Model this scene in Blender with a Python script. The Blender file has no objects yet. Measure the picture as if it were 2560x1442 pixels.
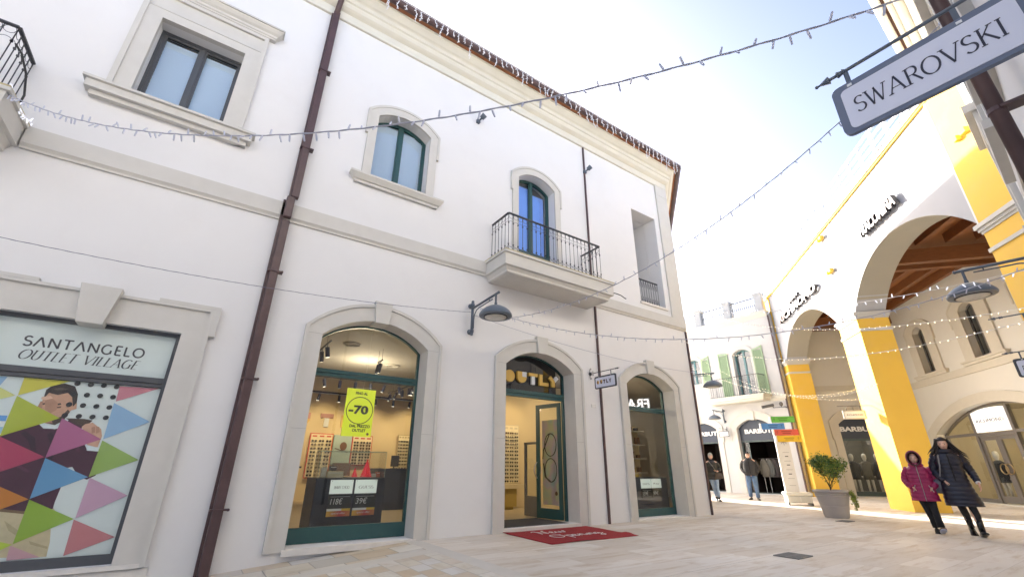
import bpy, bmesh, math, random
from mathutils import Vector, Matrix, geometry
rnd = random.Random(7)
sc = bpy.context.scene
COL = sc.collection
R = math.radians
# ------------------------------------------------------------------ camera, sky, sun, exposure
cam_d = bpy.data.cameras.new('camera'); cam = bpy.data.objects.new('camera', cam_d); COL.objects.link(cam)
cam_d.sensor_width = 36.0; cam_d.lens = 15.364; cam_d.clip_start = 0.05; cam_d.clip_end = 900.0
_r = Vector((0.8221165, -0.5692697, 0.0075115)); _u = Vector((-0.2212333, -0.3072838, 0.9255444)); _v = Vector((0.5245763, 0.7625671, 0.3785645))
cam.matrix_world = Matrix(((_r.x, _u.x, -_v.x, 0), (_r.y, _u.y, -_v.y, 0), (_r.z, _u.z, -_v.z, 1.1), (0, 0, 0, 1)))
sc.camera = cam
SUN_AZ, SUN_EL = R(75.5), R(19.7)
w = bpy.data.worlds.new('World'); sc.world = w; w.use_nodes = True
nt = w.node_tree; bg = nt.nodes['Background']
sky = nt.nodes.new('ShaderNodeTexSky'); sky.sky_type = 'NISHITA'; sky.sun_disc = False
sky.sun_elevation = SUN_EL; sky.sun_rotation = math.pi/2 - SUN_AZ
sky.air_density = 0.55; sky.dust_density = 4.2; sky.ozone_density = 0.9
nt.links.new(sky.outputs[0], bg.inputs[0]); bg.inputs[1].default_value = 0.15
sl = bpy.data.lights.new('sun', 'SUN'); sl.energy = 5.0; sl.angle = R(0.5); sl.color = (1.0, 0.95, 0.87)
so = bpy.data.objects.new('sun', sl); COL.objects.link(so)
sd = Vector((math.cos(SUN_EL)*math.cos(SUN_AZ), math.cos(SUN_EL)*math.sin(SUN_AZ), math.sin(SUN_EL)))
so.rotation_euler = sd.to_track_quat('Z', 'Y').to_euler(); so.location = (0, 0, 40)
sc.view_settings.view_transform = 'Standard'; sc.view_settings.look = 'None'; sc.view_settings.gamma = 1.0
sc.view_settings.exposure = 2.04
sc.cycles.max_bounces = 8; sc.cycles.transparent_max_bounces = 16

# ------------------------------------------------------------------ materials
_m = {}
def srgb(c):
    return tuple((x/12.92 if x <= .04045 else ((x+.055)/1.055)**2.4) for x in [v/255 for v in c])
def mat(name, col, rough=.6, metal=0, noise=0, nscale=6, bump=0, bscale=60, emit=0, alpha=1, spec=.5, dirt=None, stretch=None):
    if name in _m: return _m[name]
    m = bpy.data.materials.new(name); m.use_nodes = True; n = m.node_tree; b = n.nodes['Principled BSDF']
    b.inputs['Base Color'].default_value = (*col, 1); b.inputs['Roughness'].default_value = rough
    b.inputs['Metallic'].default_value = metal; b.inputs['Specular IOR Level'].default_value = spec
    if alpha < 1: b.inputs['Alpha'].default_value = alpha
    if emit: b.inputs['Emission Color'].default_value = (*col, 1); b.inputs['Emission Strength'].default_value = emit
    if noise or bump or dirt:
        tc = n.nodes.new('ShaderNodeTexCoord'); co = tc.outputs['Object']
        if stretch:
            mp = n.nodes.new('ShaderNodeMapping'); mp.inputs['Scale'].default_value = stretch
            n.links.new(co, mp.inputs[0]); co = mp.outputs[0]
    if noise:
        t = n.nodes.new('ShaderNodeTexNoise'); t.inputs['Scale'].default_value = nscale; t.inputs['Detail'].default_value = 6
        n.links.new(co, t.inputs['Vector'])
        mx = n.nodes.new('ShaderNodeMixRGB'); mx.inputs[1].default_value = (*[c*(1-noise) for c in col], 1)
        mx.inputs[2].default_value = (*[min(1, c*(1+noise)) for c in col], 1)
        n.links.new(t.outputs['Fac'], mx.inputs[0]); last = mx.outputs[0]
        if dirt:
            t2 = n.nodes.new('ShaderNodeTexNoise'); t2.inputs['Scale'].default_value = 1.3; t2.inputs['Detail'].default_value = 8; t2.inputs['Roughness'].default_value = .65
            n.links.new(tc.outputs['Object'], t2.inputs['Vector'])
            rp = n.nodes.new('ShaderNodeValToRGB'); rp.color_ramp.elements[0].position = .5; rp.color_ramp.elements[1].position = .78
            rp.color_ramp.elements[0].color = (0, 0, 0, 1); rp.color_ramp.elements[1].color = (.55, .55, .55, 1)
            n.links.new(t2.outputs['Fac'], rp.inputs[0])
            m2 = n.nodes.new('ShaderNodeMixRGB'); m2.inputs[2].default_value = (*dirt, 1)
            n.links.new(rp.outputs[0], m2.inputs[0]); n.links.new(last, m2.inputs[1]); last = m2.outputs[0]
        n.links.new(last, b.inputs['Base Color'])
    if bump:
        t = n.nodes.new('ShaderNodeTexNoise'); t.inputs['Scale'].default_value = bscale; t.inputs['Detail'].default_value = 5
        n.links.new(co, t.inputs['Vector'])
        bp = n.nodes.new('ShaderNodeBump'); bp.inputs['Strength'].default_value = bump; bp.inputs['Distance'].default_value = .01
        n.links.new(t.outputs['Fac'], bp.inputs['Height']); n.links.new(bp.outputs[0], b.inputs['Normal'])
    _m[name] = m; return m
def glassmat(name, tint=(.9, .93, .92), ior=1.5, rough=0.0, boost=0.0):
    if name in _m: return _m[name]
    m = bpy.data.materials.new(name); m.use_nodes = True; n = m.node_tree; n.nodes.clear()
    o = n.nodes.new('ShaderNodeOutputMaterial'); mx = n.nodes.new('ShaderNodeMixShader')
    tr = n.nodes.new('ShaderNodeBsdfTransparent'); tr.inputs[0].default_value = (*tint, 1)
    gl = n.nodes.new('ShaderNodeBsdfGlossy'); gl.inputs['Roughness'].default_value = rough; gl.inputs[0].default_value = (1, 1, 1, 1)
    fr = n.nodes.new('ShaderNodeFresnel'); ge = n.nodes.new('ShaderNodeNewGeometry'); mr = n.nodes.new('ShaderNodeMapRange')
    mr.inputs['To Min'].default_value = ior; mr.inputs['To Max'].default_value = 1/ior; n.links.new(ge.outputs['Backfacing'], mr.inputs[0]); n.links.new(mr.outputs[0], fr.inputs[0])
    ad = n.nodes.new('ShaderNodeMath'); ad.operation = 'ADD'; ad.use_clamp = True; ad.inputs[1].default_value = boost
    n.links.new(fr.outputs[0], ad.inputs[0]); n.links.new(ad.outputs[0], mx.inputs[0])
    n.links.new(tr.outputs[0], mx.inputs[1]); n.links.new(gl.outputs[0], mx.inputs[2]); n.links.new(mx.outputs[0], o.inputs[0])
    _m[name] = m; return m

M_WALL = mat('white_plaster', (.735, .73, .725), .85, noise=.025, nscale=1.2, bump=.10, bscale=130, dirt=(.69, .68, .675))
M_WALLB = mat('cream_plaster', (.56, .555, .55), .85, noise=.03, nscale=2, bump=.2, bscale=90)
M_LOGGIA = mat('warm_plaster', (.68, .66, .60), .85, noise=.03, nscale=2, bump=.2, bscale=90)
M_STONE = mat('beige_stone_trim', (.585, .57, .53), .75, noise=.06, nscale=5, bump=.1, bscale=120, dirt=(.52, .5, .45))
M_CORN = mat('cream_cornice', (.66, .64, .56), .75, noise=.05, nscale=4, bump=.08, bscale=90, dirt=(.62, .58, .48))
M_PIPE = mat('brown_painted_metal', (.080, .045, .045), .42, noise=.25, nscale=9, dirt=(.16, .09, .085), bump=.06, bscale=30)
M_TILE = mat('terracotta_brown', (.17, .09, .07), .8, noise=.35, nscale=14, bump=.3, bscale=50)
M_GREEN = mat('dark_green_paint', (.028, .085, .085), .38, noise=.1, nscale=20)
M_ANTH = mat('anthracite_frame', (.075, .08, .088), .4, noise=.08, nscale=20)
M_IRON = mat('wrought_iron', (.045, .047, .055), .5, noise=.3, nscale=30)
M_LAMP = mat('grey_blue_lamp_paint', (.10, .125, .16), .38, noise=.08, nscale=12)
M_DIFF = mat('lamp_diffuser', (.55, .53, .46), .25, noise=.25, nscale=18)
M_BLIND = mat('sky_tinted_blind', (.74, .84, .95), .6)  # white slats with the blue of the sky reflection mixed into their colour
M_SILL = mat('pale_travertine', (.70, .67, .62), .6, noise=.1, nscale=8, bump=.1)
M_WHITE = mat('white_paint', (.8, .8, .8), .5)
M_BLACK = mat('black_plastic', (.015, .015, .018), .5)
M_YEL = mat('ochre_yellow_paint', (.84, .53, .075), .8, noise=.06, nscale=1.5, bump=.08, bscale=110, dirt=(.80, .50, .14))
M_WOOD = mat('varnished_timber', (.22, .085, .03), .5, noise=.45, nscale=5, bump=.1, bscale=30, stretch=(1, 1, 14))
M_WOOD2 = mat('timber_boards', (.30, .125, .045), .55, noise=.35, nscale=6, bump=.15, bscale=20, stretch=(14, 1, 1))
M_SHUT = mat('light_green_shutter', (.33, .45, .28), .5, noise=.06, nscale=9)
M_GLASS = glassmat('shop_glass', (.90, .92, .90), 1.5, 0, .02)
M_GLASSD = glassmat('window_glass', (.90, .96, 1.0), 1.5, 0, .11)
M_NAVY = mat('navy_panel', (.022, .028, .048), .5, noise=.1, nscale=8)
M_CABLE = mat('grey_cable', (.36, .37, .44), .5)
M_BULB = mat('clear_bulb_plastic', (.55, .57, .68), .15, spec=.8)
M_BULBW = mat('lit_warm_bulb', (1, .86, .62), .3, emit=.7)
M_WCABLE = mat('white_cable', (.75, .74, .70), .4)
M_WICICLE = mat('white_icicle_wire', (.8, .8, .84), .35)

# ------------------------------------------------------------------ frames, mesh builder, objects
class Frame:
    def __init__(s, O, u, n): s.O = Vector(O); s.u = Vector(u); s.n = Vector(n)
    def pt(s, u, o, z): return s.O + s.u*u + s.n*o + Vector((0, 0, z))
    def shift(s, o): return Frame(s.O + s.n*o, s.u, s.n)
FW = Frame((0, 0, 0), (1, 0, 0), (0, 1, 0))
A41 = R(41.1); P0 = Vector((18.403, 5.732, 0)); DY = Vector((math.cos(A41), math.sin(A41), 0)); NY = Vector((-math.sin(A41), math.cos(A41), 0))
FA = Frame((0, 7.5, 0), (1, 0, 0), (0, -1, 0))
FB = Frame((23.1, 0, 0), (0, -1, 0), (-1, 0, 0))
FY = Frame(P0, -DY, NY)
FR = FY.shift(-4.9)
FE = Frame(P0+DY*6.95, -NY, -DY)
SWA = R(3.15); SD = Vector((math.cos(SWA), math.sin(SWA), 0)); SN = Vector((-math.sin(SWA), math.cos(SWA), 0))
FS = Frame((0, -.33, 0), -SD, SN)

class G:
    def __init__(s, fr=FW): s.v = []; s.f = []; s.fr = fr
    def add(s, pts, faces):
        k = len(s.v); s.v += [s.fr.pt(*p) for p in pts]; s.f += [tuple(i+k for i in f) for f in faces]; return s
    def box(s, u0, u1, o0, o1, z0, z1):
        p = [(u0, o0, z0), (u1, o0, z0), (u1, o1, z0), (u0, o1, z0), (u0, o0, z1), (u1, o0, z1), (u1, o1, z1), (u0, o1, z1)]
        return s.add(p, [(0, 3, 2, 1), (4, 5, 6, 7), (0, 1, 5, 4), (1, 2, 6, 5), (2, 3, 7, 6), (3, 0, 4, 7)])
    def poly(s, pts, o0, o1=None, holes=()):
        loops = [list(pts)] + [list(h) for h in holes]; flat = [p for l in loops for p in l]
        tri = geometry.tessellate_polygon([[Vector((p[0], p[1], 0)) for p in l] for l in loops])
        n = len(flat)
        if o1 is None: return s.add([(u, o0, z) for u, z in flat], [tuple(t) for t in tri])
        vs = [(u, o0, z) for u, z in flat] + [(u, o1, z) for u, z in flat]
        fs = [tuple(t) for t in tri] + [tuple(i+n for i in reversed(t)) for t in tri]
        k = 0
        for l in loops:
            m = len(l)
            for i in range(m): a, b = k+i, k+(i+1) % m; fs.append((a, b, b+n, a+n))
            k += m
        return s.add(vs, fs)
    def band(s, outer, inner, o0, o1):
        n = len(outer); vs = [(u, o, z) for o in (o0, o1) for l in (outer, inner) for u, z in l]
        fs = []
        for i in range(n-1):
            a, b = i, i+1
            fs += [(a, b, b+n, a+n), (a+2*n, a+3*n, b+3*n, b+2*n), (a, a+2*n, b+2*n, b), (a+n, b+n, b+3*n, a+3*n)]
        for i in (0, n-1): fs.append((i, i+n, i+3*n, i+2*n))
        return s.add(vs, fs)
    def ring(s, outer, inner, o0, o1):
        return s.band(list(outer)+[outer[0]], list(inner)+[inner[0]], o0, o1)
    def tube(s, path, r, seg=6, cap=True):
        P = [Vector(p) for p in path]; n = len(P); rs = r if isinstance(r, (list, tuple)) else [r]*n
        vs = []; fs = []; up = None
        for i, p in enumerate(P):
            d = (P[min(i+1, n-1)]-P[max(i-1, 0)]).normalized()
            if up is None:
                up = Vector((0, 0, 1)) if abs(d.z) < .9 else Vector((1, 0, 0))
            x = d.cross(up)
            if x.length < 1e-5: x = d.orthogonal()
            x.normalize(); up = x.cross(d).normalized()
            for k in range(seg):
                a = 2*math.pi*k/seg; rr = rs[i]
                rx, ry = rr if isinstance(rr, (tuple, list)) else (rr, rr)
                q = p + x*math.cos(a)*rx + up*math.sin(a)*ry; vs.append(tuple(q))
        for i in range(n-1):
            for k in range(seg):
                a = i*seg+k; b = i*seg+(k+1) % seg; fs.append((a, b, b+seg, a+seg))
        if cap: fs.append(tuple(range(seg-1, -1, -1))); fs.append(tuple(range((n-1)*seg, n*seg)))
        return s.add(vs, fs)
    def lathe(s, c, prof, seg=20, axis=2):
        vs = []; fs = []; n = len(prof)
        for r, h in prof:
            for k in range(seg):
                a = 2*math.pi*k/seg; x, y = r*math.cos(a), r*math.sin(a)
                vs.append((c[0]+x, c[1]+y, c[2]+h) if axis == 2 else ((c[0]+x, c[1]+h, c[2]+y) if axis == 1 else (c[0]+h, c[1]+x, c[2]+y)))
        for i in range(n-1):
            for k in range(seg): a = i*seg+k; b = i*seg+(k+1) % seg; fs.append((a, b, b+seg, a+seg))
        fs.append(tuple(range(seg))); fs.append(tuple(range((n-1)*seg, n*seg)))
        return s.add(vs, fs)
    def ball(s, c, rx, ry=None, rz=None, seg=12, rings=8):
        ry = ry or rx; rz = rz or rx
        vs = []; fs = []
        for i in range(rings+1):
            t = math.pi*i/rings
            for k in range(seg):
                a = 2*math.pi*k/seg
                vs.append((c[0]+rx*math.sin(t)*math.cos(a), c[1]+ry*math.sin(t)*math.sin(a), c[2]+rz*math.cos(t)))
        for i in range(rings):
            for k in range(seg): a = i*seg+k; b = i*seg+(k+1) % seg; fs.append((a, b, b+seg, a+seg))
        return s.add(vs, fs)
    def torus(s, c, R_, r, seg=12, ts=4, plane='uz', sx=1, sz=1):
        vs = []; fs = []
        for i in range(seg):
            a = 2*math.pi*i/seg
            for k in range(ts):
                b = 2*math.pi*k/ts; rr = R_+r*math.cos(b); h = r*math.sin(b)
                x, y = rr*math.cos(a)*sx, rr*math.sin(a)*sz
                vs.append((c[0]+x, c[1]+h, c[2]+y) if plane == 'uz' else ((c[0]+h, c[1]+x, c[2]+y) if plane == 'oz' else (c[0]+x, c[1]+y, c[2]+h)))
        for i in range(seg):
            for k in range(ts):
                a = i*ts+k; b = i*ts+(k+1) % ts; c2 = ((i+1) % seg)*ts+(k+1) % ts; d = ((i+1) % seg)*ts+k; fs.append((a, b, c2, d))
        return s.add(vs, fs)
    def sweep(s, path, prof, closed=False):
        P = [Vector(p) for p in path]; n = len(P); vs = []; fs = []; m = len(prof)
        for i, p in enumerate(P):
            d1 = (P[i]-P[i-1]).normalized() if (i > 0 or closed) else None
            d2 = (P[(i+1) % n]-P[i]).normalized() if (i < n-1 or closed) else None
            n1 = Vector((d1.y, -d1.x)) if d1 else None; n2 = Vector((d2.y, -d2.x)) if d2 else None
            if n1 is None: o = n2
            elif n2 is None: o = n1
            else: o = (n1+n2); o = o/(o.length_squared/2)
            for a, z in prof: vs.append((p.x+o.x*a, p.y+o.y*a, z))
        for i in range(n if closed else n-1):
            for k in range(m-1):
                a = i*m+k; b = ((i+1) % n)*m+k; fs.append((a, b, b+1, a+1))
        if not closed: fs += [tuple(range(m)), tuple(range((n-1)*m, n*m))]
        return s.add(vs, fs)

_root = {}
def link(o, parent=None):
    COL.objects.link(o)
    if parent is not None: o.parent = parent
    return o
def tag(o, label=None, cat=None, group=None, kind=None):
    if label: o['label'] = label
    if cat: o['category'] = cat
    if group: o['group'] = group
    if kind: o['kind'] = kind
    return o
def thing(name, label, cat, loc=(0, 0, 0), rz=0, group=None):
    o = bpy.data.objects.new(name, None); link(o); o.location = loc; o.rotation_euler = (0, 0, rz); o.empty_display_size = .2
    _root[o.name] = (Matrix.Translation(loc) @ Matrix.Rotation(rz, 4, 'Z')).inverted()
    return tag(o, label, cat, group)
def obj(name, g, m, parent=None, local=False, smooth=False, origin=None, recalc=True):
    inv = Matrix()
    if parent is not None and not local: inv = _root[parent.name]
    elif origin is not None: inv = Matrix.Translation(-Vector(origin))
    me = bpy.data.meshes.new(name); me.from_pydata([inv @ Vector(v) for v in g.v], [], g.f); me.materials.append(m)
    if recalc:
        b = bmesh.new(); b.from_mesh(me); bmesh.ops.recalc_face_normals(b, faces=b.faces); b.to_mesh(me); b.free()
    if smooth: me.polygons.foreach_set('use_smooth', [True]*len(me.polygons))
    me.update(); o = bpy.data.objects.new(name, me)
    if origin is not None and parent is None: o.location = origin
    link(o, parent)
    _root[o.name] = _root[parent.name] if parent is not None else (inv if origin is not None else Matrix())
    return o
def bevel(o, w=.01, seg=2, ang=40):
    md = o.modifiers.new('bevel', 'BEVEL'); md.width = w; md.segments = seg; md.limit_method = 'ANGLE'; md.angle_limit = R(ang); return o
def copy_tree(o, parent=None):
    c = o.copy(); COL.objects.link(c)
    if parent is not None: c.parent = parent
    for ch in list(o.children): copy_tree(ch, c)
    return c
def arch(u0, u1, zb, zs, zt, n=14):
    h = (u1-u0)/2; r = zt-zs; c = (u0+u1)/2
    pts = [(u0, zb), (u0, zs)]
    if r > 1e-4:
        Rr = (h*h+r*r)/(2*r); a0 = math.asin(min(1, h/Rr)); 
        if r > h: a0 = math.pi-a0
        for i in range(1, n): a = -a0+2*a0*i/n; pts.append((c+Rr*math.sin(a), zt-Rr+Rr*math.cos(a)))
    pts += [(u1, zs), (u1, zb)]
    return pts
def text(g, body, u0, z0, w, h, o0, o1, bold=0, shear=0):
    cu = bpy.data.curves.new('t', 'FONT'); cu.body = body; cu.resolution_u = 3; cu.offset = bold; cu.shear = shear
    ob = bpy.data.objects.new('t', cu); COL.objects.link(ob); bpy.context.view_layer.update()
    me = bpy.data.meshes.new_from_object(ob.evaluated_get(bpy.context.evaluated_depsgraph_get()))
    V = [v.co.copy() for v in me.vertices]; F = [tuple(p.vertices) for p in me.polygons]
    bpy.data.objects.remove(ob); bpy.data.curves.remove(cu)
    x0 = min(v.x for v in V); x1 = max(v.x for v in V); y0 = min(v.y for v in V); y1 = max(v.y for v in V)
    U = [(u0+(v.x-x0)/(x1-x0)*w, z0+(v.y-y0)/(y1-y0)*h) for v in V]; n = len(U)
    vs = [(u, o0, z) for u, z in U]; fs = list(F)
    if o1 is not None:
        vs += [(u, o1, z) for u, z in U]; fs += [tuple(i+n for i in reversed(f)) for f in F]
        cnt = {}
        for f in F:
            for a, b in zip(f, f[1:]+f[:1]): cnt[(a, b)] = 1
        for (a, b) in cnt:
            if (b, a) not in cnt: fs.append((a, b, b+n, a+n))
    bpy.data.meshes.remove(me)
    return g.add(vs, fs)
# calligraphic capitals: strokes in a unit-height box, width follows stroke direction
def _arc(cx, cy, rx, ry, a0, a1, n=12): return [(cx+rx*math.cos(R(a0+(a1-a0)*i/n)), cy+ry*math.sin(R(a0+(a1-a0)*i/n))) for i in range(n+1)]
GL = {
 'S': (.62, [_arc(.33, .745, .24, .235, 35, 270)+_arc(.33, .26, .26, .25, 90, -150)[1:]], []),
 'W': (1.15, [[(.05, 1), (.33, 0)], [(.33, 0), (.57, 1)], [(.52, .98), (.8, 0)], [(.8, 0), (1.08, 1)]], [(.05, 1), (1.08, 1)]),
 'A': (.85, [[(.06, 0), (.42, 1)], [(.42, 1), (.79, 0)], [(.19, .34), (.66, .34)]], [(.06, 0), (.79, 0)]),
 'R': (.75, [[(.14, 0), (.14, 1)], [(.14, 1), (.4, 1)]+_arc(.4, .76, .22, .24, 90, -90)+[(.14, .52)], [(.4, .52), (.74, 0)]], [(.14, 0), (.14, 1)]),
 'O': (.95, [_arc(.475, .5, .41, .5, 0, 360, 24)], []),
 'V': (.85, [[(.06, 1), (.44, 0)], [(.44, 0), (.8, 1)]], [(.06, 1), (.8, 1)]),
 'K': (.78, [[(.14, 0), (.14, 1)], [(.14, .42), (.62, 1)], [(.32, .62), (.74, 0)]], [(.14, 0), (.14, 1), (.62, 1)]),
 'I': (.3, [[(.15, 0), (.15, 1)]], [(.15, 0), (.15, 1)]),
 'U': (.82, [[(.13, 1), (.13, .32)]+_arc(.4, .3, .27, .3, 180, 360)+[(.67, 1)]], [(.13, 1), (.67, 1)]),
 'T': (.75, [[(.375, 0), (.375, 1)], [(.04, .99), (.71, .99)]], [(.375, 0)]),
 'L': (.62, [[(.14, 0), (.14, 1)], [(.14, .01), (.56, .01)]], [(.14, 1)]),
 'E': (.62, [[(.14, 0), (.14, 1)], [(.14, .99), (.56, .99)], [(.14, .52), (.48, .52)], [(.14, .01), (.58, .01)]], []),
 'G': (.9, [_arc(.46, .5, .38, .5, 50, 320, 18), [(.76, .05), (.76, .44)]], [(.76, .44)]),
 'N': (.9, [[(.13, 0), (.13, 1)], [(.13, 1), (.76, 0)], [(.76, 0), (.76, 1)]], [(.13, 0), (.76, 1)]),
 'J': (.5, [[(.32, 1), (.32, .1)]+_arc(.2, .1, .12, .18, 0, -120, 5)], [(.32, 1)]),
 'M': (1.0, [[(.1, 0), (.14, 1)], [(.14, 1), (.5, .1)], [(.5, .1), (.86, 1)], [(.86, 1), (.9, 0)]], [(.1, 0), (.9, 0)]),
 'Y': (.8, [[(.06, 1), (.4, .48)], [(.4, .48), (.74, 1)], [(.4, .5), (.4, 0)]], [(.4, 0)]),
 'C': (.85, [_arc(.46, .5, .38, .5, 45, 315, 18)], []),
 'H': (.9, [[(.13, 0), (.13, 1)], [(.13, .51), (.76, .51)], [(.76, 0), (.76, 1)]], [(.13, 0), (.13, 1), (.76, 0), (.76, 1)]),
 '^': (.85, [[(.06, 0), (.42, 1)], [(.42, 1), (.79, 0)]], []),
 ' ': (.45, [], []),
}
def callig(g, word, u0, z0, w, h, o0, o1, thick=.14, thin=.05, serif=True, shear=0, gap=.06):
    tot = sum(GL[c][0]+gap for c in word)-gap; x = 0; sx = w/tot
    for c in word:
        adv, strokes, ser = GL[c]
        def mp(p): return (u0+(x+p[0]+shear*(p[1]-.0))*sx, z0+p[1]*h)
        for st in strokes:
            L, Rr = [], []
            for i, p in enumerate(st):
                a = st[max(i-1, 0)]; b = st[min(i+1, len(st)-1)]; dx, dy = b[0]-a[0], b[1]-a[1]; l = math.hypot(dx, dy) or 1
                dx /= l; dy /= l
                # direction down-right strokes thick, up-right thin
                k = abs(dy)*(1 if (dx*dy < 0 or abs(dx) < .15) else .35) if len(st) < 6 else abs(dy)
                t = (thin+(thick-thin)*k)/2
                L.append(mp((p[0]-dy*t, p[1]+dx*t))); Rr.append(mp((p[0]+dy*t, p[1]-dx*t)))
            g.band(L, Rr, o0, o1)
        if serif:
            for p in ser:
                a = mp((p[0]-.13, p[1]-(.0 if p[1] < .5 else .035))); b = mp((p[0]+.13, p[1]+(.035 if p[1] < .5 else 0)))
                g.box(a[0], b[0], o0, o1+.0006, a[1], b[1])
        x += adv+gap
    return g
def crom(pts, n=6):
    P = [Vector((p[0], p[1], 0)) for p in pts]; out = []
    for i in range(len(P)-1):
        p0 = P[max(i-1, 0)]; p1 = P[i]; p2 = P[i+1]; p3 = P[min(i+2, len(P)-1)]
        for k in range(n):
            t = k/n
            q = .5*((2*p1)+(p2-p0)*t+(2*p0-5*p1+4*p2-p3)*t*t+(3*p1-p0-3*p2+p3)*t**3); out.append((q.x, q.y))
    out.append((P[-1].x, P[-1].y)); return out
# ------------------------------------------------------------------ ground
def paving(name, bw, bh, cols, mortar, streak, msize=.006, rot=0, patch=.5, var=.35):
    m = bpy.data.materials.new(name); m.use_nodes = True; n = m.node_tree; b = n.nodes['Principled BSDF']; L = n.links.new
    tc = n.nodes.new('ShaderNodeTexCoord'); mp = n.nodes.new('ShaderNodeMapping'); mp.inputs['Rotation'].default_value = (0, 0, rot); L(tc.outputs['Object'], mp.inputs[0])
    # wobble so that every joint is not ruler-straight
    br = n.nodes.new('ShaderNodeTexBrick'); br.inputs['Scale'].default_value = 1; br.inputs['Brick Width'].default_value = bw; br.inputs['Row Height'].default_value = bh
    br.inputs['Mortar Size'].default_value = msize; br.inputs['Mortar Smooth'].default_value = .3; br.inputs['Color1'].default_value = (0, 0, 0, 1); br.inputs['Color2'].default_value = (1, 1, 1, 1)
    br.inputs['Mortar'].default_value = (.5, .5, .5, 1); br.offset = .37; L(mp.outputs[0], br.inputs[0])
    cr = n.nodes.new('ShaderNodeValToRGB'); cr.color_ramp.interpolation = 'LINEAR'
    while len(cr.color_ramp.elements) < len(cols): cr.color_ramp.elements.new(.5)
    for i, c in enumerate(cols): e = cr.color_ramp.elements[i]; e.position = i/(len(cols)-1); e.color = (*c, 1)
    L(br.outputs['Color'], cr.inputs[0])
    # streaks, shifted per slab
    ms = n.nodes.new('ShaderNodeMapping'); ms.inputs['Scale'].default_value = streak; L(mp.outputs[0], ms.inputs[0])
    va = n.nodes.new('ShaderNodeVectorMath'); va.operation = 'MULTIPLY_ADD'; va.inputs[1].default_value = (17, 29, 7); L(br.outputs['Color'], va.inputs[0]); L(ms.outputs[0], va.inputs[2])
    ns = n.nodes.new('ShaderNodeTexNoise'); ns.inputs['Scale'].default_value = 1; ns.inputs['Detail'].default_value = 9; ns.inputs['Roughness'].default_value = .68; ns.inputs['Distortion'].default_value = .35
    L(va.outputs[0], ns.inputs[0])
    r1 = n.nodes.new('ShaderNodeValToRGB'); r1.color_ramp.elements[0].position = .50; r1.color_ramp.elements[1].position = .68
    L(ns.outputs['Fac'], r1.inputs[0])
    ml = n.nodes.new('ShaderNodeMath'); ml.operation = 'MULTIPLY'; ml.inputs[1].default_value = patch; L(r1.outputs[0], ml.inputs[0])
    m1 = n.nodes.new('ShaderNodeMixRGB'); m1.inputs[2].default_value = (.47, .345, .21, 1); L(ml.outputs[0], m1.inputs[0]); L(cr.outputs[0], m1.inputs[1])
    n2 = n.nodes.new('ShaderNodeTexNoise'); n2.inputs['Scale'].default_value = .35; n2.inputs['Detail'].default_value = 7; L(mp.outputs[0], n2.inputs[0])
    r2 = n.nodes.new('ShaderNodeValToRGB'); r2.color_ramp.elements[0].position = .35; r2.color_ramp.elements[1].position = .7; r2.color_ramp.elements[0].color = (.84, .83, .82, 1); r2.color_ramp.elements[1].color = (1.06, 1.05, 1.04, 1)
    L(n2.outputs['Fac'], r2.inputs[0])
    m2 = n.nodes.new('ShaderNodeMixRGB'); m2.blend_type = 'MULTIPLY'; m2.inputs[0].default_value = 1; L(m1.outputs[0], m2.inputs[1]); L(r2.outputs[0], m2.inputs[2])
    m3 = n.nodes.new('ShaderNodeMixRGB'); m3.inputs[2].default_value = (*mortar, 1); L(br.outputs['Fac'], m3.inputs[0]); L(m2.outputs[0], m3.inputs[1])
    L(m3.outputs[0], b.inputs['Base Color']); b.inputs['Roughness'].default_value = .55
    bp = n.nodes.new('ShaderNodeBump'); bp.inputs['Strength'].default_value = .25; bp.inputs['Distance'].default_value = .01
    sb = n.nodes.new('ShaderNodeMath'); sb.operation = 'SUBTRACT'; L(ns.outputs['Fac'], sb.inputs[0]); L(br.outputs['Fac'], sb.inputs[1]); L(sb.outputs[0], bp.inputs['Height']); L(bp.outputs[0], b.inputs['Normal'])
    rr = n.nodes.new('ShaderNodeMapRange'); rr.inputs['To Min'].default_value = .38; rr.inputs['To Max'].default_value = .75; L(ns.outputs['Fac'], rr.inputs[0]); L(rr.outputs[0], b.inputs['Roughness'])
    return m
M_PLAZA = paving('travertine_planks', 1.1, .42, [(.70, .64, .56), (.77, .72, .65), (.64, .575, .49), (.76, .725, .67), (.70, .63, .535)], (.48, .42, .35), (1.1, 6.0, 1), .003, patch=.6)
M_QUARTZ = paving('quartzite_slabs', .55, .45, [(.36, .38, .42), (.66, .61, .50), (.70, .68, .63), (.60, .50, .37), (.52, .53, .55), (.70, .67, .60)], (.34, .31, .27), (1.6, 3.5, 1), .008, patch=.5)
M_MOSAIC = paving('small_quartzite_tiles', .32, .21, [(.70, .68, .63), (.66, .62, .53), (.72, .70, .66), (.58, .47, .34), (.66, .65, .63), (.71, .68, .61)], (.42, .39, .34), (2.5, 5, 1), .007, rot=R(90), patch=.35)
M_KERB = mat('light_kerb_stone', (.60, .57, .52), .6, noise=.1, nscale=5, bump=.15)
SL = .074
def zl(x): return min(0, (x-3.12)*SL) if x > -4 else -7.12*SL
def ground(name, x0, x1, y0, y1, m, dz=0, lab=None):
    g = G(); xs = [x0]+[x for x in (-4.0, 3.12) if x0 < x < x1]+[x1]
    vs = [(x, y, zl(x)+dz) for x in xs for y in (y0, y1)]; fs = [(2*i, 2*i+2, 2*i+3, 2*i+1) for i in range(len(xs)-1)]
    g.add(vs, fs); o = obj(name, g, m); return tag(o, kind='structure')
ground('plaza', -300, 400, -300, 300, M_PLAZA)
ground('pavement', -12, 3.12, 6.62, 7.9, M_QUARTZ, .004)
ground('pavement', -12, 3.12, -3, 6.36, M_MOSAIC, .004)
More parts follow.
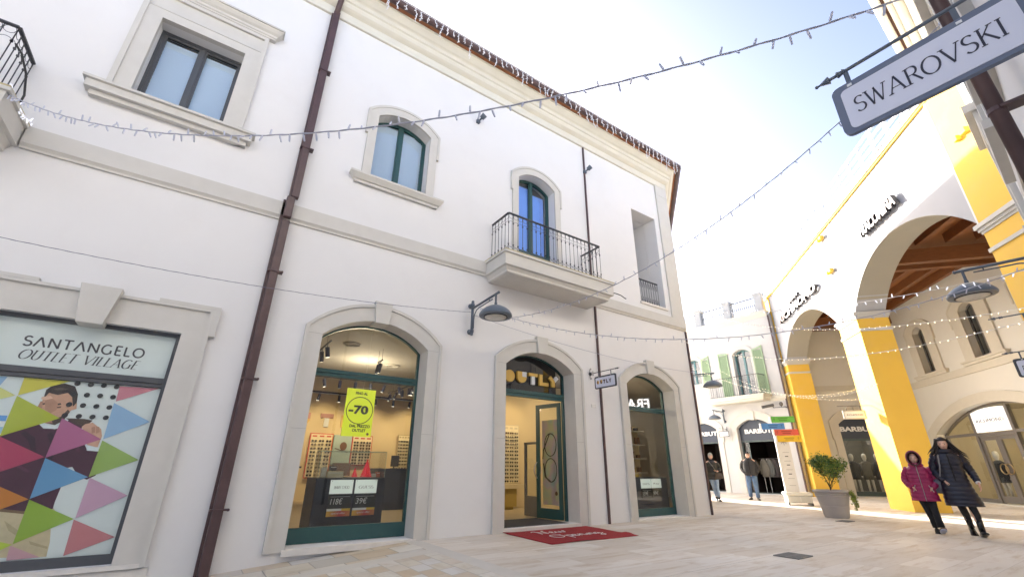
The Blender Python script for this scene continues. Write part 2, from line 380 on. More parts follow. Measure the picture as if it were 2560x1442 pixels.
ground('kerb_strip', -12, 3.12, 6.36, 6.62, M_KERB, .005)
g = G()
ground('kerb_strip', 3.12, 3.37, -3, 7.5, M_KERB, .006)
ground('kerb_strip', 11.44, 11.50, -3, 7.45, M_KERB, .004)
ground('kerb_strip', 3.37, 11.44, 3.67, 3.675, mat('dark_joint', (.22, .2, .17), .9), .004)

# ------------------------------------------------------------------ building A (white two storey shop building)
A = thing('shop_building', 'long white building with three arched shop openings, a rectangular poster window and icicle-lit eaves', 'building', (2, 7.5, 0))
AX = 11.5; E40 = Vector((math.cos(R(40.5)), math.sin(R(40.5)), 0)); END = Vector((AX, 7.5, 0))+E40*7.1
SH = [(1.35, 3.27), (4.98, 6.90), (8.63, 10.55)]
holes = [arch(a, b, .06, 3.10, 3.50) for a, b in SH]
holes[0] = arch(1.35, 3.27, .03, 3.10, 3.50); holes[1] = arch(4.98, 6.90, .06, 3.10, 3.47); holes[2] = arch(8.63, 10.55, .03, 3.08, 3.45)
holes.append([(-2.35, .02), (-2.35, 2.80), (-.45, 2.80), (-.45, .02)])
W1 = [(-1.96, 6.38), (-1.96, 7.97), (-.75, 7.97), (-.75, 6.38)]
W2 = arch(1.72, 2.90, 6.40, 7.90, 8.12); W3 = arch(5.31, 6.49, 5.27, 7.90, 8.14)
RC = [(9.62, 5.50), (9.62, 8.58), (10.74, 8.58), (10.74, 5.50)]
holes += [W1, W2, W3, RC]
g = G(FA); g.poly([(-8, -1), (-8, 10.05), (AX, 10.05), (AX, -1)], 0, -.42, holes)
obj('wall', g, M_WALL, A)
# side and back walls, inner floor slab between storeys
g = G(); SW = FW
def vwall(g, a, b, z0, z1, t):
    a = Vector(a); b = Vector(b); d = (b-a).normalized(); n = Vector((-d.y, d.x, 0))*t
    q = [a, b, b+n, a+n]; vs = [(p.x, p.y, z) for z in (z0, z1) for p in q]
    g.add(vs, [(0, 3, 2, 1), (4, 5, 6, 7), (0, 1, 5, 4), (1, 2, 6, 5), (2, 3, 7, 6), (3, 0, 4, 7)])
BK = (END.x-2.0, 20.5, 0)
vwall(g, (AX, 7.5, 0), END, -1, 10.05, .3); vwall(g, END, BK, -1, 10.05, .3); vwall(g, BK, (-8, 20.5, 0), -1, 10.05, .3); vwall(g, (-8, 20.5, 0), (-8, 7.92, 0), -1, 10.05, .3)
obj('wall', g, M_WALL, A)
# cornice, frieze, gutter, roof
path = [(-8, 7.5), (AX, 7.5), (END.x, END.y), (BK[0], BK[1])]
g = G(); g.sweep(path, [(-.3, 9.97), (.05, 9.97), (.06, 9.99), (.06, 10.17), (.1, 10.19), (.12, 10.20), (.17, 10.235), (.195, 10.29), (.2, 10.33), (.235, 10.35), (.235, 10.44), (.25, 10.46), (.29, 10.48), (.34, 10.53), (.375, 10.59), (.38, 10.60), (.40, 10.61), (.40, 10.66), (-.3, 10.66)])
obj('cornice', g, M_CORN, A)
g = G(); g.sweep(path, [(.30, 10.665), (.40, 10.665), (.47, 10.69), (.47, 10.72), (.3, 10.72)]); obj('eave_tiles', g, mat('terracotta_edge', (.36, .15, .07), .8, noise=.3, nscale=20), A)
g = G(); prof = [(.47+.085*(1-math.cos(t)), 10.72-.10*math.sin(t)) for t in [math.pi*i/8 for i in range(9)]]
g.sweep(path, [(.47, 10.735)]+prof+[(.655, 10.735), (.635, 10.735)]+[(.47+.075*(1-math.cos(t))+.01, 10.72-.085*math.sin(t)) for t in [math.pi*(8-i)/8 for i in range(9)]])
obj('gutter', g, M_PIPE, A, smooth=False)
g = G(); xs = [(-8, 7.0), (11.7, 7.0), (END.x+.42, END.y-.3), (BK[0]+.4, 20.9), (-8, 20.9)]
rd = [(-8, 13.9, 12.75), (9.5, 13.9, 12.75)]
g.add([(x, y, 10.73) for x, y in xs]+rd, [(0, 1, 6, 5), (1, 2, 6), (2, 3, 6), (3, 4, 5, 6), (4, 0, 5), (4, 3, 2, 1, 0)])
obj('roof', g, M_TILE, A)
# string course (interrupted by balconies), corner pilaster
g = G()
bp_ = [(-.2, 4.93), (.03, 4.93), (.035, 4.96), (.06, 4.99), (.07, 5.0), (.07, 5.25), (-.2, 5.25)]
g.sweep([(-2.72, 7.5), (4.43, 7.5)], bp_); g.sweep([(7.57, 7.5), (AX, 7.5), (END.x, END.y)], bp_); obj('string_course', g, M_STONE, A)
g = G(); g.sweep([(10.95, 7.5), (AX, 7.5), (AX+E40.x*.6, 7.5+E40.y*.6)], [(-.2, 5.252), (.045, 5.252), (.045, 9.60), (.052, 9.60), (.052, 9.965), (-.2, 9.965)]); obj('corner_pilaster', g, M_STONE, A)
# shop surrounds
def surround(u0, u1, zs, zt, ou, oz, key, z0=.0, ears=None, f=FA, m=None, p=A, bead=.055):
    m = m or M_STONE; g = G(f)
    inner = arch(u0, u1, z0, zs, zt); outer = arch(u0-ou, u1+ou, z0, zs+oz*.45, zt+oz); mid = arch(u0-ou+bead, u1+ou-bead, z0, zs+oz*.4, zt+oz-bead)
    g.band(outer, mid, .0005, .065); g.band(mid, arch(u0+.022, u1-.022, z0, zs, zt-.022), .0005, .04); g.band(arch(u0+.001, u1-.001, z0+.001, zs, zt-.001), arch(u0+.022, u1-.022, z0+.001, zs, zt-.022), -.33, .0)
    o = obj('window_surround', g, m, p); g = G(f)
    for zz in (1.62, zs):
        for a_, b_ in ((u0-ou+.06, u0+.02), (u1-.02, u1+ou-.06)): g.box(a_, b_, .0385, .0412, zz, zz+.005)
    obj('stone_joints', g, mat('stone_joint', (.36, .35, .32), .9), o)
    if key:
        c = (u0+u1)/2; g = G(f); w1, w2, h0, h1 = key
        g.poly([(c-w1, h0), (c-w2, h1), (c+w2, h1), (c+w1, h0)], -.25, .10); bevel(obj('keystone', g, m, p), .008)
    return o
surround(1.35, 3.27, 3.10, 3.50, .25, .28, (.12, .16, 3.44, 3.84))
surround(4.98, 6.90, 3.10, 3.47, .25, .27, (.12, .16, 3.42, 3.80))
surround(8.63, 10.55, 3.08, 3.45, .24, .26, (.12, .16, 3.40, 3.77))
# rectangular surround of the poster window, stepped head
g = G(FA)
inn = [(-2.346, -.02), (-2.346, 2.796), (-.454, 2.796), (-.454, -.02)]; o1 = [(-2.62, -.02), (-2.62, 3.15), (-.19, 3.15), (-.19, -.02)]; o2 = [(-2.68, -.02), (-2.68, 3.19), (-.14, 3.19), (-.14, -.02)]
g.band(o2, o1, .0005, .075); g.band(o1, inn, .0005, .04); g.box(-.80, -.07, .001, .078, 3.191, 3.235); g.box(-.139, -.07, .001, .078, 2.80, 3.19); g.box(-2.74, -2.0, .001, .078, 3.191, 3.235)
obj('window_surround', g, M_STONE, A)
g = G(FA); g.poly([(-1.53, 2.74), (-1.61, 3.25), (-1.19, 3.25), (-1.27, 2.74)], -.2, .15); bevel(obj('keystone', g, M_STONE, A), .01)
g = G(FA); g.box(-2.62, -.19, -.3, .06, -.03, .018); g.box(-2.7, -.1, -.1, .03, -.75, -.04); obj('sill', g, M_SILL, A)
for a, b in SH:
    g = G(FA)
    if a == 4.98: g.box(a, b, -.43, .05, .0, .058)
    else: g.box(a-.02, b+.02, -.43, .07, -.05, .028)
    obj('sill', g, M_SILL, A)
# shop window frames, glass
def frame_arch(a, b, zb, zs, zt, o, parent, m, base=.2, tz=None, t=.055, leafless=False):
    g = G(FA.shift(o)); out = arch(a, b, zb, zs, zt); inn = arch(a+t, b-t, zb+(0 if leafless else base), zs, zt-t)
    g.band(out, inn, 0, -.07)
    if not leafless: g.box(a, b, -.002, -.066, zb, zb+base)
    if tz: g.box(a+t, b-t, .004, -.075, tz[0], tz[0]+(tz[1]-tz[0])*.45); g.box(a+t, b-t, .018, -.06, tz[0]+(tz[1]-tz[0])*.45+.004, tz[1])
    return obj('shop_window', g, m, parent)
f1 = frame_arch(1.35, 3.27, .035, 3.10, 3.50, -.34, A, M_GREEN, .21, (2.50, 2.62))
g = G(FA.shift(-.36)); g.poly(arch(1.39, 3.23, .2, 3.10, 3.46), 0); obj('glass_pane', g, M_GLASS, f1)
f2 = frame_arch(8.63, 10.55, .035, 3.08, 3.45, -.34, A, M_GREEN, .16, (2.49, 2.60))
g = G(FA.shift(-.36)); g.poly(arch(8.67, 10.51, .16, 3.08, 3.41), 0); obj('glass_pane', g, M_GLASS, f2)
# door frame with transom, fixed glass, open leaf
dr = frame_arch(4.98, 6.90, .06, 3.10, 3.47, -.34, A, M_GREEN, .0, (2.52, 2.66), leafless=True); dr.name = 'shop_entrance'; _root[dr.name] = _root[A.name]
g = G(FA.shift(-.36)); g.poly(arch(5.02, 6.86, 2.66, 3.10, 3.43), 0); obj('transom_glass', g, glassmat('transom_glass', (.30, .32, .38), 1.5, 0, .03), dr)
def leaf(h, e, z0, z1, m, name, parent, t=.045, st=.09, bz=.2):
    h = Vector((*h, 0)); e = Vector((*e, 0)); d = (e-h); L = d.length; d.normalize(); n = Vector((d.y, -d.x, 0)); F = Frame(h, d, n)
    g = G(F); g.box(0, st, -t/2, t/2, z0, z1); g.box(L-st, L, -t/2, t/2, z0, z1); g.box(st, L-st, -t/2+.002, t/2-.002, z0, z0+bz); g.box(st, L-st, -t/2+.002, t/2-.002, z1-st, z1)
    o = obj(name, g, m, parent); g = G(F); g.poly([(st, z0+bz), (st, z1-st), (L-st, z1-st), (L-st, z0+bz)], 0); obj('glass_pane', g, M_GLASS, o); return o, F, L
lf, LF, LL = leaf((6.83, 7.93), (6.70, 8.66), .075, 2.50, M_GREEN, 'open_door', A)
for s in (-1, 1):
    g = G(LF); pts = [(LL-.02-.0, s*.02, 1.22)]+[(LL-.02+.0-.0, s*(.02+.10*math.sin(math.pi*i/10)), 1.22-.34*i/10) for i in range(11)]
    g.tube(pts, .012, 6); obj('handle', g, mat('brushed_steel', (.5, .5, .5), .3, 1), lf, smooth=True)
# anti-theft gate and inner glazed leaf
leaf((6.87, 8.80), (6.89, 9.38), .06, 1.68, mat('grey_metal', (.22, .22, .225), .4, .3), 'inner_door', A, t=.06, st=.05, bz=.42)
# poster window frame
g = G(FA.shift(-.07)); g.band([(-2.35, .02), (-2.35, 2.80), (-.45, 2.80), (-.45, .02)], [(-2.30, .13), (-2.30, 2.75), (-.50, 2.75), (-.50, .13)], 0, -.08)
g.box(-2.30, -.50, -.004, -.085, 2.055, 2.10); g.box(-2.30, -.50, .012, -.075, 2.104, 2.175); g.box(-2.35, -.45, .004, -.02, .02, .125); g.box(-2.35, -.45, -.08, -.3, .02, 2.8)
pw = obj('shop_window', g, M_ANTH, A)
g = G(FA.shift(-.095)); g.poly([(-2.30, .12), (-2.30, 2.76), (-.50, 2.76), (-.50, .12)], 0); obj('glass_pane', g, glassmat('poster_glass', (.97, .99, .98), 1.45, 0, .0), pw)
# upper windows
def upwin(name, outl, t, o, m, mull, parent, blind=True, rail=None):
    us = [p[0] for p in outl]; zs = [p[1] for p in outl]; a, b = min(us), max(us); z0, z1 = min(zs), max(zs)
    def inset(k): return [(min(max(u, a+k), b-k), (z0+k if z <= z0+1e-6 else max(z-k, z0+k))) for u, z in outl]
    g = G(FA.shift(o)); i1 = inset(t*.5); i2 = inset(t)
    g.ring(outl, i1, .0, -.07); g.ring(i1, i2, -.015, -.06)
    c = (a+b)/2
    hz = z1-t*.6
    g.box(c-.062, c+.062, -.012, -.055, z0+t, hz); g.box(c-.028, c+.028, .006, -.01, z0+t, hz)
    if rail: g.box(a+t, b-t, -.013, -.058, rail, rail+.09)
    w = obj(name, g, m, parent)
    g = G(FA.shift(o-.045)); g.poly(inset(t*.8), 0); obj('glass_pane', g, M_GLASSD, w)
    if blind:
        g = G(FA.shift(o-.075)); k = int((z1-z0-.10)/.08)
        for i in range(k):
            z = z0+.02+i*.08; g.add([(a+.03, -.016, z), (b-.03, -.016, z), (b-.03, .03, z+.052), (a+.03, .03, z+.052)], [(0, 1, 2, 3)])
        obj('blind', g, M_BLIND, w, recalc=False)
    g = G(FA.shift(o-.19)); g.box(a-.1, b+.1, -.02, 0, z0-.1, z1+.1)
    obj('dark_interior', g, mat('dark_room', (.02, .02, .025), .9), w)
    return w
upwin('upper_window', W1, .09, -.24, M_ANTH, True, A)
upwin('upper_window', W2, .07, -.24, M_GREEN, True, A)
bd3 = upwin('balcony_door', W3, .07, -.24, M_GREEN, True, A, blind=False, rail=5.95)
g = G(FA.shift(-.31)); g.box(5.33, 5.87, -.004, .0, 5.3, 7.93); g.box(5.93, 6.36, -.004, .0, 5.3, 7.80); obj('sky_reflection_panel', g, mat('sky_reflection_panel', (.16, .32, .80), .6, noise=.1, nscale=3), bd3)  # added blue panels, their colour stands in for sky reflected in the glass
# surround of rectangular upper window
g = G(FA); inn = [(-1.955, 6.385), (-1.955, 7.965), (-.755, 7.965), (-.755, 6.385)]; m1 = [(-2.17, 6.385), (-2.17, 8.16), (-.54, 8.16), (-.54, 6.385)]; o1 = [(-2.24, 6.385), (-2.24, 8.52), (-.47, 8.52), (-.47, 6.385)]
g.band(o1, [(-2.17, 6.385), (-2.17, 8.45), (-.54, 8.45), (-.54, 6.385)], -.05, .075); g.band(m1, inn, -.05, .05); g.box(-2.17, -.54, -.05, .03, 8.16, 8.45)
g.box(-2.17, -.54, .05, .06, 8.135, 8.16)
obj('window_surround', g, M_STONE, A)
g = G(); pr = [(-.05, 8.52), (.09, 8.52), (.09, 8.545), (.11, 8.56), (.11, 8.60), (.15, 8.635), (.185, 8.68), (.19, 8.70), (.215, 8.70), (.215, 8.735), (.19, 8.75), (-.05, 8.75)]
g.sweep([(-2.24, 7.6), (-2.24, 7.5), (-.47, 7.5), (-.47, 7.6)], pr); obj('window_cornice', g, M_STONE, A)
g = G(); g.sweep([(-2.26, 7.6), (-2.26, 7.5), (-.45, 7.5), (-.45, 7.6)], [(-.3, 6.05), (.09, 6.05), (.09, 6.125), (.15, 6.13), (.15, 6.25), (.19, 6.26), (.19, 6.30), (-.3, 6.30)]); obj('sill', g, M_STONE, A)
g = G(FA); g.box(-1.96, -.75, -.26, .0, 6.301, 6.381); obj('sill', g, M_STONE, A)
def upsur(W, a, b, z0, zs, zt, ear0):
    g = G(FA); inner = arch(a+.004, b-.004, z0, zs, zt-.004); outer = arch(a-.17, b+.17, z0, zs+.06, zt+.17)
    g.band(outer, inner, .0005, .045)
    e1 = [(a-.22, ear0), (a-.22, zs+.08)]; outer2 = [(a-.22, ear0)]+arch(a-.22, b+.22, ear0, zs+.09, zt+.225)[1:-1]+[(b+.22, ear0)]
    inner2 = [(a-.171, ear0)]+arch(a-.171, b+.171, ear0, zs+.061, zt+.171)[1:-1]+[(b+.171, ear0)]
    g.band(outer2, inner2, .0005, .06); return obj('window_surround', g, M_STONE, A)
upsur(W2, 1.72, 2.90, 6.38, 7.90, 8.12, 7.37); upsur(W3, 5.31, 6.49, 5.25, 7.90, 8.14, 7.46)
g = G(); g.sweep([(1.50, 7.6), (1.50, 7.5), (3.12, 7.5), (3.12, 7.6)], [(-.3, 6.15), (.06, 6.15), (.06, 6.20), (.09, 6.21), (.15, 6.29), (.16, 6.30), (.16, 6.34), (-.3, 6.34)]); g.box(1.72, 2.90, 7.5, 7.76, 6.341, 6.40); obj('sill', g, M_STONE, A)
# recess loggia at the right end
g = G(FA); g.box(9.5, 10.9, -1.6, -1.5, 5.2, 8.8); g.box(9.52, 9.62, -1.5, -.43, 5.2, 8.8); g.box(10.74, 10.84, -1.5, -.43, 5.2, 8.8); g.box(9.62, 10.74, -1.5, -.43, 8.58, 8.8); g.box(9.62, 10.74, -1.5, -.43, 5.3, 5.48); obj('recess_walls', g, M_WALL, A)
g = G(FA); g.box(9.58, 10.80, -.4, .04, 5.44, 5.499); obj('sill', g, M_SILL, A)
# dark backing behind the first floor, shop room
g = G(FA); g.box(-7.9, 11.0, -.50, -9.6, 4.35, 4.5); obj('floor_slab', g, M_WALLB, A)
# downpipes
def downpipe(x, segs, w=.11, d=.1, m=M_PIPE):
    g = G(FA)
    for (z0, z1, dx, o) in segs:
        g.box(x+dx-w/2, x+dx+w/2, o, o+d, z0, z1)
    o_ = bevel(obj('downpipe', g, m, A), .018, 3); return o_
dp = downpipe(.495, [(-.25, 4.90, -.02, .05), (4.93, 5.33, -.02, .10), (5.36, 10.0, .03, .05)], .125, .10)
g = G(FA); g.box(.375, .425, .045, .07, -.2, 5.3); g.box(.435, .47, .045, .09, 5.3, 9.95)
for z in (.55, 2.25, 3.95): g.box(.38, .60, .045, .165, z, z+.022); g.ball((.585, .165, z+.011), .018, seg=8, rings=5)
for z in (6.4, 8.3): g.box(.43, .65, .045, .165, z, z+.022)
obj('pipe_bracket', g, M_PIPE, dp)
g = G(FA); g.tube([(.52, .1, 9.9), (.53, .13, 10.15), (.55, .3, 10.4), (.55, .52, 10.62)], .055, 8); obj('pipe_elbow', g, M_PIPE, dp, smooth=True)
g = G(FA); g.box(7.705, 7.75, .0, .05, -.02, 4.925); g.box(7.65, 7.69, .0, .05, 5.26, 9.96); bevel(obj('cable_duct', g, M_PIPE, A), .008)
g = G(FA); g.box(AX-.02, AX+.03, .0, .05, 0, 4.92); bevel(obj('downpipe', g, M_PIPE, A), .01)
# plaque by the door, spotlights on the wall
g = G(FA); g.box(7.42, 7.55, .0, .012, 2.40, 2.47); tag(obj('wall_plaque', g, mat('pale_steel', (.6, .6, .6), .3, .6), origin=(7.5, 7.5, 2.4)), 'small pale metal plate on the white wall right of the open shop door', 'plaque')
def spot(x, z, lab):
    t = thing('wall_spotlight', lab, 'spotlight', (x, 7.5, z), 0, 'small spotlights high on the white wall')
    g = G(FA); g.box(x-.045, x+.045, 0, .07, z-.05, z+.05); bevel(obj('mount', g, M_LAMP, t), .01)
    g = G(FA); d = Vector((.35, .75, .55)).normalized(); p = Vector((x+.02, .08, z+.02)); q = [p, p+d*.05, p+d*.06, p+d*.17, p+d*.175]
    g.tube([tuple(v) for v in q], [.02, .025, .06, .07, .066], 12); obj('lamp_head', g, M_LAMP, t, smooth=True)
    e = p+d*.178; g = G(FA); g.tube([tuple(p+d*.172), tuple(p+d*.18)], .056, 12); obj('lens', g, mat('spot_lens', (.5, .5, .48), .2, noise=.3, nscale=90), t)
spot(4.08, 9.02, 'small grey spotlight on the bare white wall above and between the two arched upper windows')
spot(7.68, 9.08, 'small grey spotlight beside the thin brown duct under the cornice')

# balconies
def railing(path, z0, z1, sp, parent, m=M_IRON, rings=True, name='railing', r=.007, seg=10):
    """plan path (list of xy), balusters with ring rows and a flat handrail"""
    g = G(); hr = G(); P = [Vector((*p, 0)) for p in path]
    for a, b in zip(P[:-1], P[1:]):
        L = (b-a).length; n = max(1, round(L/sp)); d = (b-a)/n; dn = d.normalized(); ax = Vector((-dn.y, dn.x, 0))
        q = [a+ax*.022, a-ax*.022, b-ax*.022, b+ax*.022]
        hr.add([(p.x, p.y, z) for z in (z1-.012, z1+.012) for p in q], [(0, 1, 2, 3), (7, 6, 5, 4), (0, 4, 5, 1), (1, 5, 6, 2), (2, 6, 7, 3), (3, 7, 4, 0)])
        g.tube([(a.x, a.y, z0+.06), (b.x, b.y, z0+.06)], r*.9, 4)
        for i in range(n+1):
            p = a+d*i; g.tube([(p.x, p.y, z0), (p.x, p.y, z1-.01)], r, 4)
            if rings:
                for zz in (z0+.24, z1-.24): g.box(p.x-.012, p.x+.012, p.y-.012, p.y+.012, zz-.012, zz+.012)
            if i < n and rings:
                c = a+d*(i+.5); R_ = d.length/2*.92
                for zc, s in ((z0+.06+R_, 1), (z1-.012-R_, -1)):
                    pts = [(c.x+dn.x*R_*math.cos(t), c.y+dn.y*R_*math.cos(t), zc+R_*math.sin(t)) for t in [2*math.pi*k/seg for k in range(seg+1)]]
                    g.tube(pts, r*.6, 3, cap=False)
                    zz = z0+.24 if s > 0 else z1-.24; R2 = d.length/2
                    pts = [(c.x+dn.x*R2*math.cos(t), c.y+dn.y*R2*math.cos(t), zz-s*R2*.85*math.sin(t)) for t in [math.pi*k/6 for k in range(7)]]
                    g.tube(pts, r*.6, 3, cap=False)
    o = obj(name, g, m, parent); obj('handrail', hr, m, o); return o
def balcony(x0, x1, lab):
    yf = 6.8
    pr = [(-.2, 4.80), (.0, 4.80), (.03, 4.82), (.03, 4.86), (.055, 4.90), (.07, 4.93), (.12, 4.94), (.12, 5.20), (.155, 5.205), (.155, 5.25), (-.2, 5.25)]
    g = G(); g.sweep([(x0, 7.5), (x0, yf), (x1, yf), (x1, 7.5)], pr); g.box(x0+.19, x1-.19, yf+.19, 7.49, 4.806, 5.245)
    g.box(x0+.06, x1-.06, yf+.06, 7.49, 4.795, 4.80)
    b = obj('balcony_slab', g, M_STONE, A)
    railing([(x0+.04, 7.48), (x0+.04, yf+.02), (x1-.12, yf+.02), (x1-.12, 7.48)], 5.25, 6.25, .125, b)
    g = G(); g.tube([(x0-.14, 7.48, 5.262), (x0-.14, yf-.14, 5.262), (x1+.14, yf-.14, 5.262), (x1+.14, 7.48, 5.262)], .018, 6); obj('rope_light', g, mat('dusty_rope_light', (.48, .41, .22), .6, noise=.4, nscale=40, bump=.3, bscale=60), b)
    return b
balcony(4.55, 7.46, ''); bl = balcony(-6.2, -2.86, '')
g = G(); g.tube([(-2.93, 6.80, 5.98), (-2.86, 6.85, 5.9), (-2.78, 6.95, 5.7), (-2.74, 7.05, 5.45), (-2.76, 7.1, 5.25), (-2.82, 7.2, 5.1)], .012, 6); tag(obj('loose_cable', g, M_BLACK, origin=(-2.8, 7, 5.25)), 'thick black cable hanging loose from the left balcony railing', 'cable')
g = G(); g.tube([(7.55, 6.66, 5.0), (7.6, 6.62, 4.98), (7.68, 6.55, 4.93), (7.74, 6.5, 4.86), (7.77, 6.48, 4.84)], .010, 6); tag(obj('loose_cable', g, M_BLACK, origin=(7.5, 6.7, 5)), 'short black cable end sticking out from the right corner of the middle balcony', 'cable')
# small railing in the recess
g = G(FA)
railing([(9.64, 7.53), (10.48, 7.53)], 5.52, 6.22, .105, A, rings=False)
g = G(); 
for i in range(8):
    x = 9.69+.105*i; g.tube([(x-.05, 7.53, 6.2), (x-.02, 7.53, 6.08), (x, 7.53, 5.98), (x+.02, 7.53, 6.08), (x+.05, 7.53, 6.2)], .005, 3)
    g.tube([(x-.05, 7.53, 5.54), (x-.02, 7.53, 5.62), (x, 7.53, 5.7), (x+.02, 7.53, 5.62), (x+.05, 7.53, 5.54)], .005, 3)
obj('railing_scrolls', g, M_IRON, A)
# ------------------------------------------------------------------ building B (end of the lane, green shutters)
B = thing('shop_building', 'cream two-storey building with light green shutters and balustraded roof at the end of the lane', 'building', (24, 14, 0))
D1 = arch(-12.89, -11.08, .03, 3.06, 3.46); D2 = arch(-15.95, -14.0, .03, 3.08, 3.46)
BW = arch(-12.41, -11.43, 4.55, 6.80, 7.04); BW2 = arch(-15.36, -14.40, 5.56, 6.80, 7.0)
g = G(FB); g.poly([(-30, -.5), (-30, 8.6), (-10.13, 8.6), (-10.13, -.5)], 0, -.4, [D1, D2, BW, BW2]); g.box(-30, -10.13, -6, -6.3, -.5, 8.6); g.box(-30, -29.7, -.4, -6, -.5, 8.6); g.box(-10.43, -10.14, -.4, -6, -.5, 8.6)
obj('wall', g, M_WALLB, B)
g = G(FB); g.box(-29.9, -10.2, -.1, -6.2, 8.5, 8.8); obj('roof', g, M_STONE, B)
g = G(); cp = [(-.2, 8.50), (.03, 8.50), (.05, 8.55), (.09, 8.60), (.15, 8.66), (.17, 8.70), (.17, 8.80), (-.2, 8.80)]
g.sweep([(23.1, 29), (23.1, 10.2)], cp); obj('cornice', g, M_CORN, B)
g = G(); sp = [(-.2, 4.22), (.03, 4.22), (.06, 4.27), (.09, 4.33), (.10, 4.36), (.10, 4.46), (-.2, 4.46)]
g.sweep([(23.1, 29), (23.1, 13.8)], sp); g.sweep([(23.1, 10.9), (23.1, 10.14)], sp); obj('string_course', g, M_CORN, B)
# roof balustrade
par = thing('roof_balustrade', 'grey stone posts with thin iron rails along the flat roof above the green shutters', 'balustrade', (23.2, 12, 8.8))
for y in (10.5, 12.27, 14.08, 15.9, 17.7, 19.5):
    g = G(); g.lathe((23.25, y, 8.8), [(.30, 0), (.30, .06), (.26, .09), (.24, .80), (.25, .86), (.30, .92), (.33, .95), (.33, 1.03)], 4); 
    g.v = [Vector((23.25+(v.x-23.25)*math.cos(R(45))-(v.y-y)*math.sin(R(45)), y+(v.x-23.25)*math.sin(R(45))+(v.y-y)*math.cos(R(45)), v.z)) for v in g.v]
    obj('post', g, mat('grey_stone_post', (.44, .45, .46), .8, noise=.1, nscale=6), par)
for a, b in ((10.68, 12.1), (12.45, 13.9), (14.26, 15.7), (16.1, 17.5)):
    g = G(); n = 13
    for i in range(n+1):
        y = a+(b-a)*i/n; g.tube([(23.25, y, 8.86), (23.25, y, 9.66)], .018, 4)
    g.tube([(23.25, a, 9.67), (23.25, b, 9.67)], .028, 5); g.tube([(23.25, a, 8.90), (23.25, b, 8.90)], .018, 4)
    for i in range(n): 
        g.torus((23.25, a+(b-a)*(i+.5)/n, 9.25), .045, .010, 8, 3, 'oz')
    obj('iron_rail', g, M_IRON, par)
def bsurround(u0, u1, zs, zt, w, h, z0, ear, key, parent, f=FB, m=M_STONE, dep=.05):
    g = G(f); inner = arch(u0+.004, u1-.004, z0, zs, zt-.004); outer = arch(u0-w, u1+w, z0, zs+h*.4, zt+h); g.band(outer, inner, .0005, dep)
    if ear:
        outer2 = [(u0-w-.07, ear)]+arch(u0-w-.07, u1+w+.07, ear, zs+h*.45, zt+h+.06)[1:-1]+[(u1+w+.07, ear)]
        inner2 = [(u0-w-.001, ear)]+arch(u0-w-.001, u1+w+.001, ear, zs+h*.4, zt+h+.001)[1:-1]+[(u1+w+.001, ear)]
        g.band(outer2, inner2, .0005, dep+.012)
    o = obj('window_surround', g, m, parent)
    if key: c = (u0+u1)/2; g = G(f); g.poly([(c-.12, zt-.04), (c-.16, zt+h+.04), (c+.16, zt+h+.04), (c+.12, zt-.04)], -.2, dep+.05); obj('keystone', g, m, parent)
    return o
bsurround(-12.89, -11.08, 3.06, 3.46, .30, .34, 0, 2.42, True, B); bsurround(-15.95, -14.0, 3.08, 3.46, .28, .34, 0, 2.42, True, B)
bsurround(-12.41, -11.43, 6.80, 7.04, .18, .2, 4.5, None, False, B); bsurround(-15.36, -14.40, 6.80, 7.0, .18, .2, 5.5, None, False, B)
g = G(FB); g.box(-15.6, -14.1, -.2, .1, 5.40, 5.56); obj('sill', g, M_CORN, B)
def bwin(name, outl, z0, mullw, o, f=FB, parent=B, m=None, dark=True, glass=None):
    m = m or mat('teal_frame', (.10, .22, .24), .4); us = [p[0] for p in outl]; zs_ = [p[1] for p in outl]; a, b = min(us), max(us); t = .07
    inn = [(min(max(u, a+t), b-t), z if z <= min(zs_)+1e-6 else z-t) for u, z in outl]
    g = G(f.shift(o)); g.band(outl, inn, 0, -.06); c = (a+b)/2; g.box(c-.05, c+.05, .01, -.05, min(zs_), max(zs_)-t*.5); g.box(a, b, -.005, -.055, min(zs_), min(zs_)+.1)
    w_ = obj(name, g, m, parent); g = G(f.shift(o-.03)); g.poly(inn, 0); obj('glass_pane', g, glass or M_GLASSD, w_)
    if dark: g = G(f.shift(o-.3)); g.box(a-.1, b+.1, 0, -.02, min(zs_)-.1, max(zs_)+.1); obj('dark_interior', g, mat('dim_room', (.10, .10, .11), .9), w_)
    return w_
bwin('balcony_door', BW, 4.55, .1, -.22); bwin('upper_window', BW2, 5.56, .1, -.22)
def shutter(u0, u1, z0, zl_, zr, parent, ang=.0, f=FB, m=M_SHUT):
    """louvred shutter lying against the wall, sloped top from zl to zr"""
    g = G(f); t = .05; o0, o1 = .03, .07
    def top(u): return zl_+(zr-zl_)*(u-u0)/(u1-u0)
    def bx(a, b, za, zb_): g.poly([(a, za), (a, min(zb_, top(a))), (b, min(zb_, top(b))), (b, za)], o0, o1)
    bx(u0, u0+t, z0, 99); bx(u1-t, u1, z0, 99); g.poly([(u0+t, z0), (u0+t, z0+.1), (u1-t, z0+.1), (u1-t, z0)], o0+.002, o1-.002)
    zm = (z0+max(zl_, zr))*.5; 
    g.poly([(u0+t, top(u0+t)-.08), (u0+t, top(u0+t)-.002), (u1-t, top(u1-t)-.002), (u1-t, top(u1-t)-.08)], o0+.002, o1-.002)
    z = z0+.12
    while z < min(zl_, zr)-.1:
        g.add([(u0+t, o0+.004, z+.045), (u1-t, o0+.004, z+.045), (u1-t, o1-.004, z), (u0+t, o1-.004, z), (u0+t, o0+.002, z+.037), (u1-t, o0+.002, z+.037), (u1-t, o1-.006, z-.008), (u0+t, o1-.006, z-.008)], [(0, 1, 2, 3), (7, 6, 5, 4), (0, 4, 5, 1), (2, 6, 7, 3)]); z += .05
    return obj('shutter', g, m, parent)
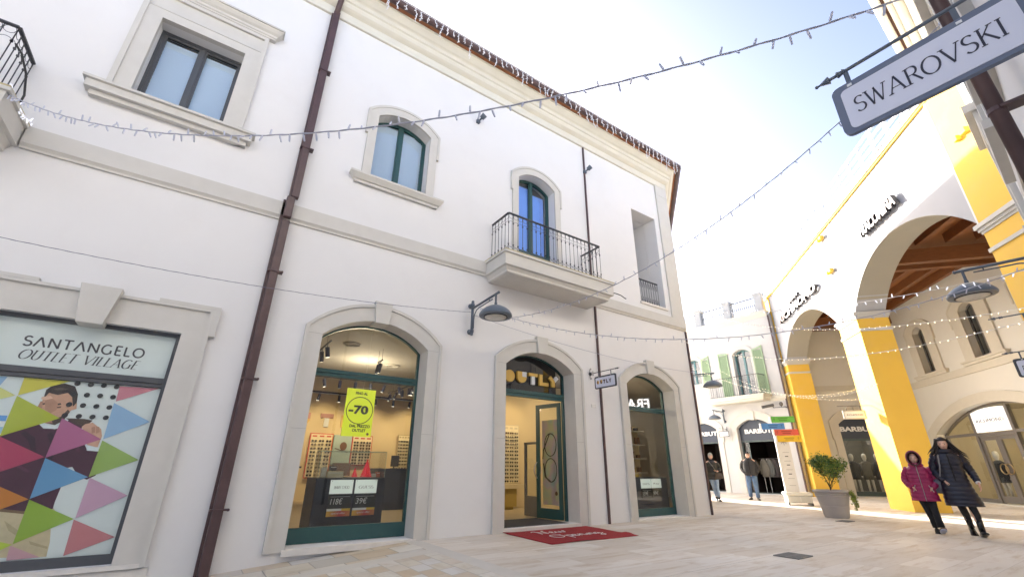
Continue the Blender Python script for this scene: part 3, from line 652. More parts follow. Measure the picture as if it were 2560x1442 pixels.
shutter(-13.22, -12.68, 4.6, 7.02, 6.94, B); shutter(-11.32, -10.80, 4.58, 6.90, 7.05, B); shutter(-14.30, -13.80, 5.57, 6.90, 7.05, B)
g = G(); pr = [(-.2, 4.24), (.0, 4.24), (.05, 4.29), (.06, 4.34), (.12, 4.37), (.13, 4.48), (.18, 4.50), (.18, 4.55), (-.2, 4.55)]
g.sweep([(23.1, 13.7), (22.45, 13.7), (22.45, 10.95), (23.1, 10.95)], pr); g.box(22.6, 23.1, 11.1, 13.55, 4.242, 4.545); bs = obj('balcony_slab', g, M_CORN, B)
railing([(23.08, 13.68), (22.42, 13.68), (22.42, 10.95), (23.08, 10.95)], 4.55, 5.53, .11, bs, rings=False)
g = G(FB); g.box(-10.19, -10.13, .0, .06, 0, 8.5); obj('downpipe', g, M_PIPE, B)
# barbuti shopfronts: navy arched panel with white letters, dark shop below
M_NAVYP = mat('barbuti_navy', (.035, .045, .07), .45)
def barbuti(O, f, parent, letters, dark=True, mann=False, lab=None):
    us = [p[0] for p in O]; zs_ = [p[1] for p in O]; a, b = min(us), max(us); zt = max(zs_)
    panel = [(a, 2.46)]+[q for q in O if q[1] > 2.46]+[(b, 2.46)]
    g = G(f); g.poly(panel, -.20, -.26); pn = obj('sign_panel', g, M_NAVYP, parent)
    g = G(f.shift(-.2)); g.box(a, b, 0, -.07, 2.38, 2.455); g.box(a, a+.07, 0, -.07, .03, 2.38); g.box(b-.07, b, 0, -.07, .03, 2.38); g.box(a, b, .003, -.068, .03, .22 if mann else .07)
    if not mann: g.box(a+.35, a+.39, -.01, -.06, .07, 2.38)
    w_ = obj('shop_window', g, mat('barbuti_frame', (.05, .075, .075), .4), parent)
    g = G(f.shift(-.235)); x1 = b-.07
    g.poly([(a+.07, .07), (a+.07, 2.38), (x1 if mann else a+.35, 2.38), (x1 if mann else a+.35, .07)], 0); obj('glass_pane', g, M_GLASS, w_)
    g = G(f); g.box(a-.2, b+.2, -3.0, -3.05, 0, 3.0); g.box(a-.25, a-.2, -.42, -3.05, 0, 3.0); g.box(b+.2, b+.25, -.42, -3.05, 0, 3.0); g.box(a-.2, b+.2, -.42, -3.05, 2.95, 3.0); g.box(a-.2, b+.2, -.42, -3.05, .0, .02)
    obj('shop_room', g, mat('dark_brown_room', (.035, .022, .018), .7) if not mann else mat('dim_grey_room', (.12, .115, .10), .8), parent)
    if letters:
        g = G(f); text(g, letters[0], letters[1], 2.78, letters[2], .22, -.198, -.17, bold=.035)
        obj('lettering', g, M_WHITE, pn)
    return w_
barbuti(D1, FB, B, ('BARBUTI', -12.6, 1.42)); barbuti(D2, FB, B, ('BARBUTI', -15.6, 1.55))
# clothes rails and coats inside the lane shop
def coat(x, y, z, rz, col, lab, grp, h=1.0, w_=.42):
    t = thing('hanging_coat', lab, 'coat', (x, y, z), rz, grp); g = G(); n = 9
    pr = [(.05, h), (.14, h-.03), (w_/2, h-.1), (w_/2*.97, h*.6), (w_/2*1.02, h*.3), (w_/2*1.15, 0)]
    vs = []; seg = 14
    for r, hh in pr:
        for k in range(seg): a = 2*math.pi*k/seg; vs.append((r*math.cos(a), (.09 if hh < h-.05 else .05)*math.sin(a)*(1+.2*math.sin(5*a)), hh))
    fs = [(i*seg+k, i*seg+(k+1) % seg, (i+1)*seg+(k+1) % seg, (i+1)*seg+k) for i in range(len(pr)-1) for k in range(seg)]+[tuple(range(seg)), tuple(range((len(pr)-1)*seg, len(pr)*seg))]
    g.add(vs, fs); obj('body', g, mat('coat_%d' % int(col[0]*1000), col, .85), t, local=True, smooth=True)
    for s in (-1, 1):
        g = G(); g.tube([(s*(w_/2-.04), 0, h-.12), (s*(w_/2+.06), .0, h-.4), (s*(w_/2+.07), .02, h-.72)], [.06, .055, .045], 8); obj('sleeve', g, mat('coat_%d' % int(col[0]*1000), col, .85), t, local=True, smooth=True)
    return t
for i, (y, c) in enumerate([(12.35, (.18, .16, .13)), (12.1, (.13, .13, .12)), (11.85, (.05, .04, .04)), (11.6, (.09, .07, .06)), (11.4, (.03, .03, .035))]):
    coat(24.1, y, .75, R(65), c, ['pale taupe coat at the left end of the rail in the dark shop', 'grey coat second on the rail in the dark shop', 'brown black coat in the middle of the rail in the dark shop', 'dark brown coat fourth on the rail in the dark shop', 'black coat at the right end of the rail in the dark shop'][i], 'coats on the rail in the dark shop', .85)
t = thing('clothes_rail', 'steel clothes rail with white feet inside the dark shop under the middle navy sign', 'clothes rail', (24.1, 11.9, .03))
g = G(); g.tube([(24.1, 11.2, 1.62), (24.1, 12.6, 1.62)], .014, 6); obj('top_rail', g, mat('brushed_steel', (.5, .5, .5), .3, 1), t)
for y in (11.3, 11.5, 12.2, 12.45):
    g = G(); g.tube([(24.1, y, .03), (24.1, y, 1.6)], .013, 5); obj('leg', g, M_WHITE, t)

# ------------------------------------------------------------------ yellow arcade building
Y = thing('arcade_building', 'white arcade building with ochre yellow pilasters, tall arches and a timber roofed loggia', 'building', tuple(P0))
DEP = .88
A1 = arch(-6.02, -.08, -.3, 6.0, 7.44, 24); A2 = arch(1.24, 7.19, -.3, 6.0, 7.42, 24); A3 = arch(8.55, 14.4, -.3, 6.0, 7.42, 24)
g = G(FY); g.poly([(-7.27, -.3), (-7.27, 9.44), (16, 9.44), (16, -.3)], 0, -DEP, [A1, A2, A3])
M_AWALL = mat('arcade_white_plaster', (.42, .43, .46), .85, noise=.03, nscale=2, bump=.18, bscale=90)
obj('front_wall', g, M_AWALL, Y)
M_SOF = mat('taupe_soffit_paint', (.36, .34, .285), .85, noise=.04, nscale=2)
for a_, b_ in ((-6.02, -.08), (1.24, 7.19), (8.55, 14.4)):
    g = G(FY); g.band(arch(a_+.001, b_-.001, 6.021, 6.03, 7.43, 24), arch(a_+.02, b_-.02, 6.021, 6.03, 7.41, 24), -.001, -DEP+.001); obj('arch_soffit', g, M_SOF, Y)
# yellow pilasters and pier cladding (proud of the wall), cornices
def pier(u0, u1, zt, whole=True):
    g = G(FY)
    g.box(u0-.012, u1+.012, .02, -DEP-.012, -.02, 5.92)
    o = obj('pier', g, M_YEL, Y); g = G()
    F2 = FY
    for z0, z1, w_ in ((5.37, 5.45, .03), ):
        g = G(FY); g.box(u0-w_-.012, u1+w_+.012, .02+w_, -DEP-w_-.012, z0, z1); obj('pier_moulding', g, M_STONE, Y)
    g = G(FY)
    for z0, z1, w_ in ((5.80, 5.86, .02), (5.86, 5.93, .05), (5.93, 6.02, .085)): g.box(u0-w_-.012, u1+w_+.012, .02+w_, -DEP-w_-.012, z0, z1)
    obj('capital', g, M_STONE, Y)
pier(-.08, 1.24, 5.9); pier(-7.27+.05, -6.02, 5.9); pier(7.19, 8.55, 5.9)
for q_ in ((-7.26, -6.55, .035), (7.24, 8.50, .07)): g = G(FY); g.box(q_[0], q_[1], .0, q_[2], 6.02, 9.40); obj('pilaster', g, M_YEL, Y)
g = G(FY); g.box(7.19, 7.24, .0, .068, 6.02, 9.40); obj('pilaster_edge', g, M_WALL, Y)
g = G(FY); g.box(-7.30, 16, 0, .06, 9.44, 9.50); obj('cornice_stripe', g, M_YEL, Y)
g = G(FY); g.box(-7.30, 16, -.5, .10, 9.502, 9.62); g.box(-7.3, 16, -.5, .14, 9.625, 9.68); obj('coping', g, M_WHITE, Y)
# roof railing
rr_ = thing('roof_railing', 'long white railing with dark slots along the roof edge of the arcade building', 'railing', tuple(P0+Vector((0, 0, 9.68))))
g = G(FY); h = G(FY)
for i in range(30):
    g = G(FY); u = -7.0+i*.74; g.box(u-.04, u+.04, -.02, -.10, 9.68, 10.62); obj('post', g, M_WHITE, rr_)
g = G(FY)
for z in (9.82, 10.05, 10.30, 10.56): g.box(-7.1, 15.5, -.035, -.085, z, z+.07)
obj('rails', g, M_WHITE, rr_)
# loggia interior: end wall, shop wall, ceiling timbers, roof
D3 = arch(1.83, 3.65, .03, 3.10, 3.48)
g = G(FE); g.poly([(.60, -.3), (.60, 8.6), (5.3, 8.6), (5.3, -.3)], 0, -.35, [D3]); obj('loggia_wall', g, M_LOGGIA, Y)
WA = arch(-4.98, -4.24, 4.96, 6.70, 6.92); WB = arch(-1.92, -1.10, 4.96, 6.74, 6.96); WC = arch(1.1, 1.9, 4.96, 6.74, 6.96)
RA = [(-5.64, .03), (-5.64, 2.50)]+[q for q in arch(-5.64, .85, .03, 2.50, 3.42, 24)[2:-2]]+[(.85, 2.50), (.85, .03)]
RA2 = arch(3.0, 8.2, .03, 2.50, 3.42, 20)
g = G(FR); g.poly([(-7.0, -.3), (-7.0, 8.6), (15, 8.6), (15, -.3)], 0, -.35, [WA, WB, WC, RA, RA2]); obj('loggia_wall', g, M_LOGGIA, Y)
M_LTRIM = mat('loggia_trim', (.60, .56, .47), .75, noise=.05, nscale=5)
g = G(FE); g.box(.6, 4.9, -.1, .05, 4.62, 4.88); obj('string_course', g, M_LTRIM, Y)
g = G(FR); g.box(-6.95, 15, -.1, .05, 4.49, 4.76); obj('string_course', g, M_LTRIM, Y)
bsurround(1.83, 3.65, 3.10, 3.48, .30, .32, 0, 2.42, True, Y, FE, M_LTRIM)
for W_, a, b in ((WA, -4.98, -4.24), (WB, -1.92, -1.10), (WC, 1.1, 1.9)):
    bsurround(a, b, W_[1][1], max(q[1] for q in W_), .52, .28, 4.90, 6.2, False, Y, FR, M_LTRIM, .06)
    g = G(FR); g.box(a-.70, b+.70, -.05, .14, 4.86, 4.93); g.box(a-.66, b+.66, -.05, .10, 4.765, 4.86); obj('sill', g, M_LTRIM, Y)
    bwin('upper_window', W_, 4.96, .1, -.20, FR, Y, mat('grey_bronze', (.10, .10, .10), .4))
bsurround(-5.64, .85, 2.50, 3.42, .50, .36, 0, None, False, Y, FR, M_LTRIM, .07); bsurround(3.0, 8.2, 2.50, 3.42, .50, .36, 0, None, False, Y, FR, M_LTRIM, .07)
g = G(FY); g.box(-7.2, 15.9, -DEP-.01, -5.1, 8.42, 8.5); obj('ceiling_boards', g, M_WOOD2, Y)
g = G(FY); g.box(-7.25, 16, -.3, -13, 9.2, 9.43); g.box(-7.25, 16, -12.8, -13, -.3, 9.2); g.box(-7.27, -6.96, -5.3, -12.8, -.3, 9.2); g.box(15.8, 16, -.9, -12.8, -.3, 9.2); g.box(-7.27, -6.97, -DEP-.0, -5.3, 8.6, 9.2); obj('roof', g, M_WALLB, Y)
for i, o in enumerate([-1.35, -2.2, -3.05, -3.9, -4.7]):
    for (a, b) in ((-6.9, -.3), (1.45, 8.3)):
        g = G(FY); g.box(a+.2, b-.25, o-.08, o+.08, 8.10, 8.42); obj('purlin', g, M_WOOD, Y)
        g = G(FY); 
        g.box(b-.25, b-.242, o-.075, o+.075, 8.10, 8.24); g.box(a+.192, a+.2, o-.075, o+.075, 8.10, 8.24); obj('purlin_end', g, mat('end_grain', (.5, .42, .3), .8), Y)
for u in (-6.6, .95, 8.6):
    g = G(FY); g.box(u-.42, u-.2, -DEP-.0, -4.92, 7.62, 8.10); obj('beam', g, M_WOOD, Y)
    g = G(FY); g.box(u+.2, u+.42, -DEP-.0, -4.92, 7.62, 8.10); obj('beam', g, M_WOOD, Y)
barbuti(D3, FE, Y, ('BARBUTI', 1.93, 1.5), mann=True)
# richmond shopfront
M_RF = mat('bronze_grey_frame', (.17, .155, .14), .45)
g = G(FR.shift(-.25)); RAi = [(-5.56, .03), (-5.56, 2.50)]+[q for q in arch(-5.56, .77, .03, 2.50, 3.34, 24)[2:-2]]+[(.77, 2.50), (.77, .03)]
g.band(RA, RAi, 0, -.1)
for u in (-3.80, -1.93): g.box(u-.06, u+.06, .02, -.10, .03, 3.3)
g.box(-5.6, -3.86, .01, -.09, 2.36, 2.46); g.box(-1.87, .8, .01, -.09, 2.36, 2.46); g.box(-3.74, -1.99, .008, -.088, 2.30, 2.42); g.box(-5.6, -3.86, .01, -.09, .03, .16); g.box(-1.87, .8, .01, -.09, .03, .16)
rf = obj('shop_window', g, M_RF, Y)
for a, b in ((-3.74, -2.87), (-2.86, -1.99)):
    g = G(FR.shift(-.27)); g.box(a, a+.12, 0, -.06, .06, 2.29); g.box(b-.12, b, 0, -.06, .06, 2.29); g.box(a+.12, b-.12, -.003, -.057, .06, .28); g.box(a+.12, b-.12, -.003, -.057, 2.17, 2.29)
    d_ = obj('door_leaf', g, M_RF, rf)
for s, u in ((-1, -2.99), (1, -2.74)):
    g = G(FR.shift(-.20)); g.torus((u, 0, 1.18), .17, .018, 20, 6); obj('ring_handle', g, mat('brass', (.45, .34, .18), .3, 1), rf, smooth=True)
g = G(FR.shift(-.31)); g.poly(RAi, 0); obj('glass_pane', g, M_GLASS, rf)
g = G(FR.shift(-.22)); P_ = [(-3.70, 2.45), (-3.70, 3.16), (-3.3, 3.24), (-2.86, 3.28), (-2.4, 3.28), (-2.02, 3.25), (-2.02, 2.45)]; g.poly(P_, 0, -.04); sg = tag(obj('shop_sign', g, mat('sign_white_lit', (.85, .83, .80), .5, emit=.25), origin=tuple(FR.pt(-2.86, -.22, 2.45))), 'white arched panel reading RICHMOND over the bronze framed glass doors', 'sign')
g = G(FR.shift(-.22)); text(g, 'RICHMOND', -3.52, 2.78, 1.36, .12, .004, .010); text(g, 'JOHN', -2.98, 2.93, .26, .045, .004, .008); 
o_ = obj('lettering', g, M_BLACK); o_.data.transform(Matrix.Translation(-Vector(sg.location))); o_.parent = sg
g = G(FR); g.box(-6.4, 9, -5.0, -5.05, 0, 3.6); g.box(-6.4, 9, -.36, -5.05, 0, .02); g.box(-6.4, 9, -.36, -5.05, 3.6, 3.65); g.box(-6.45, -6.4, -.36, -5.05, 0, 3.6); g.box(1.9, 1.95, -.36, -5.05, 0, 3.6)
obj('shop_room', g, mat('tan_room', (.42, .37, .27), .8), Y)
# neighbouring fashion shop with a lit name, mirrored in the right arched window
g = G(FR.shift(-.22)); g.poly(RA2, -.02, -.05); obj('sign_panel', g, mat('mid_grey_panel', (.16, .16, .16), .5), Y)
# name letters standing off the wall
def wall_letters(word, u0, z0, w_, h_, lab, o0=.04, o1=.16, bold=.02, f=FY, m=None):
    g = G(f); text(g, word, u0, z0, w_, h_, o0, o1, bold=bold)
    t_ = tag(obj('name_letters', g, mat('letter_shaded_side', (.05, .045, .045), .5), origin=tuple(f.pt(u0, 0, z0))), lab, 'lettering')  # shade on the letter sides is put into this dark colour
    g = G(f); text(g, word, u0, z0, w_, h_, o1, o1+.004, bold=bold*.6); obj('letter_fronts', g, m or mat('letter_pink_white', (.72, .62, .60), .5), t_); return t_
wall_letters('FRACOMINA', 3.2, 7.86, 2.0, .34, 'raised letters FRACOMINA on the sunlit white wall above the near tall arch')
wall_letters('RICHMOND', -5.3, 7.66, 4.55, .32, 'row of raised dark-edged letters RICHMOND on the white wall above the far arch')
wall_letters('JOHN', -3.70, 8.10, 1.15, .16, 'small raised letters JOHN above the larger far row of letters')
# yellow up/down wall lights
def updown(u, z, lab):
    t = thing('wall_light', lab, 'wall light', tuple(FY.pt(u, 0, z)), 0, 'yellow box lights on the arcade wall')
    g = G(FY); g.box(u-.07, u+.07, 0, .05, z-.04, z+.04); obj('mount', g, M_YEL, t)
    for s in (-1, 1): g = G(FY); g.box(u+s*.05, u+s*.17, .03, .16, z-.06, z+.06) if s < 0 else g.box(u+.05, u+.22, .03, .16, z-.05, z+.07); bevel(obj('lamp_box', g, M_YEL, t), .01)
updown(7.8, 7.95, 'yellow box light highest on the arcade wall, nearest to the thick brown downpipe'); updown(.56, 7.84, 'yellow box light between the two rows of raised letters'); updown(.54, 9.20, 'yellow box light just under the roof edge between the two arches')
g = G(FY); g.box(-6.9, -6.8, .04, .12, 6.9, 7.0); tag(obj('junction_box', g, M_LAMP, origin=tuple(FY.pt(-6.85, .04, 6.9))), 'small grey box on the thin yellow pilaster next to the green shuttered building', 'box')

# ------------------------------------------------------------------ near right building (only its edge shows)
S_ = thing('corner_building', 'white building hugging the right edge of the photo with brown downpipe and stone window trims', 'building', (3, -.8, 0))
g = G(FS); WS = [(-11.0, 5.1), (-11.0, 7.2), (-9.8, 7.2), (-9.8, 5.1)]
g.box(-12.3, 9, 0, -.4, -.5, 9.5); g.box(-12.3, -11.9, -.4, -9, -.5, 9.5); g.box(-12.3, 9, -8.6, -9, -.5, 9.5); g.box(8.6, 9, -.4, -8.6, -.5, 9.5); obj('wall', g, M_WALL, S_)
g = G(FS); g.box(-12.9, 9.4, .55, -9.4, 9.9, 10.02); obj('roof', g, M_TILE, S_)
g = G(FS); g.box(-12.3, 9, 0, .08, 9.2, 9.35); g.box(-12.5, 9, 0, .22, 9.35, 9.6); g.box(-12.7, 9, 0, .38, 9.6, 9.75); g.box(-12.8, 9, 0, .48, 9.75, 9.895); obj('cornice', g, M_CORN, S_)
g = G(FS); g.tube([(-12.9, .60, 9.92), (9.3, .60, 9.92)], .075, 10); obj('gutter', g, M_CORN, S_)
g = G(FS); g.tube([(-3.75, .14, -.2), (-3.75, .14, 9.2), (-3.75, .5, 9.75)], .042, 14); pp_ = obj('downpipe', g, M_PIPE, S_, smooth=True)
g = G(FS)
for z in (2.6, 3.2, 5.1, 7.0): g = G(FS); g.tube([(-3.75, .14, z), (-3.75, .14, z+.03)], .048, 14); g.box(-3.80, -3.70, 0, .12, z+.005, z+.025); obj('pipe_bracket', g, M_PIPE, pp_)
def trim(u0, u1, z0, z1, nm='window_trim', d=.08):
    g = G(FS); g.band([(u0, z0), (u0, z1), (u1, z1), (u1, z0)], [(u0+.16, z0), (u0+.16, z1-.16), (u1-.16, z1-.16), (u1-.16, z0)], 0, d); g.box(u0-.08, u1+.08, 0, d+.07, z0-.12, z0-.001); g.box(u0+.16, u1-.16, .0, .004, z0, z1-.16); g.box(u0-.06, u1+.06, 0, d+.10, z1+.002, z1+.16)
    obj(nm, g, M_STONE, S_)
trim(-11.8, -10.3, 4.75, 7.1); trim(-8.1, -6.6, 4.75, 7.1); trim(-5.9, -4.4, 4.75, 7.3, d=.07); trim(-3.2, -1.9, 4.75, 7.3, d=.06)
g = G(FS); g.box(-12.3, -3.9, 0, .07, 4.1, 4.38); g.box(-12.32, -11.9, 0, .06, 4.38, 9.2); obj('string_course', g, M_STONE, S_)
# ------------------------------------------------------------------ bracket lamps
def wall_lamp(f, u, lab, grp, z=0, arm=1.08, proto=[]):
    base = f.pt(u, 0, z); rz = math.atan2(f.n.y, f.n.x)
    if proto:
        t = copy_tree(proto[0]); t.location = base; t.rotation_euler = (0, 0, rz); t['label'] = lab; return t
    t = thing('bracket_lamp', lab, 'wall lamp', tuple(base), rz, grp); proto.append(t)
    g = G(); g.tube([(.10, 0, 3.56), (.10, 0, 4.24)], .030, 10)
    for zz in (3.62, 4.17): g.tube([(0, 0, zz), (.10, 0, zz)], .028, 8); g.tube([(0, 0, zz), (.018, 0, zz)], .055, 12); g.tube([(.10, 0, zz-.03), (.10, 0, zz+.03)], .042, 10)
    g.ball((.10, 0, 4.24), .034, seg=8, rings=5); g.ball((.10, 0, 3.555), .034, seg=8, rings=5)
    obj('wall_post', g, M_LAMP, t, local=True, smooth=True)
    g = G(); g.tube([(.10, 0, 4.10), (arm+.06, 0, 4.14)], .024, 10); g.ball((arm+.07, 0, 4.14), .03, seg=8, rings=5)
    pts = [(.16, 0, 3.66), (.16, 0, 3.84), (.19, 0, 3.95), (.26, 0, 4.02), (.36, 0, 4.045), (.60, 0, 4.055), (arm-.14, 0, 4.07)]
    g.tube(pts, .012, 6); g.tube([(arm-.26, 0, 4.065), (arm-.26, 0, 4.13)], .010, 6); g.tube([(.10, 0, 3.74), (.16, 0, 3.74)], .010, 5); g.tube([(.10, 0, 3.93), (.175, 0, 3.93)], .010, 5)
    obj('arm', g, M_LAMP, t, local=True, smooth=True)
    g = G(); c = (arm-.02, 0, 0); g.tube([(arm-.02, 0, 4.13), (arm-.02, 0, 3.94)], .021, 10); g.tube([(arm-.02, 0, 3.96), (arm-.02, 0, 3.90)], .028, 10)
    g.lathe(c, [(.03, 3.91), (.07, 3.90), (.14, 3.875), (.21, 3.835), (.27, 3.785), (.305, 3.73), (.31, 3.705), (.30, 3.685), (.235, 3.675), (.225, 3.69), (.20, 3.70)], 32)
    sh = obj('lamp_shade', g, M_LAMP, t, local=True, smooth=True); sh.data.set_sharp_from_angle(angle=R(50))
    g = G(); g.lathe(c, [(.215, 3.684), (.20, 3.665), (.12, 3.655), (.02, 3.652)], 28); obj('diffuser', g, M_DIFF, sh, local=True, smooth=True)
    g = G(); g.torus((arm-.02, 0, 3.676), .212, .012, 28, 6, 'uo'); obj('diffuser_ring', g, M_BLACK, sh, local=True, smooth=True)
    return t
GL_ = 'grey blue dome lamps on wall brackets'
wall_lamp(FA, 4.12, 'grey dome lamp on the white wall left of the shop door', GL_, .0, 1.0)
wall_lamp(FS, -10.0, 'large grey dome lamp with cream diffuser in front of the arcade windows', GL_, .05, 1.0)
FSIDE = Frame((11.5, 7.5, 0), tuple(E40), (math.sin(R(40.5)), -math.cos(R(40.5)), 0))
wall_lamp(FSIDE, 2.63, 'grey dome lamp in front of the green shutters', GL_, 0, 1.0)
wall_lamp(FB, -13.43, 'grey dome lamp between the two navy signs below the green shuttered balcony', GL_, -.18, 1.0)

# ------------------------------------------------------------------ hanging blade signs
M_BOARD = mat('sign_board_grey', (.045, .052, .065), .45)
M_FACE = mat('sign_face_white', (.72, .74, .84), .4)
def rrect(u0, u1, z0, z1, r, n=4):
    out = []
    for cx, cz, a0 in ((u1-r, z0+r, -90), (u1-r, z1-r, 0), (u0+r, z1-r, 90), (u0+r, z0+r, 180)):
        out += [(cx+r*math.cos(R(a0+90*i/n)), cz+r*math.sin(R(a0+90*i/n))) for i in range(n+1)]
    return out
def blade(name_, X, Ywall, sgn, tip, b0, b1, z0, z1, zarm, lab, writer, sc_=1, cat='hanging sign', board=True, scroll=True, fr=None, hang=(.22, .78)):
    """sign hanging from a bracket; frame u axis runs out of the wall (sgn) or to the wall; face looks along n"""
    f = fr; t = thing(name_, lab, cat, tuple(f.pt(0, 0, zarm)), 0, None)
    g = G(f); g.tube([(0, 0, zarm), (tip-.09*sc_, 0, zarm)], .0085*sc_, 6)
    g.tube([(tip-.13*sc_, 0, zarm), (tip-.12*sc_, 0, zarm), (tip-.105*sc_, 0, zarm), (tip-.095*sc_, 0, zarm), (tip-.085*sc_, 0, zarm), (tip-.06*sc_, 0, zarm), (tip, 0, zarm)], [.008*sc_, .016*sc_, .010*sc_, .015*sc_, .008*sc_, .019*sc_, .003*sc_], 8); g.ball((tip, 0, zarm), .006*sc_, seg=6, rings=4)
    if scroll:
        for s in (-1, 1):
            pts = [(s0*.0+.012+.05*(1-math.cos(a))*.8, 0, zarm+s*(.02+.10*math.sin(a/2))) for s0, a in [(0, math.pi*k/8) for k in range(9)]]
            g.tube([(.012, 0, zarm), (.012, 0, zarm+s*.09), (.03, 0, zarm+s*.13), (.055, 0, zarm+s*.12), (.055, 0, zarm+s*.10), (.04, 0, zarm+s*.095)], .006, 5)
            g.tube([(.03, 0, zarm+s*.01), (.06, 0, zarm+s*.02), (.10, 0, zarm+s*.05), (.125, 0, zarm+s*.045), (.12, 0, zarm+s*.02), (.10, 0, zarm+s*.02)], .005, 5)
        for k in range(6): a = math.pi*k/3; g.ball((.02, .03*math.cos(a), zarm+.03*math.sin(a)), .016, seg=6, rings=4)
        g.ball((.035, 0, zarm), .016, seg=6, rings=4)
    obj('bracket', g, M_LAMP if sc_ > 1.2 else M_IRON, t)
    if board:
        g = G(f); r = .035; g.poly(rrect(b0, b1, z0, z1, r), -.012, .012); bd = obj('board', g, M_BOARD, t)
        for q in hang:
            u = b0+(b1-b0)*q; g = G(f); g.box(u-.010, u+.010, -.003, .003, z1-.02, zarm); obj('hanger', g, M_LAMP, bd)
            g = G(f); g.box(u-.010, u+.010, .0125, .015, z1-.024, z1-.013); obj('rivet', g, M_WHITE, bd)
        m_ = .034; g = G(f); g.poly(rrect(b0+m_, b1-m_, z0+m_*.75, z1-m_, .022), .012, .0155); fc = obj('sign_face', g, M_FACE, bd)
        if writer: writer(f, bd)
    return t
F_OUT = Frame((7.42, 7.5, 0), (0, -1, 0), (-1, 0, 0))
M_OY = mat('letter_mustard', (.62, .40, .10), .5); M_OB = mat('letter_brown', (.16, .08, .04), .5)
def outly_small(f, p):
    u, h = .235, .085; z = 2.885; S = .0158
    g = G(f); g.poly([(u+.035+.035*math.cos(a), z+h/2+h/2*math.sin(a)) for a in [2*math.pi*k/20 for k in range(20)]], S, S+.004); g.poly([(u+.105, z+h), (u+.105, z+.035)]+[(u+.14+.035*math.cos(a), z+.035+.035*math.sin(a)) for a in [math.pi+math.pi*k/8 for k in range(9)]]+[(u+.175, z+h)], S, S+.004); obj('lettering', g, M_OB, p)
    g = G(f); g.poly([(u+.035+.035*math.cos(a), z+h/2+h/2*math.sin(a)) for a in [-math.pi/2+math.pi*k/10 for k in range(11)]], S+.004, S+.006); g.box(u+.14, u+.175, S+.004, S+.006, z+.04, z+h); obj('lettering', g, M_OY, p)
    g = G(f); g.box(u+.20, u+.27, S, S+.004, z+h-.028, z+h); g.box(u+.222, u+.248, S, S+.004, z, z+h-.028); g.box(u+.295, u+.318, S, S+.004, z, z+h); g.box(u+.318, u+.355, S, S+.004, z, z+.026)
    g.poly([(u+.372, z+h), (u+.395, z+h), (u+.412, z+.055), (u+.43, z+h), (u+.45, z+h), (u+.424, z+.035), (u+.424, z), (u+.40, z), (u+.40, z+.035)], S, S+.004); obj('lettering', g, mat('letter_slate', (.10, .08, .09), .5), p)
blade('hanging_sign', 0, 0, 0, .93, .16, .82, 2.785, 3.065, 3.165, 'white OUTLY sign in a dark rounded board hanging by the thin brown pipe', outly_small, fr=F_OUT)
XS = 2.25; YF = -.33+.055*XS
F_SW = Frame((XS, .50, 0), (0, -1, 0), (-1, 0, 0))   # u runs from the tip back to the wall
def sw_writer(f, p):
    g = G(f); callig(g, 'SWAROVSKI', .115, 2.655, .50, .088, .0157, .0172, thick=.115, thin=.035); obj('lettering', g, mat('letter_dark_grey', (.035, .035, .055), .5), p)
def blade_r(X, tipY, zarm, lab, b=None, writer=None, sc_=1.0, wallY=None, hang=(.12, .72), zb=None):
    f = Frame((X, tipY, 0), (0, -1, 0), (-1, 0, 0)); t = thing('hanging_sign', lab, 'hanging sign', (X, tipY, zarm), 0)
    L = tipY-(-.33+.055*X); g = G(f)
    g.tube([(0.0, 0, zarm), (.012, 0, zarm), (.055, 0, zarm), (.058, 0, zarm), (.085, 0, zarm), (.09, 0, zarm), (.11, 0, zarm), (.115, 0, zarm), (.125, 0, zarm)], [.0055, .005, .021, .008, .008, .017, .011, .017, .009], 8); g.ball((-.002, 0, zarm), .009, seg=8, rings=5)
    g.tube([(.12, 0, zarm), (L, 0, zarm)], .0085*sc_, 8); g.tube([(L-.01, 0, zarm-.12), (L-.01, 0, zarm+.12)], .012, 6)
    obj('bracket', g, M_LAMP, t)
    if b:
        b0, b1, z0, z1 = b; g = G(f); g.poly(rrect(b0, b1, z0, z1, .033), -.012, .012); bd = obj('board', g, mat('sign_board_blue_grey', (.15, .18, .25), .5) if writer else M_BOARD, t)
        for q in hang:
            u = b0+(b1-b0)*q; g = G(f); g.box(u-.010, u+.010, -.003, .003, z1-.02, zarm); obj('hanger', g, M_LAMP, bd)
            g = G(f); g.box(u-.0095, u+.0095, .0125, .015, z1-.026, z1-.013); obj('rivet', g, M_WHITE, bd)
        m_ = .034; g = G(f); g.poly(rrect(b0+m_, b1-m_*1.0, z0+m_*.6, z1-m_, .024), .012, .0155); obj('sign_face', g, M_FACE, bd)
        if writer: writer(f, bd)
    elif hang:
        u = .30; g = G(f); g.box(u-.008, u+.008, -.003, .003, zarm-.16, zarm); obj('hanger', g, M_LAMP, t)
    return t
blade_r(XS, .505, 2.925, 'big white SWAROVSKI sign on a blue grey rounded board hanging from an arrow tipped bracket', (.045, .70, 2.565, 2.845), sw_writer)
blade_r(8.2, .93, 2.93, 'thin arrow tipped sign bracket between the dome lamp and the cut-off sign')
def fw(f, p): g = G(f); g.box(.16, .168, .0157, .017, 2.57, 2.70); g.box(.168, .21, .0157, .017, 2.69, 2.70); g.box(.168, .20, .0157, .017, 2.63, 2.64); obj('lettering', g, M_BLACK, p)
t = blade_r(10.9, 1.25, 2.93, 'dark framed hanging sign cut off by the right photo edge, below the large dome lamp', (.08, .75, 2.52, 2.82), None, hang=(.16, .8))
fw(Frame((10.9, 1.25, 0), (0, -1, 0), (-1, 0, 0)), t)
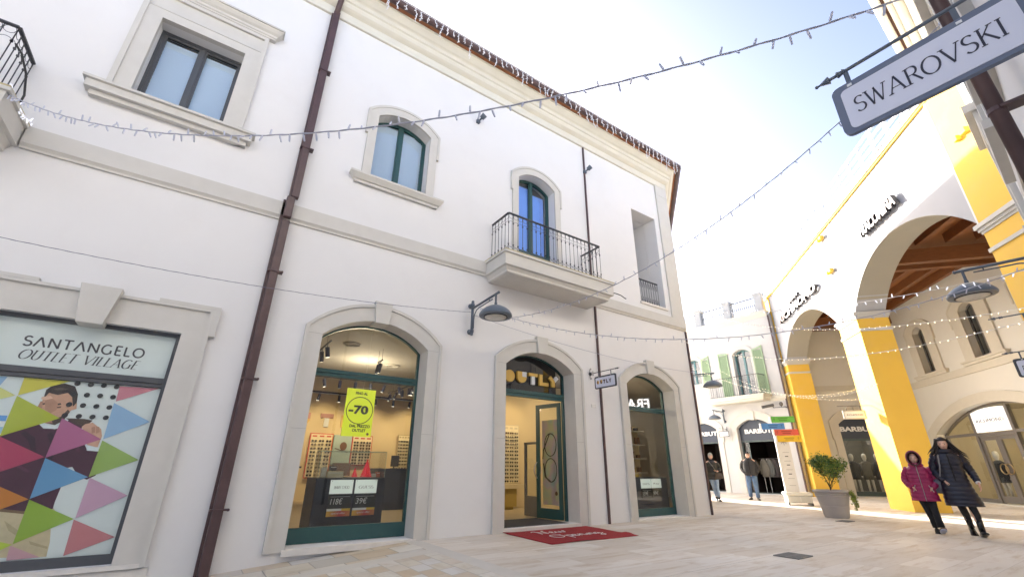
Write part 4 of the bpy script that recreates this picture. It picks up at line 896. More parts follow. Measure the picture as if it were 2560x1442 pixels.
# hanging Richmond sign on the yellow pier, sign under the lane balcony
F_RC = Frame(P0+DY*(-.55), NY, -DY)
t = thing('hanging_sign', 'white hanging sign reading RICHMOND in front of the navy shopfront behind the yellow pier', 'hanging sign', tuple(P0+DY*(-.55)+Vector((0, 0, 3.05))))
g = G(F_RC); g.tube([(0, 0, 3.06), (1.0, 0, 3.06)], .008, 6); g.ball((.0, 0, 3.06), .03, seg=8, rings=5); obj('bracket', g, M_IRON, t)
g = G(F_RC); g.poly([(-(a-1.05), b) for a, b in rrect(.17, .82, 2.64, 2.92, .03)], -.012, .012); bd = obj('board', g, mat('pale_board', (.5, .48, .42), .5), t)
for u in (.35, .75): g = G(F_RC); g.box(u-.008, u+.008, -.003, .003, 2.9, 3.06); obj('hanger', g, M_IRON, bd)
g = G(Frame(F_RC.O, F_RC.u, F_RC.n)); g.box(.27, .84, .012, .016, 2.67, 2.89); obj('sign_face', g, M_WHITE, bd)
FRT = Frame(P0+DY*(-.55)+NY*1.1, -NY, -DY)
g = G(FRT); text(g, 'RICHMOND', .32, 2.755, .46, .045, .0165, .019); obj('lettering', g, M_BLACK, bd)
FBX = Frame((23.1, 13.42, 0), (-1, 0, 0), (0, -1, 0))
t = thing('hanging_sign', 'small square hanging sign between the two navy BARBUTI shopfronts', 'hanging sign', (23.1, 13.42, 3.1))
g = G(FBX); g.tube([(0, 0, 3.06), (.75, 0, 3.06)], .009, 6); g.tube([(.02, 0, 2.95), (.02, 0, 3.17)], .012, 6); g.tube([(.0, 0, 2.97), (.08, 0, 3.0), (.14, 0, 3.05)], .007, 5); obj('bracket', g, M_IRON, t)
FBY = Frame((22.75, 13.43, 0), (0, -1, 0), (-1, 0, 0))
g = G(FBY); g.ring([(-.27, 2.66), (-.27, 2.94), (.27, 2.94), (.27, 2.66)], [(-.24, 2.69), (-.24, 2.91), (.24, 2.91), (.24, 2.69)], -.012, .012); g.box(-.15, -.14, -.003, .003, 2.94, 3.05); g.box(.14, .15, -.003, .003, 2.94, 3.05); bd = obj('board', g, M_BOARD, t)
g = G(FBY); g.box(-.24, .24, -.008, .008, 2.69, 2.91); f_ = obj('sign_face', g, M_WHITE, bd); g = G(FBY); g.box(-.03, .03, .009, .011, 2.79, 2.83); g.box(-.10, .10, .009, .011, 2.73, 2.742); obj('lettering', g, M_BLACK, bd)

# door name OUTLY in the transom
t = thing('shop_sign', 'mustard and white OUTLY letters mounted behind the arched glass over the shop door', 'sign', (5.9, 7.88, 2.7))
FO = FA.shift(-.31); M_MUS = mat('mustard_letter', (.60, .39, .09), .5); M_LWH = mat('letter_off_white', (.62, .64, .66), .5)
def L_(n, polys, m):
    g = G(FO)
    for p_, o in polys: g.poly(p_, -.04+o, .01+o)
    return obj('letter_'+n, g, m, t)
def ell(cu, cz, ru, rz_, a0=0, a1=360, n=24): return [(cu+ru*math.cos(R(a0+(a1-a0)*i/n)), cz+rz_*math.sin(R(a0+(a1-a0)*i/n))) for i in range(n+(0 if a1-a0 == 360 else 1))]
L_('o', [(ell(5.33, 2.935, .13, .13), 0)], M_MUS)
L_('u', [([(5.53, 3.06), (5.53, 2.94)]+ell(5.655, 2.945, .125, .125, 180, 360, 14)+[(5.78, 2.95), (5.66, 2.95), (5.66, 3.06)], 0)], M_MUS); L_('u', [([(5.662, 2.952), (5.662, 3.06), (5.78, 3.06), (5.78, 2.952)], 0)], M_LWH)
L_('t', [([(5.84, 2.99), (5.84, 3.06), (6.09, 3.06), (6.09, 2.99)], 0)], M_MUS); L_('t', [([(5.92, 2.81), (5.92, 2.988), (6.01, 2.988), (6.01, 2.81)], 0)], M_LWH)
L_('l', [([(6.14, 2.81), (6.14, 3.06), (6.23, 3.06), (6.23, 2.885), (6.40, 2.885), (6.40, 2.81)], 0)], M_MUS)
L_('y', [([(6.50, 2.81), (6.50, 2.92), (6.42, 3.0), (6.48, 3.06), (6.59, 2.945), (6.59, 2.81)], 0)], M_MUS); L_('y', [([(6.592, 2.95), (6.56, 2.985), (6.64, 3.07), (6.70, 3.01), (6.61, 2.92), (6.592, 2.92)], 0)], M_LWH)
# dark backing box of the transom
g = G(FA); g.box(5.0, 6.88, -.62, -.64, 2.6, 3.5); obj('transom_panel', g, mat('transom_dark', (.035, .04, .055), .6), dr)

# ------------------------------------------------------------------ poster window content
POSTER={'yellow':[(-1.812,2.048),(-1.403,2.05),(-1.803,1.84)],'pale':[(-1.977,1.92),(-1.821,1.838),(-1.934,1.784)],'green1':[(-1.808,1.836),(-1.374,1.609),(-1.808,1.383)],'bstripe':[(-1.948,1.61),(-1.815,1.609),(-1.812,1.549),(-1.927,1.543)],'bstripe2':[(-1.907,1.481),(-1.811,1.486),(-1.807,1.415),(-1.885,1.411)],'red':[(-1.808,1.383),(-1.376,1.173),(-1.691,1.012)],'mauve':[(-1.355,1.611),(-0.932,1.386),(-1.368,1.165)],'blue':[(-1.367,1.161),(-0.933,0.956),(-1.367,0.732)],'orange':[(-1.645,0.863),(-1.374,0.728),(-1.572,0.63)],'green2':[(-1.367,0.724),(-0.932,0.509),(-1.364,0.285)],'lime4':[(-1.473,0.316),(-1.368,0.281),(-1.447,0.232)],'rose1':[(-0.929,2.035),(-0.519,2.055),(-0.917,1.843)],'blue2':[(-0.929,1.826),(-0.509,1.617),(-0.915,1.386)],'green3':[(-0.918,1.373),(-0.498,1.154),(-0.929,0.956)],'mauve2':[(-0.918,0.951),(-0.499,0.744),(-0.921,0.513)],'rose3':[(-0.931,0.503),(-0.499,0.296),(-0.915,0.135)],'pink4':[(-1.38,0.274),(-1.107,0.141),(-1.367,0.13)],'hair':[(-1.58,1.814),(-1.588,1.925),(-1.543,1.991),(-1.447,2.018),(-1.347,1.993),(-1.294,1.901),(-1.277,1.797),(-1.298,1.751),(-1.336,1.862),(-1.389,1.909),(-1.471,1.876),(-1.553,1.894)],'face':[(-1.586,1.814),(-1.553,1.894),(-1.471,1.876),(-1.389,1.909),(-1.336,1.862),(-1.275,1.797),(-1.258,1.728),(-1.298,1.708),(-1.321,1.672),(-1.352,1.602),(-1.398,1.541),(-1.477,1.553),(-1.536,1.624),(-1.571,1.722)],'beard':[(-1.516,1.6),(-1.461,1.582),(-1.372,1.626),(-1.333,1.714),(-1.306,1.69),(-1.334,1.583),(-1.395,1.529),(-1.477,1.545)],'brow':[(-1.517,1.751),(-1.418,1.785),(-1.406,1.765),(-1.505,1.73)],'eye':[(-1.467,1.733),(-1.401,1.749),(-1.402,1.728),(-1.456,1.717)],'brow2':[(-1.581,1.767),(-1.553,1.774),(-1.548,1.757),(-1.575,1.745)],'collar':[(-1.533,1.533),(-1.499,1.543),(-1.384,1.492),(-1.347,1.586),(-1.296,1.585),(-1.313,1.512),(-1.395,1.486),(-1.482,1.487)],'sweater':[(-1.813,1.399),(-1.674,1.517),(-1.54,1.554),(-1.484,1.492),(-1.381,1.484),(-1.313,1.512),(-1.289,1.606),(-1.12,1.574),(-1.152,1.495),(-1.128,1.412),(-1.033,1.265),(-0.909,1.251),(-0.859,1.119),(-0.872,0.972),(-0.938,0.927),(-1.027,0.965),(-1.108,1.068),(-1.166,1.052),(-1.141,0.879),(-1.149,0.696),(-1.145,0.62),(-1.379,0.593),(-1.572,0.63),(-1.634,0.653),(-1.86,1.366)],'shoulder':[(-1.323,1.613),(-1.152,1.615),(-1.074,1.602),(-1.109,1.531),(-1.205,1.543)],'hand':[(-1.152,1.521),(-1.129,1.556),(-1.067,1.577),(-0.965,1.505),(-0.935,1.42),(-0.941,1.293),(-1.043,1.298),(-1.064,1.398)],'cuff':[(-1.055,1.318),(-0.933,1.288),(-0.909,1.243),(-1.03,1.253)],'trouser':[(-1.638,0.632),(-1.379,0.593),(-1.142,0.628),(-1.085,0.558),(-1.131,0.428),(-1.1,0.412),(-1.069,0.28),(-1.056,0.138),(-1.481,0.134)],'fold1':[(-1.504,0.52),(-1.359,0.413),(-1.309,0.326),(-1.439,0.418)],'fold2':[(-1.246,0.307),(-1.074,0.238),(-1.074,0.217),(-1.224,0.27)],'belt':[(-1.621,0.646),(-1.384,0.608),(-1.239,0.631),(-1.218,0.601),(-1.369,0.578),(-1.612,0.617)],'dots':[(-1.334,2.027),(-1.208,2.026),(-1.083,2.028),(-0.956,2.024),(-1.333,1.897),(-1.209,1.898),(-1.084,1.899),(-0.957,1.895),(-1.337,1.773),(-1.21,1.771),(-1.084,1.77),(-0.958,1.767),(-1.339,1.645),(-1.211,1.642),(-1.085,1.642),(-0.958,1.641)]}
M_PB = mat('poster_paper', (.63, .69, .68), .6, noise=.03, nscale=3)
FP = FA.shift(-.115)
po = thing('window_poster', 'large poster of a man in a maroon sweater behind coloured triangles filling the left window', 'poster', (-1.4, 7.615, .1))
g = G(FP); g.poly([(-2.30, .12), (-2.30, 2.05), (-.50, 2.05), (-.50, .12)], 0); obj('paper', g, M_PB, po)
g = G(FP); g.poly([(-2.30, 2.18), (-2.30, 2.76), (-.50, 2.76), (-.50, 2.18)], 0); tp = obj('name_film', g, M_PB, po)
lay = [('trouser', (.50, .43, .27)), ('fold1', (.38, .32, .19)), ('fold2', (.36, .30, .18)), ('sweater', (.055, .012, .03)), ('belt', (.16, .10, .05)), ('shoulder', (.06, .035, .025)), ('collar', (.62, .70, .72)), ('face', (.52, .30, .20)), ('beard', (.07, .045, .03)), ('hair', (.035, .022, .018)), ('brow', (.05, .03, .02)), ('brow2', (.05, .03, .02)), ('eye', (.12, .06, .04)), ('hand', (.55, .33, .23)), ('cuff', (.62, .70, .72))]
def clip(pts): return [(min(max(u, -2.30), -.505), min(max(z, .122), 2.048)) for u, z in pts]
for i, (k, c) in enumerate(lay):
    pts = POSTER[k]
    if k == 'sweater': pts = pts[:-2]+[(-2.0, .95), (-2.2, 1.0), (-2.25, 1.25), (-2.1, 1.42), (-1.95, 1.46)]
    if k == 'trouser': pts = pts[:1]+pts[1:]; pts = [(-2.1, .93)]+pts[1:-1]+[(-2.1, .2)]
    g = G(FP.shift(.0004*(i+1))); g.poly(clip(pts), 0); obj('print_'+{'brow2': 'brow', 'fold1': 'fold', 'fold2': 'fold'}.get(k, k), g, mat('print_'+k, c, .6, noise=.25, nscale=11), po)
tone = [('cheek_tone', [(-1.56, 1.80), (-1.50, 1.83), (-1.44, 1.78), (-1.43, 1.70), (-1.47, 1.66), (-1.53, 1.70)], (.40, .22, .145)), ('nose_tone', [(-1.595, 1.79), (-1.575, 1.79), (-1.56, 1.72), (-1.575, 1.695), (-1.605, 1.70)], (.40, .22, .15)), ('light_tone', [(-1.60, 1.84), (-1.53, 1.86), (-1.50, 1.835), (-1.56, 1.81), (-1.60, 1.815)], (.66, .42, .30)),
 ('hair_shine', [(-1.53, 1.945), (-1.46, 1.965), (-1.40, 1.955), (-1.42, 1.94), (-1.50, 1.93)], (.09, .065, .05)), ('ear_tone', [(-1.375, 1.80), (-1.35, 1.81), (-1.345, 1.77), (-1.37, 1.755)], (.58, .33, .23)), ('neck_tone', [(-1.50, 1.60), (-1.44, 1.585), (-1.42, 1.55), (-1.48, 1.545), (-1.52, 1.565)], (.36, .19, .13)),
 ('fold_tone', [(-1.62, 1.45), (-1.52, 1.38), (-1.46, 1.22), (-1.50, 1.21), (-1.56, 1.34), (-1.65, 1.42)], (.028, .006, .018)), ('fold_tone', [(-1.40, 1.45), (-1.32, 1.32), (-1.30, 1.10), (-1.33, 1.10), (-1.36, 1.30), (-1.43, 1.42)], (.028, .006, .018)), ('fold_tone', [(-1.20, 1.42), (-1.12, 1.34), (-1.09, 1.24), (-1.12, 1.24), (-1.15, 1.33), (-1.22, 1.38)], (.09, .024, .05)), ('fold_tone', [(-1.75, 1.20), (-1.60, 1.12), (-1.45, 1.02), (-1.47, 1.0), (-1.62, 1.09), (-1.76, 1.17)], (.085, .022, .048)), ('finger_tone', [(-1.06, 1.52), (-1.03, 1.53), (-1.01, 1.46), (-1.04, 1.45)], (.38, .20, .14)), ('finger_tone', [(-1.02, 1.53), (-.99, 1.53), (-.97, 1.47), (-1.0, 1.45)], (.40, .22, .15))]
for i, (k, pts, c) in enumerate(tone): g = G(FP.shift(.0064+.0001*i)); g.poly(clip(pts), 0); obj('print_'+k, g, mat('print_%s%d' % (k, c[0]*1000), c, .6, noise=.2, nscale=14), po)
tri = [('yellow', (.68, .62, .05)), ('pale', (.66, .68, .22)), ('green1', (.45, .52, .03)), ('bstripe', (.10, .33, .72)), ('bstripe2', (.35, .56, .72)), ('red', (.48, .06, .13)), ('mauve', (.48, .15, .30)), ('blue', (.14, .36, .62)), ('orange', (.60, .22, .03)), ('green2', (.30, .48, .04)), ('lime4', (.5, .66, .05)), ('rose1', (.62, .22, .28)), ('blue2', (.30, .50, .74)), ('green3', (.32, .48, .10)), ('mauve2', (.60, .36, .50)), ('rose3', (.58, .20, .22)), ('pink4', (.62, .36, .42))]
for i, (k, c) in enumerate(tri):
    g = G(FP.shift(.0078+.0003*i)); g.poly(clip(POSTER[k]), 0); obj('print_triangle', g, mat('tri_'+k, c, .6, alpha=.80), po)
extra = [([(-2.28, 2.04), (-1.95, 2.04), (-2.0, 1.86)], 'blue2'), ([(-2.28, 1.75), (-1.99, 1.62), (-2.28, 1.45)], 'mauve2'), ([(-2.28, .95), (-1.98, .8), (-2.28, .6)], 'rose3'), ([(-2.28, .42), (-1.9, .3), (-2.28, .15)], 'green3')]
for pts, k in extra: g = G(FP.shift(.0074)); g.poly(clip(pts), 0); obj('print_triangle', g, _m['tri_'+k], po)
for u, z in POSTER['dots']:
    g = G(FP.shift(.0135)); g.poly(ell(u, z, .0285, .0285, n=18), 0); obj('print_dot', g, M_BLACK, po)
g = G(FP.shift(.003))
word = 'S^NT^NGELO'; callig(g, word, -1.955, 2.425, 1.165, .118, 0, .001, thick=.15, thin=.15, serif=False, gap=.10); obj('lettering', g, mat('letter_charcoal', (.05, .05, .06), .5), tp)
g = G(FP.shift(.003)); callig(g, 'OUTLET VILLAGE', -1.955, 2.265, 1.13, .115, 0, .001, thick=.14, thin=.03, serif=True, shear=.3, gap=.03); obj('lettering', g, _m['letter_charcoal'], tp)

# hanging discount sign behind the left arched window
FD = Frame((2.03, 7.98, 0), (1, 0, 0), (0, -1, 0))
t = thing('discount_sign', 'bright yellow hanging sign FINO AL -70% DAL PREZZO OUTLET inside the left arched window', 'sign', (2.28, 7.98, 1.57))
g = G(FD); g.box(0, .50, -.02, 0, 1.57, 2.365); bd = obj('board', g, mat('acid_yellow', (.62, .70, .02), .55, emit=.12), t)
M_INK = mat('dark_olive_ink', (.03, .035, .02), .6)
def D_(s, u, z, w_, h_, b=0.0): g = G(FD); text(g, s, u, z, w_, h_, .001, .004, bold=b); obj('lettering', g, M_INK, bd)
D_('FINO AL', .15, 2.265, .21, .05, .035); D_('-70', .065, 1.935, .34, .15, .04); D_('%', .335, 1.985, .045, .045); D_('DAL PREZZO', .115, 1.715, .35, .05, .035); D_('OUTLET', .17, 1.645, .23, .05, .035)
g = G(FD); g.ring(ell(.255, 2.0, .232, .232, n=40), ell(.255, 2.0, .219, .219, n=40), .001, .003); obj('printed_ring', g, M_INK, bd)
g = G(FD); g.poly(ell(.44, 1.615, .022, .022), .001, .003); obj('printed_dot', g, M_OB, bd)
g = G(FD); g.tube([(.27, -.01, 2.36), (.29, -.01, 2.6), (.30, -.01, 3.45)], .002, 4); g.tube([(.1, -.01, 2.36), (.42, -.01, 2.40), (.40, -.01, 2.36)], .003, 4); obj('hanging_wire', g, M_WCABLE, t)

# ------------------------------------------------------------------ red mat
def matshape():
    g = G(); q = [(4.97, 7.50), (4.93, 6.02), (6.86, 5.96), (7.02, 7.47)]; nu, nv = 24, 14; vs = []
    for z_ in (0, 1):
        for i in range(nu+1):
            for j in range(nv+1):
                a, b = i/nu, j/nv; x = (q[0][0]*(1-a)+q[3][0]*a)*(1-b)+(q[1][0]*(1-a)+q[2][0]*a)*b; y = (q[0][1]*(1-a)+q[3][1]*a)*(1-b)+(q[1][1]*(1-a)+q[2][1]*a)*b
                z = .007+.004*math.sin(7*a+3*b)*math.sin(5*b); z += .03*math.exp(-((a-1)**2+(b-.82)**2)/.006)+.018*math.exp(-((a-.0)**2+(b-.03)**2)/.004)+.012*math.exp(-((a-.35)**2/.03+(b-1)**2/.002))
                vs.append((x, y, z if z_ else z-.006))
    m_ = (nu+1)*(nv+1); fs = []
    for i in range(nu):
        for j in range(nv): a = i*(nv+1)+j; fs += [(a, a+1, a+nv+2, a+nv+1), (a+m_, a+nv+1+m_, a+nv+2+m_, a+1+m_)]
    edge = [i*(nv+1) for i in range(nu+1)]+[nu*(nv+1)+j for j in range(1, nv+1)]+[i*(nv+1)+nv for i in range(nu-1, -1, -1)]+[j for j in range(nv-1, 0, -1)]
    for a, b in zip(edge, edge[1:]+edge[:1]): fs.append((a, a+m_, b+m_, b))
    g.add(vs, fs); return g
mt = thing('door_mat', 'red welcome mat reading New Opening in white script in front of the shop door', 'mat', (5.95, 6.75, 0))
mo = obj('carpet', matshape(), mat('red_carpet', (.30, .018, .022), .95, noise=.2, nscale=60, bump=.5, bscale=300), mt, smooth=True)
SCR = {  # cursive strokes in unit space
 'New': [[(0, .8), (.05, .95), (.14, .9), (.13, .5), (.08, .05)], [(.13, .9), (.22, .5), (.33, .1)], [(.33, .1), (.37, .6), (.43, 1.0), (.50, .98)], [(.46, .28), (.56, .33), (.62, .45), (.57, .55), (.49, .42), (.49, .2), (.57, .1), (.68, .25), (.72, .5), (.73, .2), (.80, .1), (.86, .3), (.88, .52), (.88, .2), (.95, .1), (1.02, .3), (1.03, .55), (1.1, .5)]],
 'Opening': [[(.16, .95), (.05, .85), (.0, .5), (.06, .12), (.17, .1), (.24, .4), (.22, .8), (.14, .95), (.2, .85), (.28, .8)], [(.31, .55), (.31, .1), (.30, -.35)], [(.31, .4), (.36, .56), (.42, .45), (.40, .18), (.33, .12)], [(.42, .25), (.50, .33), (.53, .47), (.48, .55), (.44, .4), (.46, .15), (.53, .12), (.58, .3), (.60, .55), (.60, .12), (.61, .35), (.66, .55), (.68, .4), (.68, .15), (.73, .15), (.76, .4), (.76, .15), (.80, .15), (.83, .55), (.83, .12), (.84, .38), (.89, .55), (.91, .4), (.91, .15), (.95, .15)], [(1.06, .52), (.99, .5), (.97, .3), (1.02, .15), (1.06, .4), (1.06, -.2), (1.0, -.38), (.95, -.25), (1.05, .05), (1.14, .25)]]}
g = G()
for word, x0, y0, w_, h_ in (('New', 5.42, 6.92, .62, .34), ('Opening', 5.42, 6.46, 1.0, .32)):
    for st in SCR[word]:
        c = crom([(x0+a*w_, y0+b*h_) for a, b in st], 5)
        g.tube([(a, b, .0135) for a, b in c], [(.011, .0035)]*len(c), 6)
obj('lettering', g, mat('mat_white_print', (.7, .66, .64), .9), mt)
# drains
def grate(x, y, sx, sy, lab, open_=True):
    t = thing('floor_drain', lab, 'drain', (x, y, 0)); g = G(); g.box(x-sx, x+sx, y-sy, y+sy, -.02, .0045); obj('pit', g, M_BLACK, t)
    g = G(); n = 7
    for i in range(n+1):
        u = x-sx+2*sx*i/n; g.box(u-.015, u+.015, y-sy, y+sy, .003, .012)
    for v in (y-sy, y, y+sy): g.box(x-sx, x+sx, v-.009, v+.009, .002, .011)
    obj('grating', g, mat('worn_grate', (.17, .165, .155), .5, noise=.3, nscale=20), t)
grate(7.16, 3.52, .20, .16, 'square cast iron drain grating in the paving, nearest to the camera'); grate(12.9, 5.0, .17, .13, 'small dark drain grating in front of the big grey planter')

# ------------------------------------------------------------------ cctv cameras
t = thing('security_cameras', 'pair of dark security cameras above the navy shop sign next to the yellow pier', 'camera', (23.0, 10.3, 3.8))
g = G(FB); g.tube([(-10.2, 0, 3.86), (-10.2, .25, 3.88)], .02, 6); g.tube([(-10.2, .2, 3.88), (-10.75, .25, 3.88)], .016, 6); obj('bracket', g, M_IRON, t)
g = G(FB); g.tube([(-10.75, .15, 4.02), (-11.15, .5, 3.92)], [.07, .07], 12); g.tube([(-10.75, .2, 3.9), (-10.8, .2, 4.0)], .02, 6); obj('camera_body', g, mat('camera_grey', (.12, .12, .12), .4), t)
g = G(FB); g.ball((-10.35, .25, 4.02), .09, .09, .10); g.tube([(-10.35, .25, 3.88), (-10.35, .25, 4.0)], .02, 6); obj('camera_body', g, _m['camera_grey'], t, smooth=True)
# ------------------------------------------------------------------ shop interior
def slab(z0, z1, y0=7.95):
    g = G(FW); q = [(.7, y0), (11.5, y0), (END.x-.3, END.y+.4), (END.x-1.9, 17.2), (.7, 17.2)]; n = len(q)
    g.add([(x, y, z) for z in (z0, z1) for x, y in q], [tuple(range(n)), tuple(range(2*n-1, n-1, -1))]+[(i, (i+1) % n, (i+1) % n+n, i+n) for i in range(n)]); return g
g = slab(-.02, .05, 7.93); obj('shop_floor', g, mat('warm_floor', (.45, .36, .22), .45, noise=.08, nscale=3), A)
M_IW = mat('interior_ochre_wall', (.62, .50, .30), .8, noise=.03, nscale=3); M_IC = mat('interior_ceiling', (.46, .43, .38), .8)
g = G(); g.box(.7, 15.4, 17.0, 17.1, 0, 3.5); g.box(.6, .7, 7.93, 17, 0, 3.5); obj('shop_wall', g, M_IW, A)
g = slab(3.56, 3.62); obj('shop_ceiling', g, M_IC, A)
g = G(); g.box(5.6, 11.5, 11.25, 11.35, .05, 3.55); obj('partition_wall', g, M_IW, A)
g = G(FA); g.box(.72, 11.1, -.43, -.45, 3.0, 3.56); 
# counter with display case by the left arched window
t = thing('display_counter', 'dark navy display counter with a glass case behind the left arched window', 'counter', (2.55, 9.1, .05))
g = G(); g.box(1.97, 3.24, 8.98, 9.75, .05, .90); bevel(obj('base', g, M_NAVY, t), .008)
g = G(); g.poly([(1.99, .90), (1.99, 1.36), (3.22, 1.36), (3.22, .90)], 9.0); g.poly([(1.99, .90), (1.99, 1.36), (3.22, 1.36), (3.22, .90)], 9.4); g.add([(1.99, 9.0, .9), (1.99, 9.4, .9), (1.99, 9.4, 1.36), (1.99, 9.0, 1.36)], [(0, 1, 2, 3)]); g.add([(3.22, 9.0, .9), (3.22, 9.4, .9), (3.22, 9.4, 1.36), (3.22, 9.0, 1.36)], [(0, 1, 2, 3)]); obj('glass_case', g, M_GLASS, t)
M_EDGE = mat('glass_edge', (.35, .45, .40), .2)
g = G(); g.tube([(1.99, 9.0, 1.36), (3.22, 9.0, 1.36)], .006, 4); g.tube([(1.99, 9.4, 1.36), (3.22, 9.4, 1.36)], .004, 4); g.tube([(1.99, 9.0, 1.36), (1.99, 9.4, 1.36)], .004, 4); g.tube([(3.22, 9.0, .9), (3.22, 9.0, 1.36)], .004, 4); g.tube([(1.99, 9.0, .9), (1.99, 9.0, 1.36)], .004, 4); obj('glass_edge', g, M_EDGE, t)
# brand cards and price cards, hanging just inside the glass
def cards(u, z, y, w_, name, price, lab, special=True, ser=True):
    F_ = Frame((u, y, 0), (1, 0, 0), (0, -1, 0)); t = thing('price_display', lab, 'price sign', (u, y, z))
    h_ = w_*.57
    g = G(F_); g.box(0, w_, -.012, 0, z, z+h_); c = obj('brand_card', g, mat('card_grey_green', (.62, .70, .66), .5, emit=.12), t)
    if name:
        g = G(F_); callig(g, name, w_*.16, z+h_*.36, w_*.68, h_*.2, .001, .002, thick=.13, thin=.04, serif=ser, gap=.04) if all(ch in GL for ch in name) else text(g, name, w_*.2, z+h_*.36, w_*.6, h_*.2, .001, .002, bold=0)
        obj('lettering', g, mat('card_ink', (.06, .06, .06), .6), c)
    g = G(F_)
    for uu in (.02, w_-.03): g.box(uu, uu+.01, .001, .004, z+h_-.022, z+h_-.012)
    obj('pin', g, M_BLACK, c)
    z2 = z-.36*w_/.4; g = G(F_); g.box(0, w_, -.012, 0, z2+.12*w_/.4, z-.02); p_ = obj('price_card', g, mat('card_black', (.012, .016, .016), .5), t)
    g = G(F_); text(g, price, w_*.1, z2+.19*w_/.4, w_*.52, .10*w_/.4, .001, .003, bold=.0, shear=.15); obj('lettering', g, mat('card_white_ink', (.6, .62, .62), .6), p_)
    g = G(F_); g.tube([(.03, .012, z-.045), (w_-.03, .012, z-.045)], .004, 5); obj('holder_rail', g, mat('brushed_steel', (.5, .5, .5), .3, 1), p_)
    if special:
        g = G(F_); g.box(0, w_*.62, -.012, .001, z2+.085, z2+.12); obj('old_price_strip', g, mat('card_pale', (.62, .66, .66), .5), p_); g = G(F_); g.box(w_*.622, w_, -.012, .001, z2+.085, z2+.12); obj('discount_strip', g, mat('card_yellow', (.60, .40, .04), .5), p_)
        g = G(F_); g.box(0, w_, -.012, .0, z2, z2+.084); o_ = obj('offer_strip', g, offer_mat(), p_)
        g = G(F_); text(g, 'special offer', w_*.2, z2+.028, w_*.6, .035, .001, .002); obj('lettering', g, _m['card_white_ink'], o_)
def offer_mat():
    if 'offer' in _m: return _m['offer']
    m = bpy.data.materials.new('offer_gradient'); m.use_nodes = True; n = m.node_tree; tc = n.nodes.new('ShaderNodeTexCoord'); sp = n.nodes.new('ShaderNodeSeparateXYZ'); rp = n.nodes.new('ShaderNodeValToRGB')
    n.links.new(tc.outputs['Generated'], sp.inputs[0]); n.links.new(sp.outputs[0], rp.inputs[0]); n.links.new(rp.outputs[0], n.nodes['Principled BSDF'].inputs['Base Color'])
    rp.color_ramp.elements[0].color = (.62, .38, .05, 1); rp.color_ramp.elements[1].color = (.5, .18, .06, 1); e = rp.color_ramp.elements.new(.55); e.color = (.42, .05, .05, 1); _m['offer'] = m; return m
cards(2.135, .655, 8.60, .39, 'JIMMY CHOO', '118€', 'grey card reading JIMMY CHOO with a black price card 118€, left of the pair')
cards(2.565, .655, 8.60, .39, 'GUESS', '39€', 'grey card reading GUESS with a black price card 39€, right of the pair')
cards(9.97, .62, 8.42, .40, 'GUESS', '159€', 'pale brand card with the price 159€ behind the right arched window', False)
cards(10.39, .62, 8.42, .40, 'Ray', '99€', 'pale scribbled brand card with the price 99€ behind the right arched window', False)
t = thing('display_counter', 'black display counter behind the right arched window', 'counter', (10.3, 8.7, .05)); g = G(); g.box(9.5, 11.1, 8.46, 9.1, .05, .88); obj('base', g, M_NAVY, t)
# cardboard trees, boxes
def tree(x, y, z, h, lab):
    t = thing('paper_tree', lab, 'decoration', (x, y, z), 0, 'red paper trees'); pr = []; n = 7
    for k in range(n): r = .5*h*(1-k/n)*.75; pr += [(r, h*k/n), (r*.72, h*(k+.85)/n)]
    pr.append((.002, h))
    for a in (0, 90, 15):
        g = G(Frame((x, y, z), (math.cos(R(a)), math.sin(R(a)), 0), (-math.sin(R(a)), math.cos(R(a)), 0)))
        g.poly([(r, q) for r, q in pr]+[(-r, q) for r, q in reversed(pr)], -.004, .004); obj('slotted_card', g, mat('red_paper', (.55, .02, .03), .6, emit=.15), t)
tree(2.92, 9.2, .91, .32, 'taller red paper tree on the counter in the left arched window'); tree(2.70, 9.2, .91, .17, 'smaller red paper tree on the counter in the left arched window'); tree(9.62, 8.7, .89, .30, 'red paper tree on the black counter behind the right arched window')
def carton(x0, x1, y, z0, z1, lab, col=(.6, .56, .42), nm='cardboard_box', d=.1):
    t = thing(nm, lab, 'box', ((x0+x1)/2, y, z0)); g = G(); g.box(x0, x1, y, y+d, z0, z1); bevel(obj('body', g, mat('carton_%d%d' % (col[0]*100, col[2]*100), col, .6), t), .004)
    g = G(); g.box(x0+.01, x1-.01, y-.002, y, z0+(z1-z0)*.7, z0+(z1-z0)*.8); obj('label_band', g, M_WHITE, t)
carton(2.18, 2.47, 9.12, .905, 1.01, 'cream open box on the counter, left of the red paper trees'); carton(2.10, 2.20, 9.25, .905, 1.08, 'white small box stack at the left end of the counter case', (.7, .7, .68)); carton(3.02, 3.12, 9.2, .905, .97, 'small white box right of the taller red tree', (.7, .68, .65)); carton(3.13, 3.20, 9.2, .905, 1.0, 'small red and white box at the right end of the counter case', (.55, .14, .10)); carton(2.26, 2.38, 9.3, 1.02, 1.10, 'black box stacked above the cream box', (.05, .05, .05)); carton(9.95, 10.3, 8.75, .885, 1.0, 'yellow box on the black counter behind the right arched window', (.6, .42, .08)); 
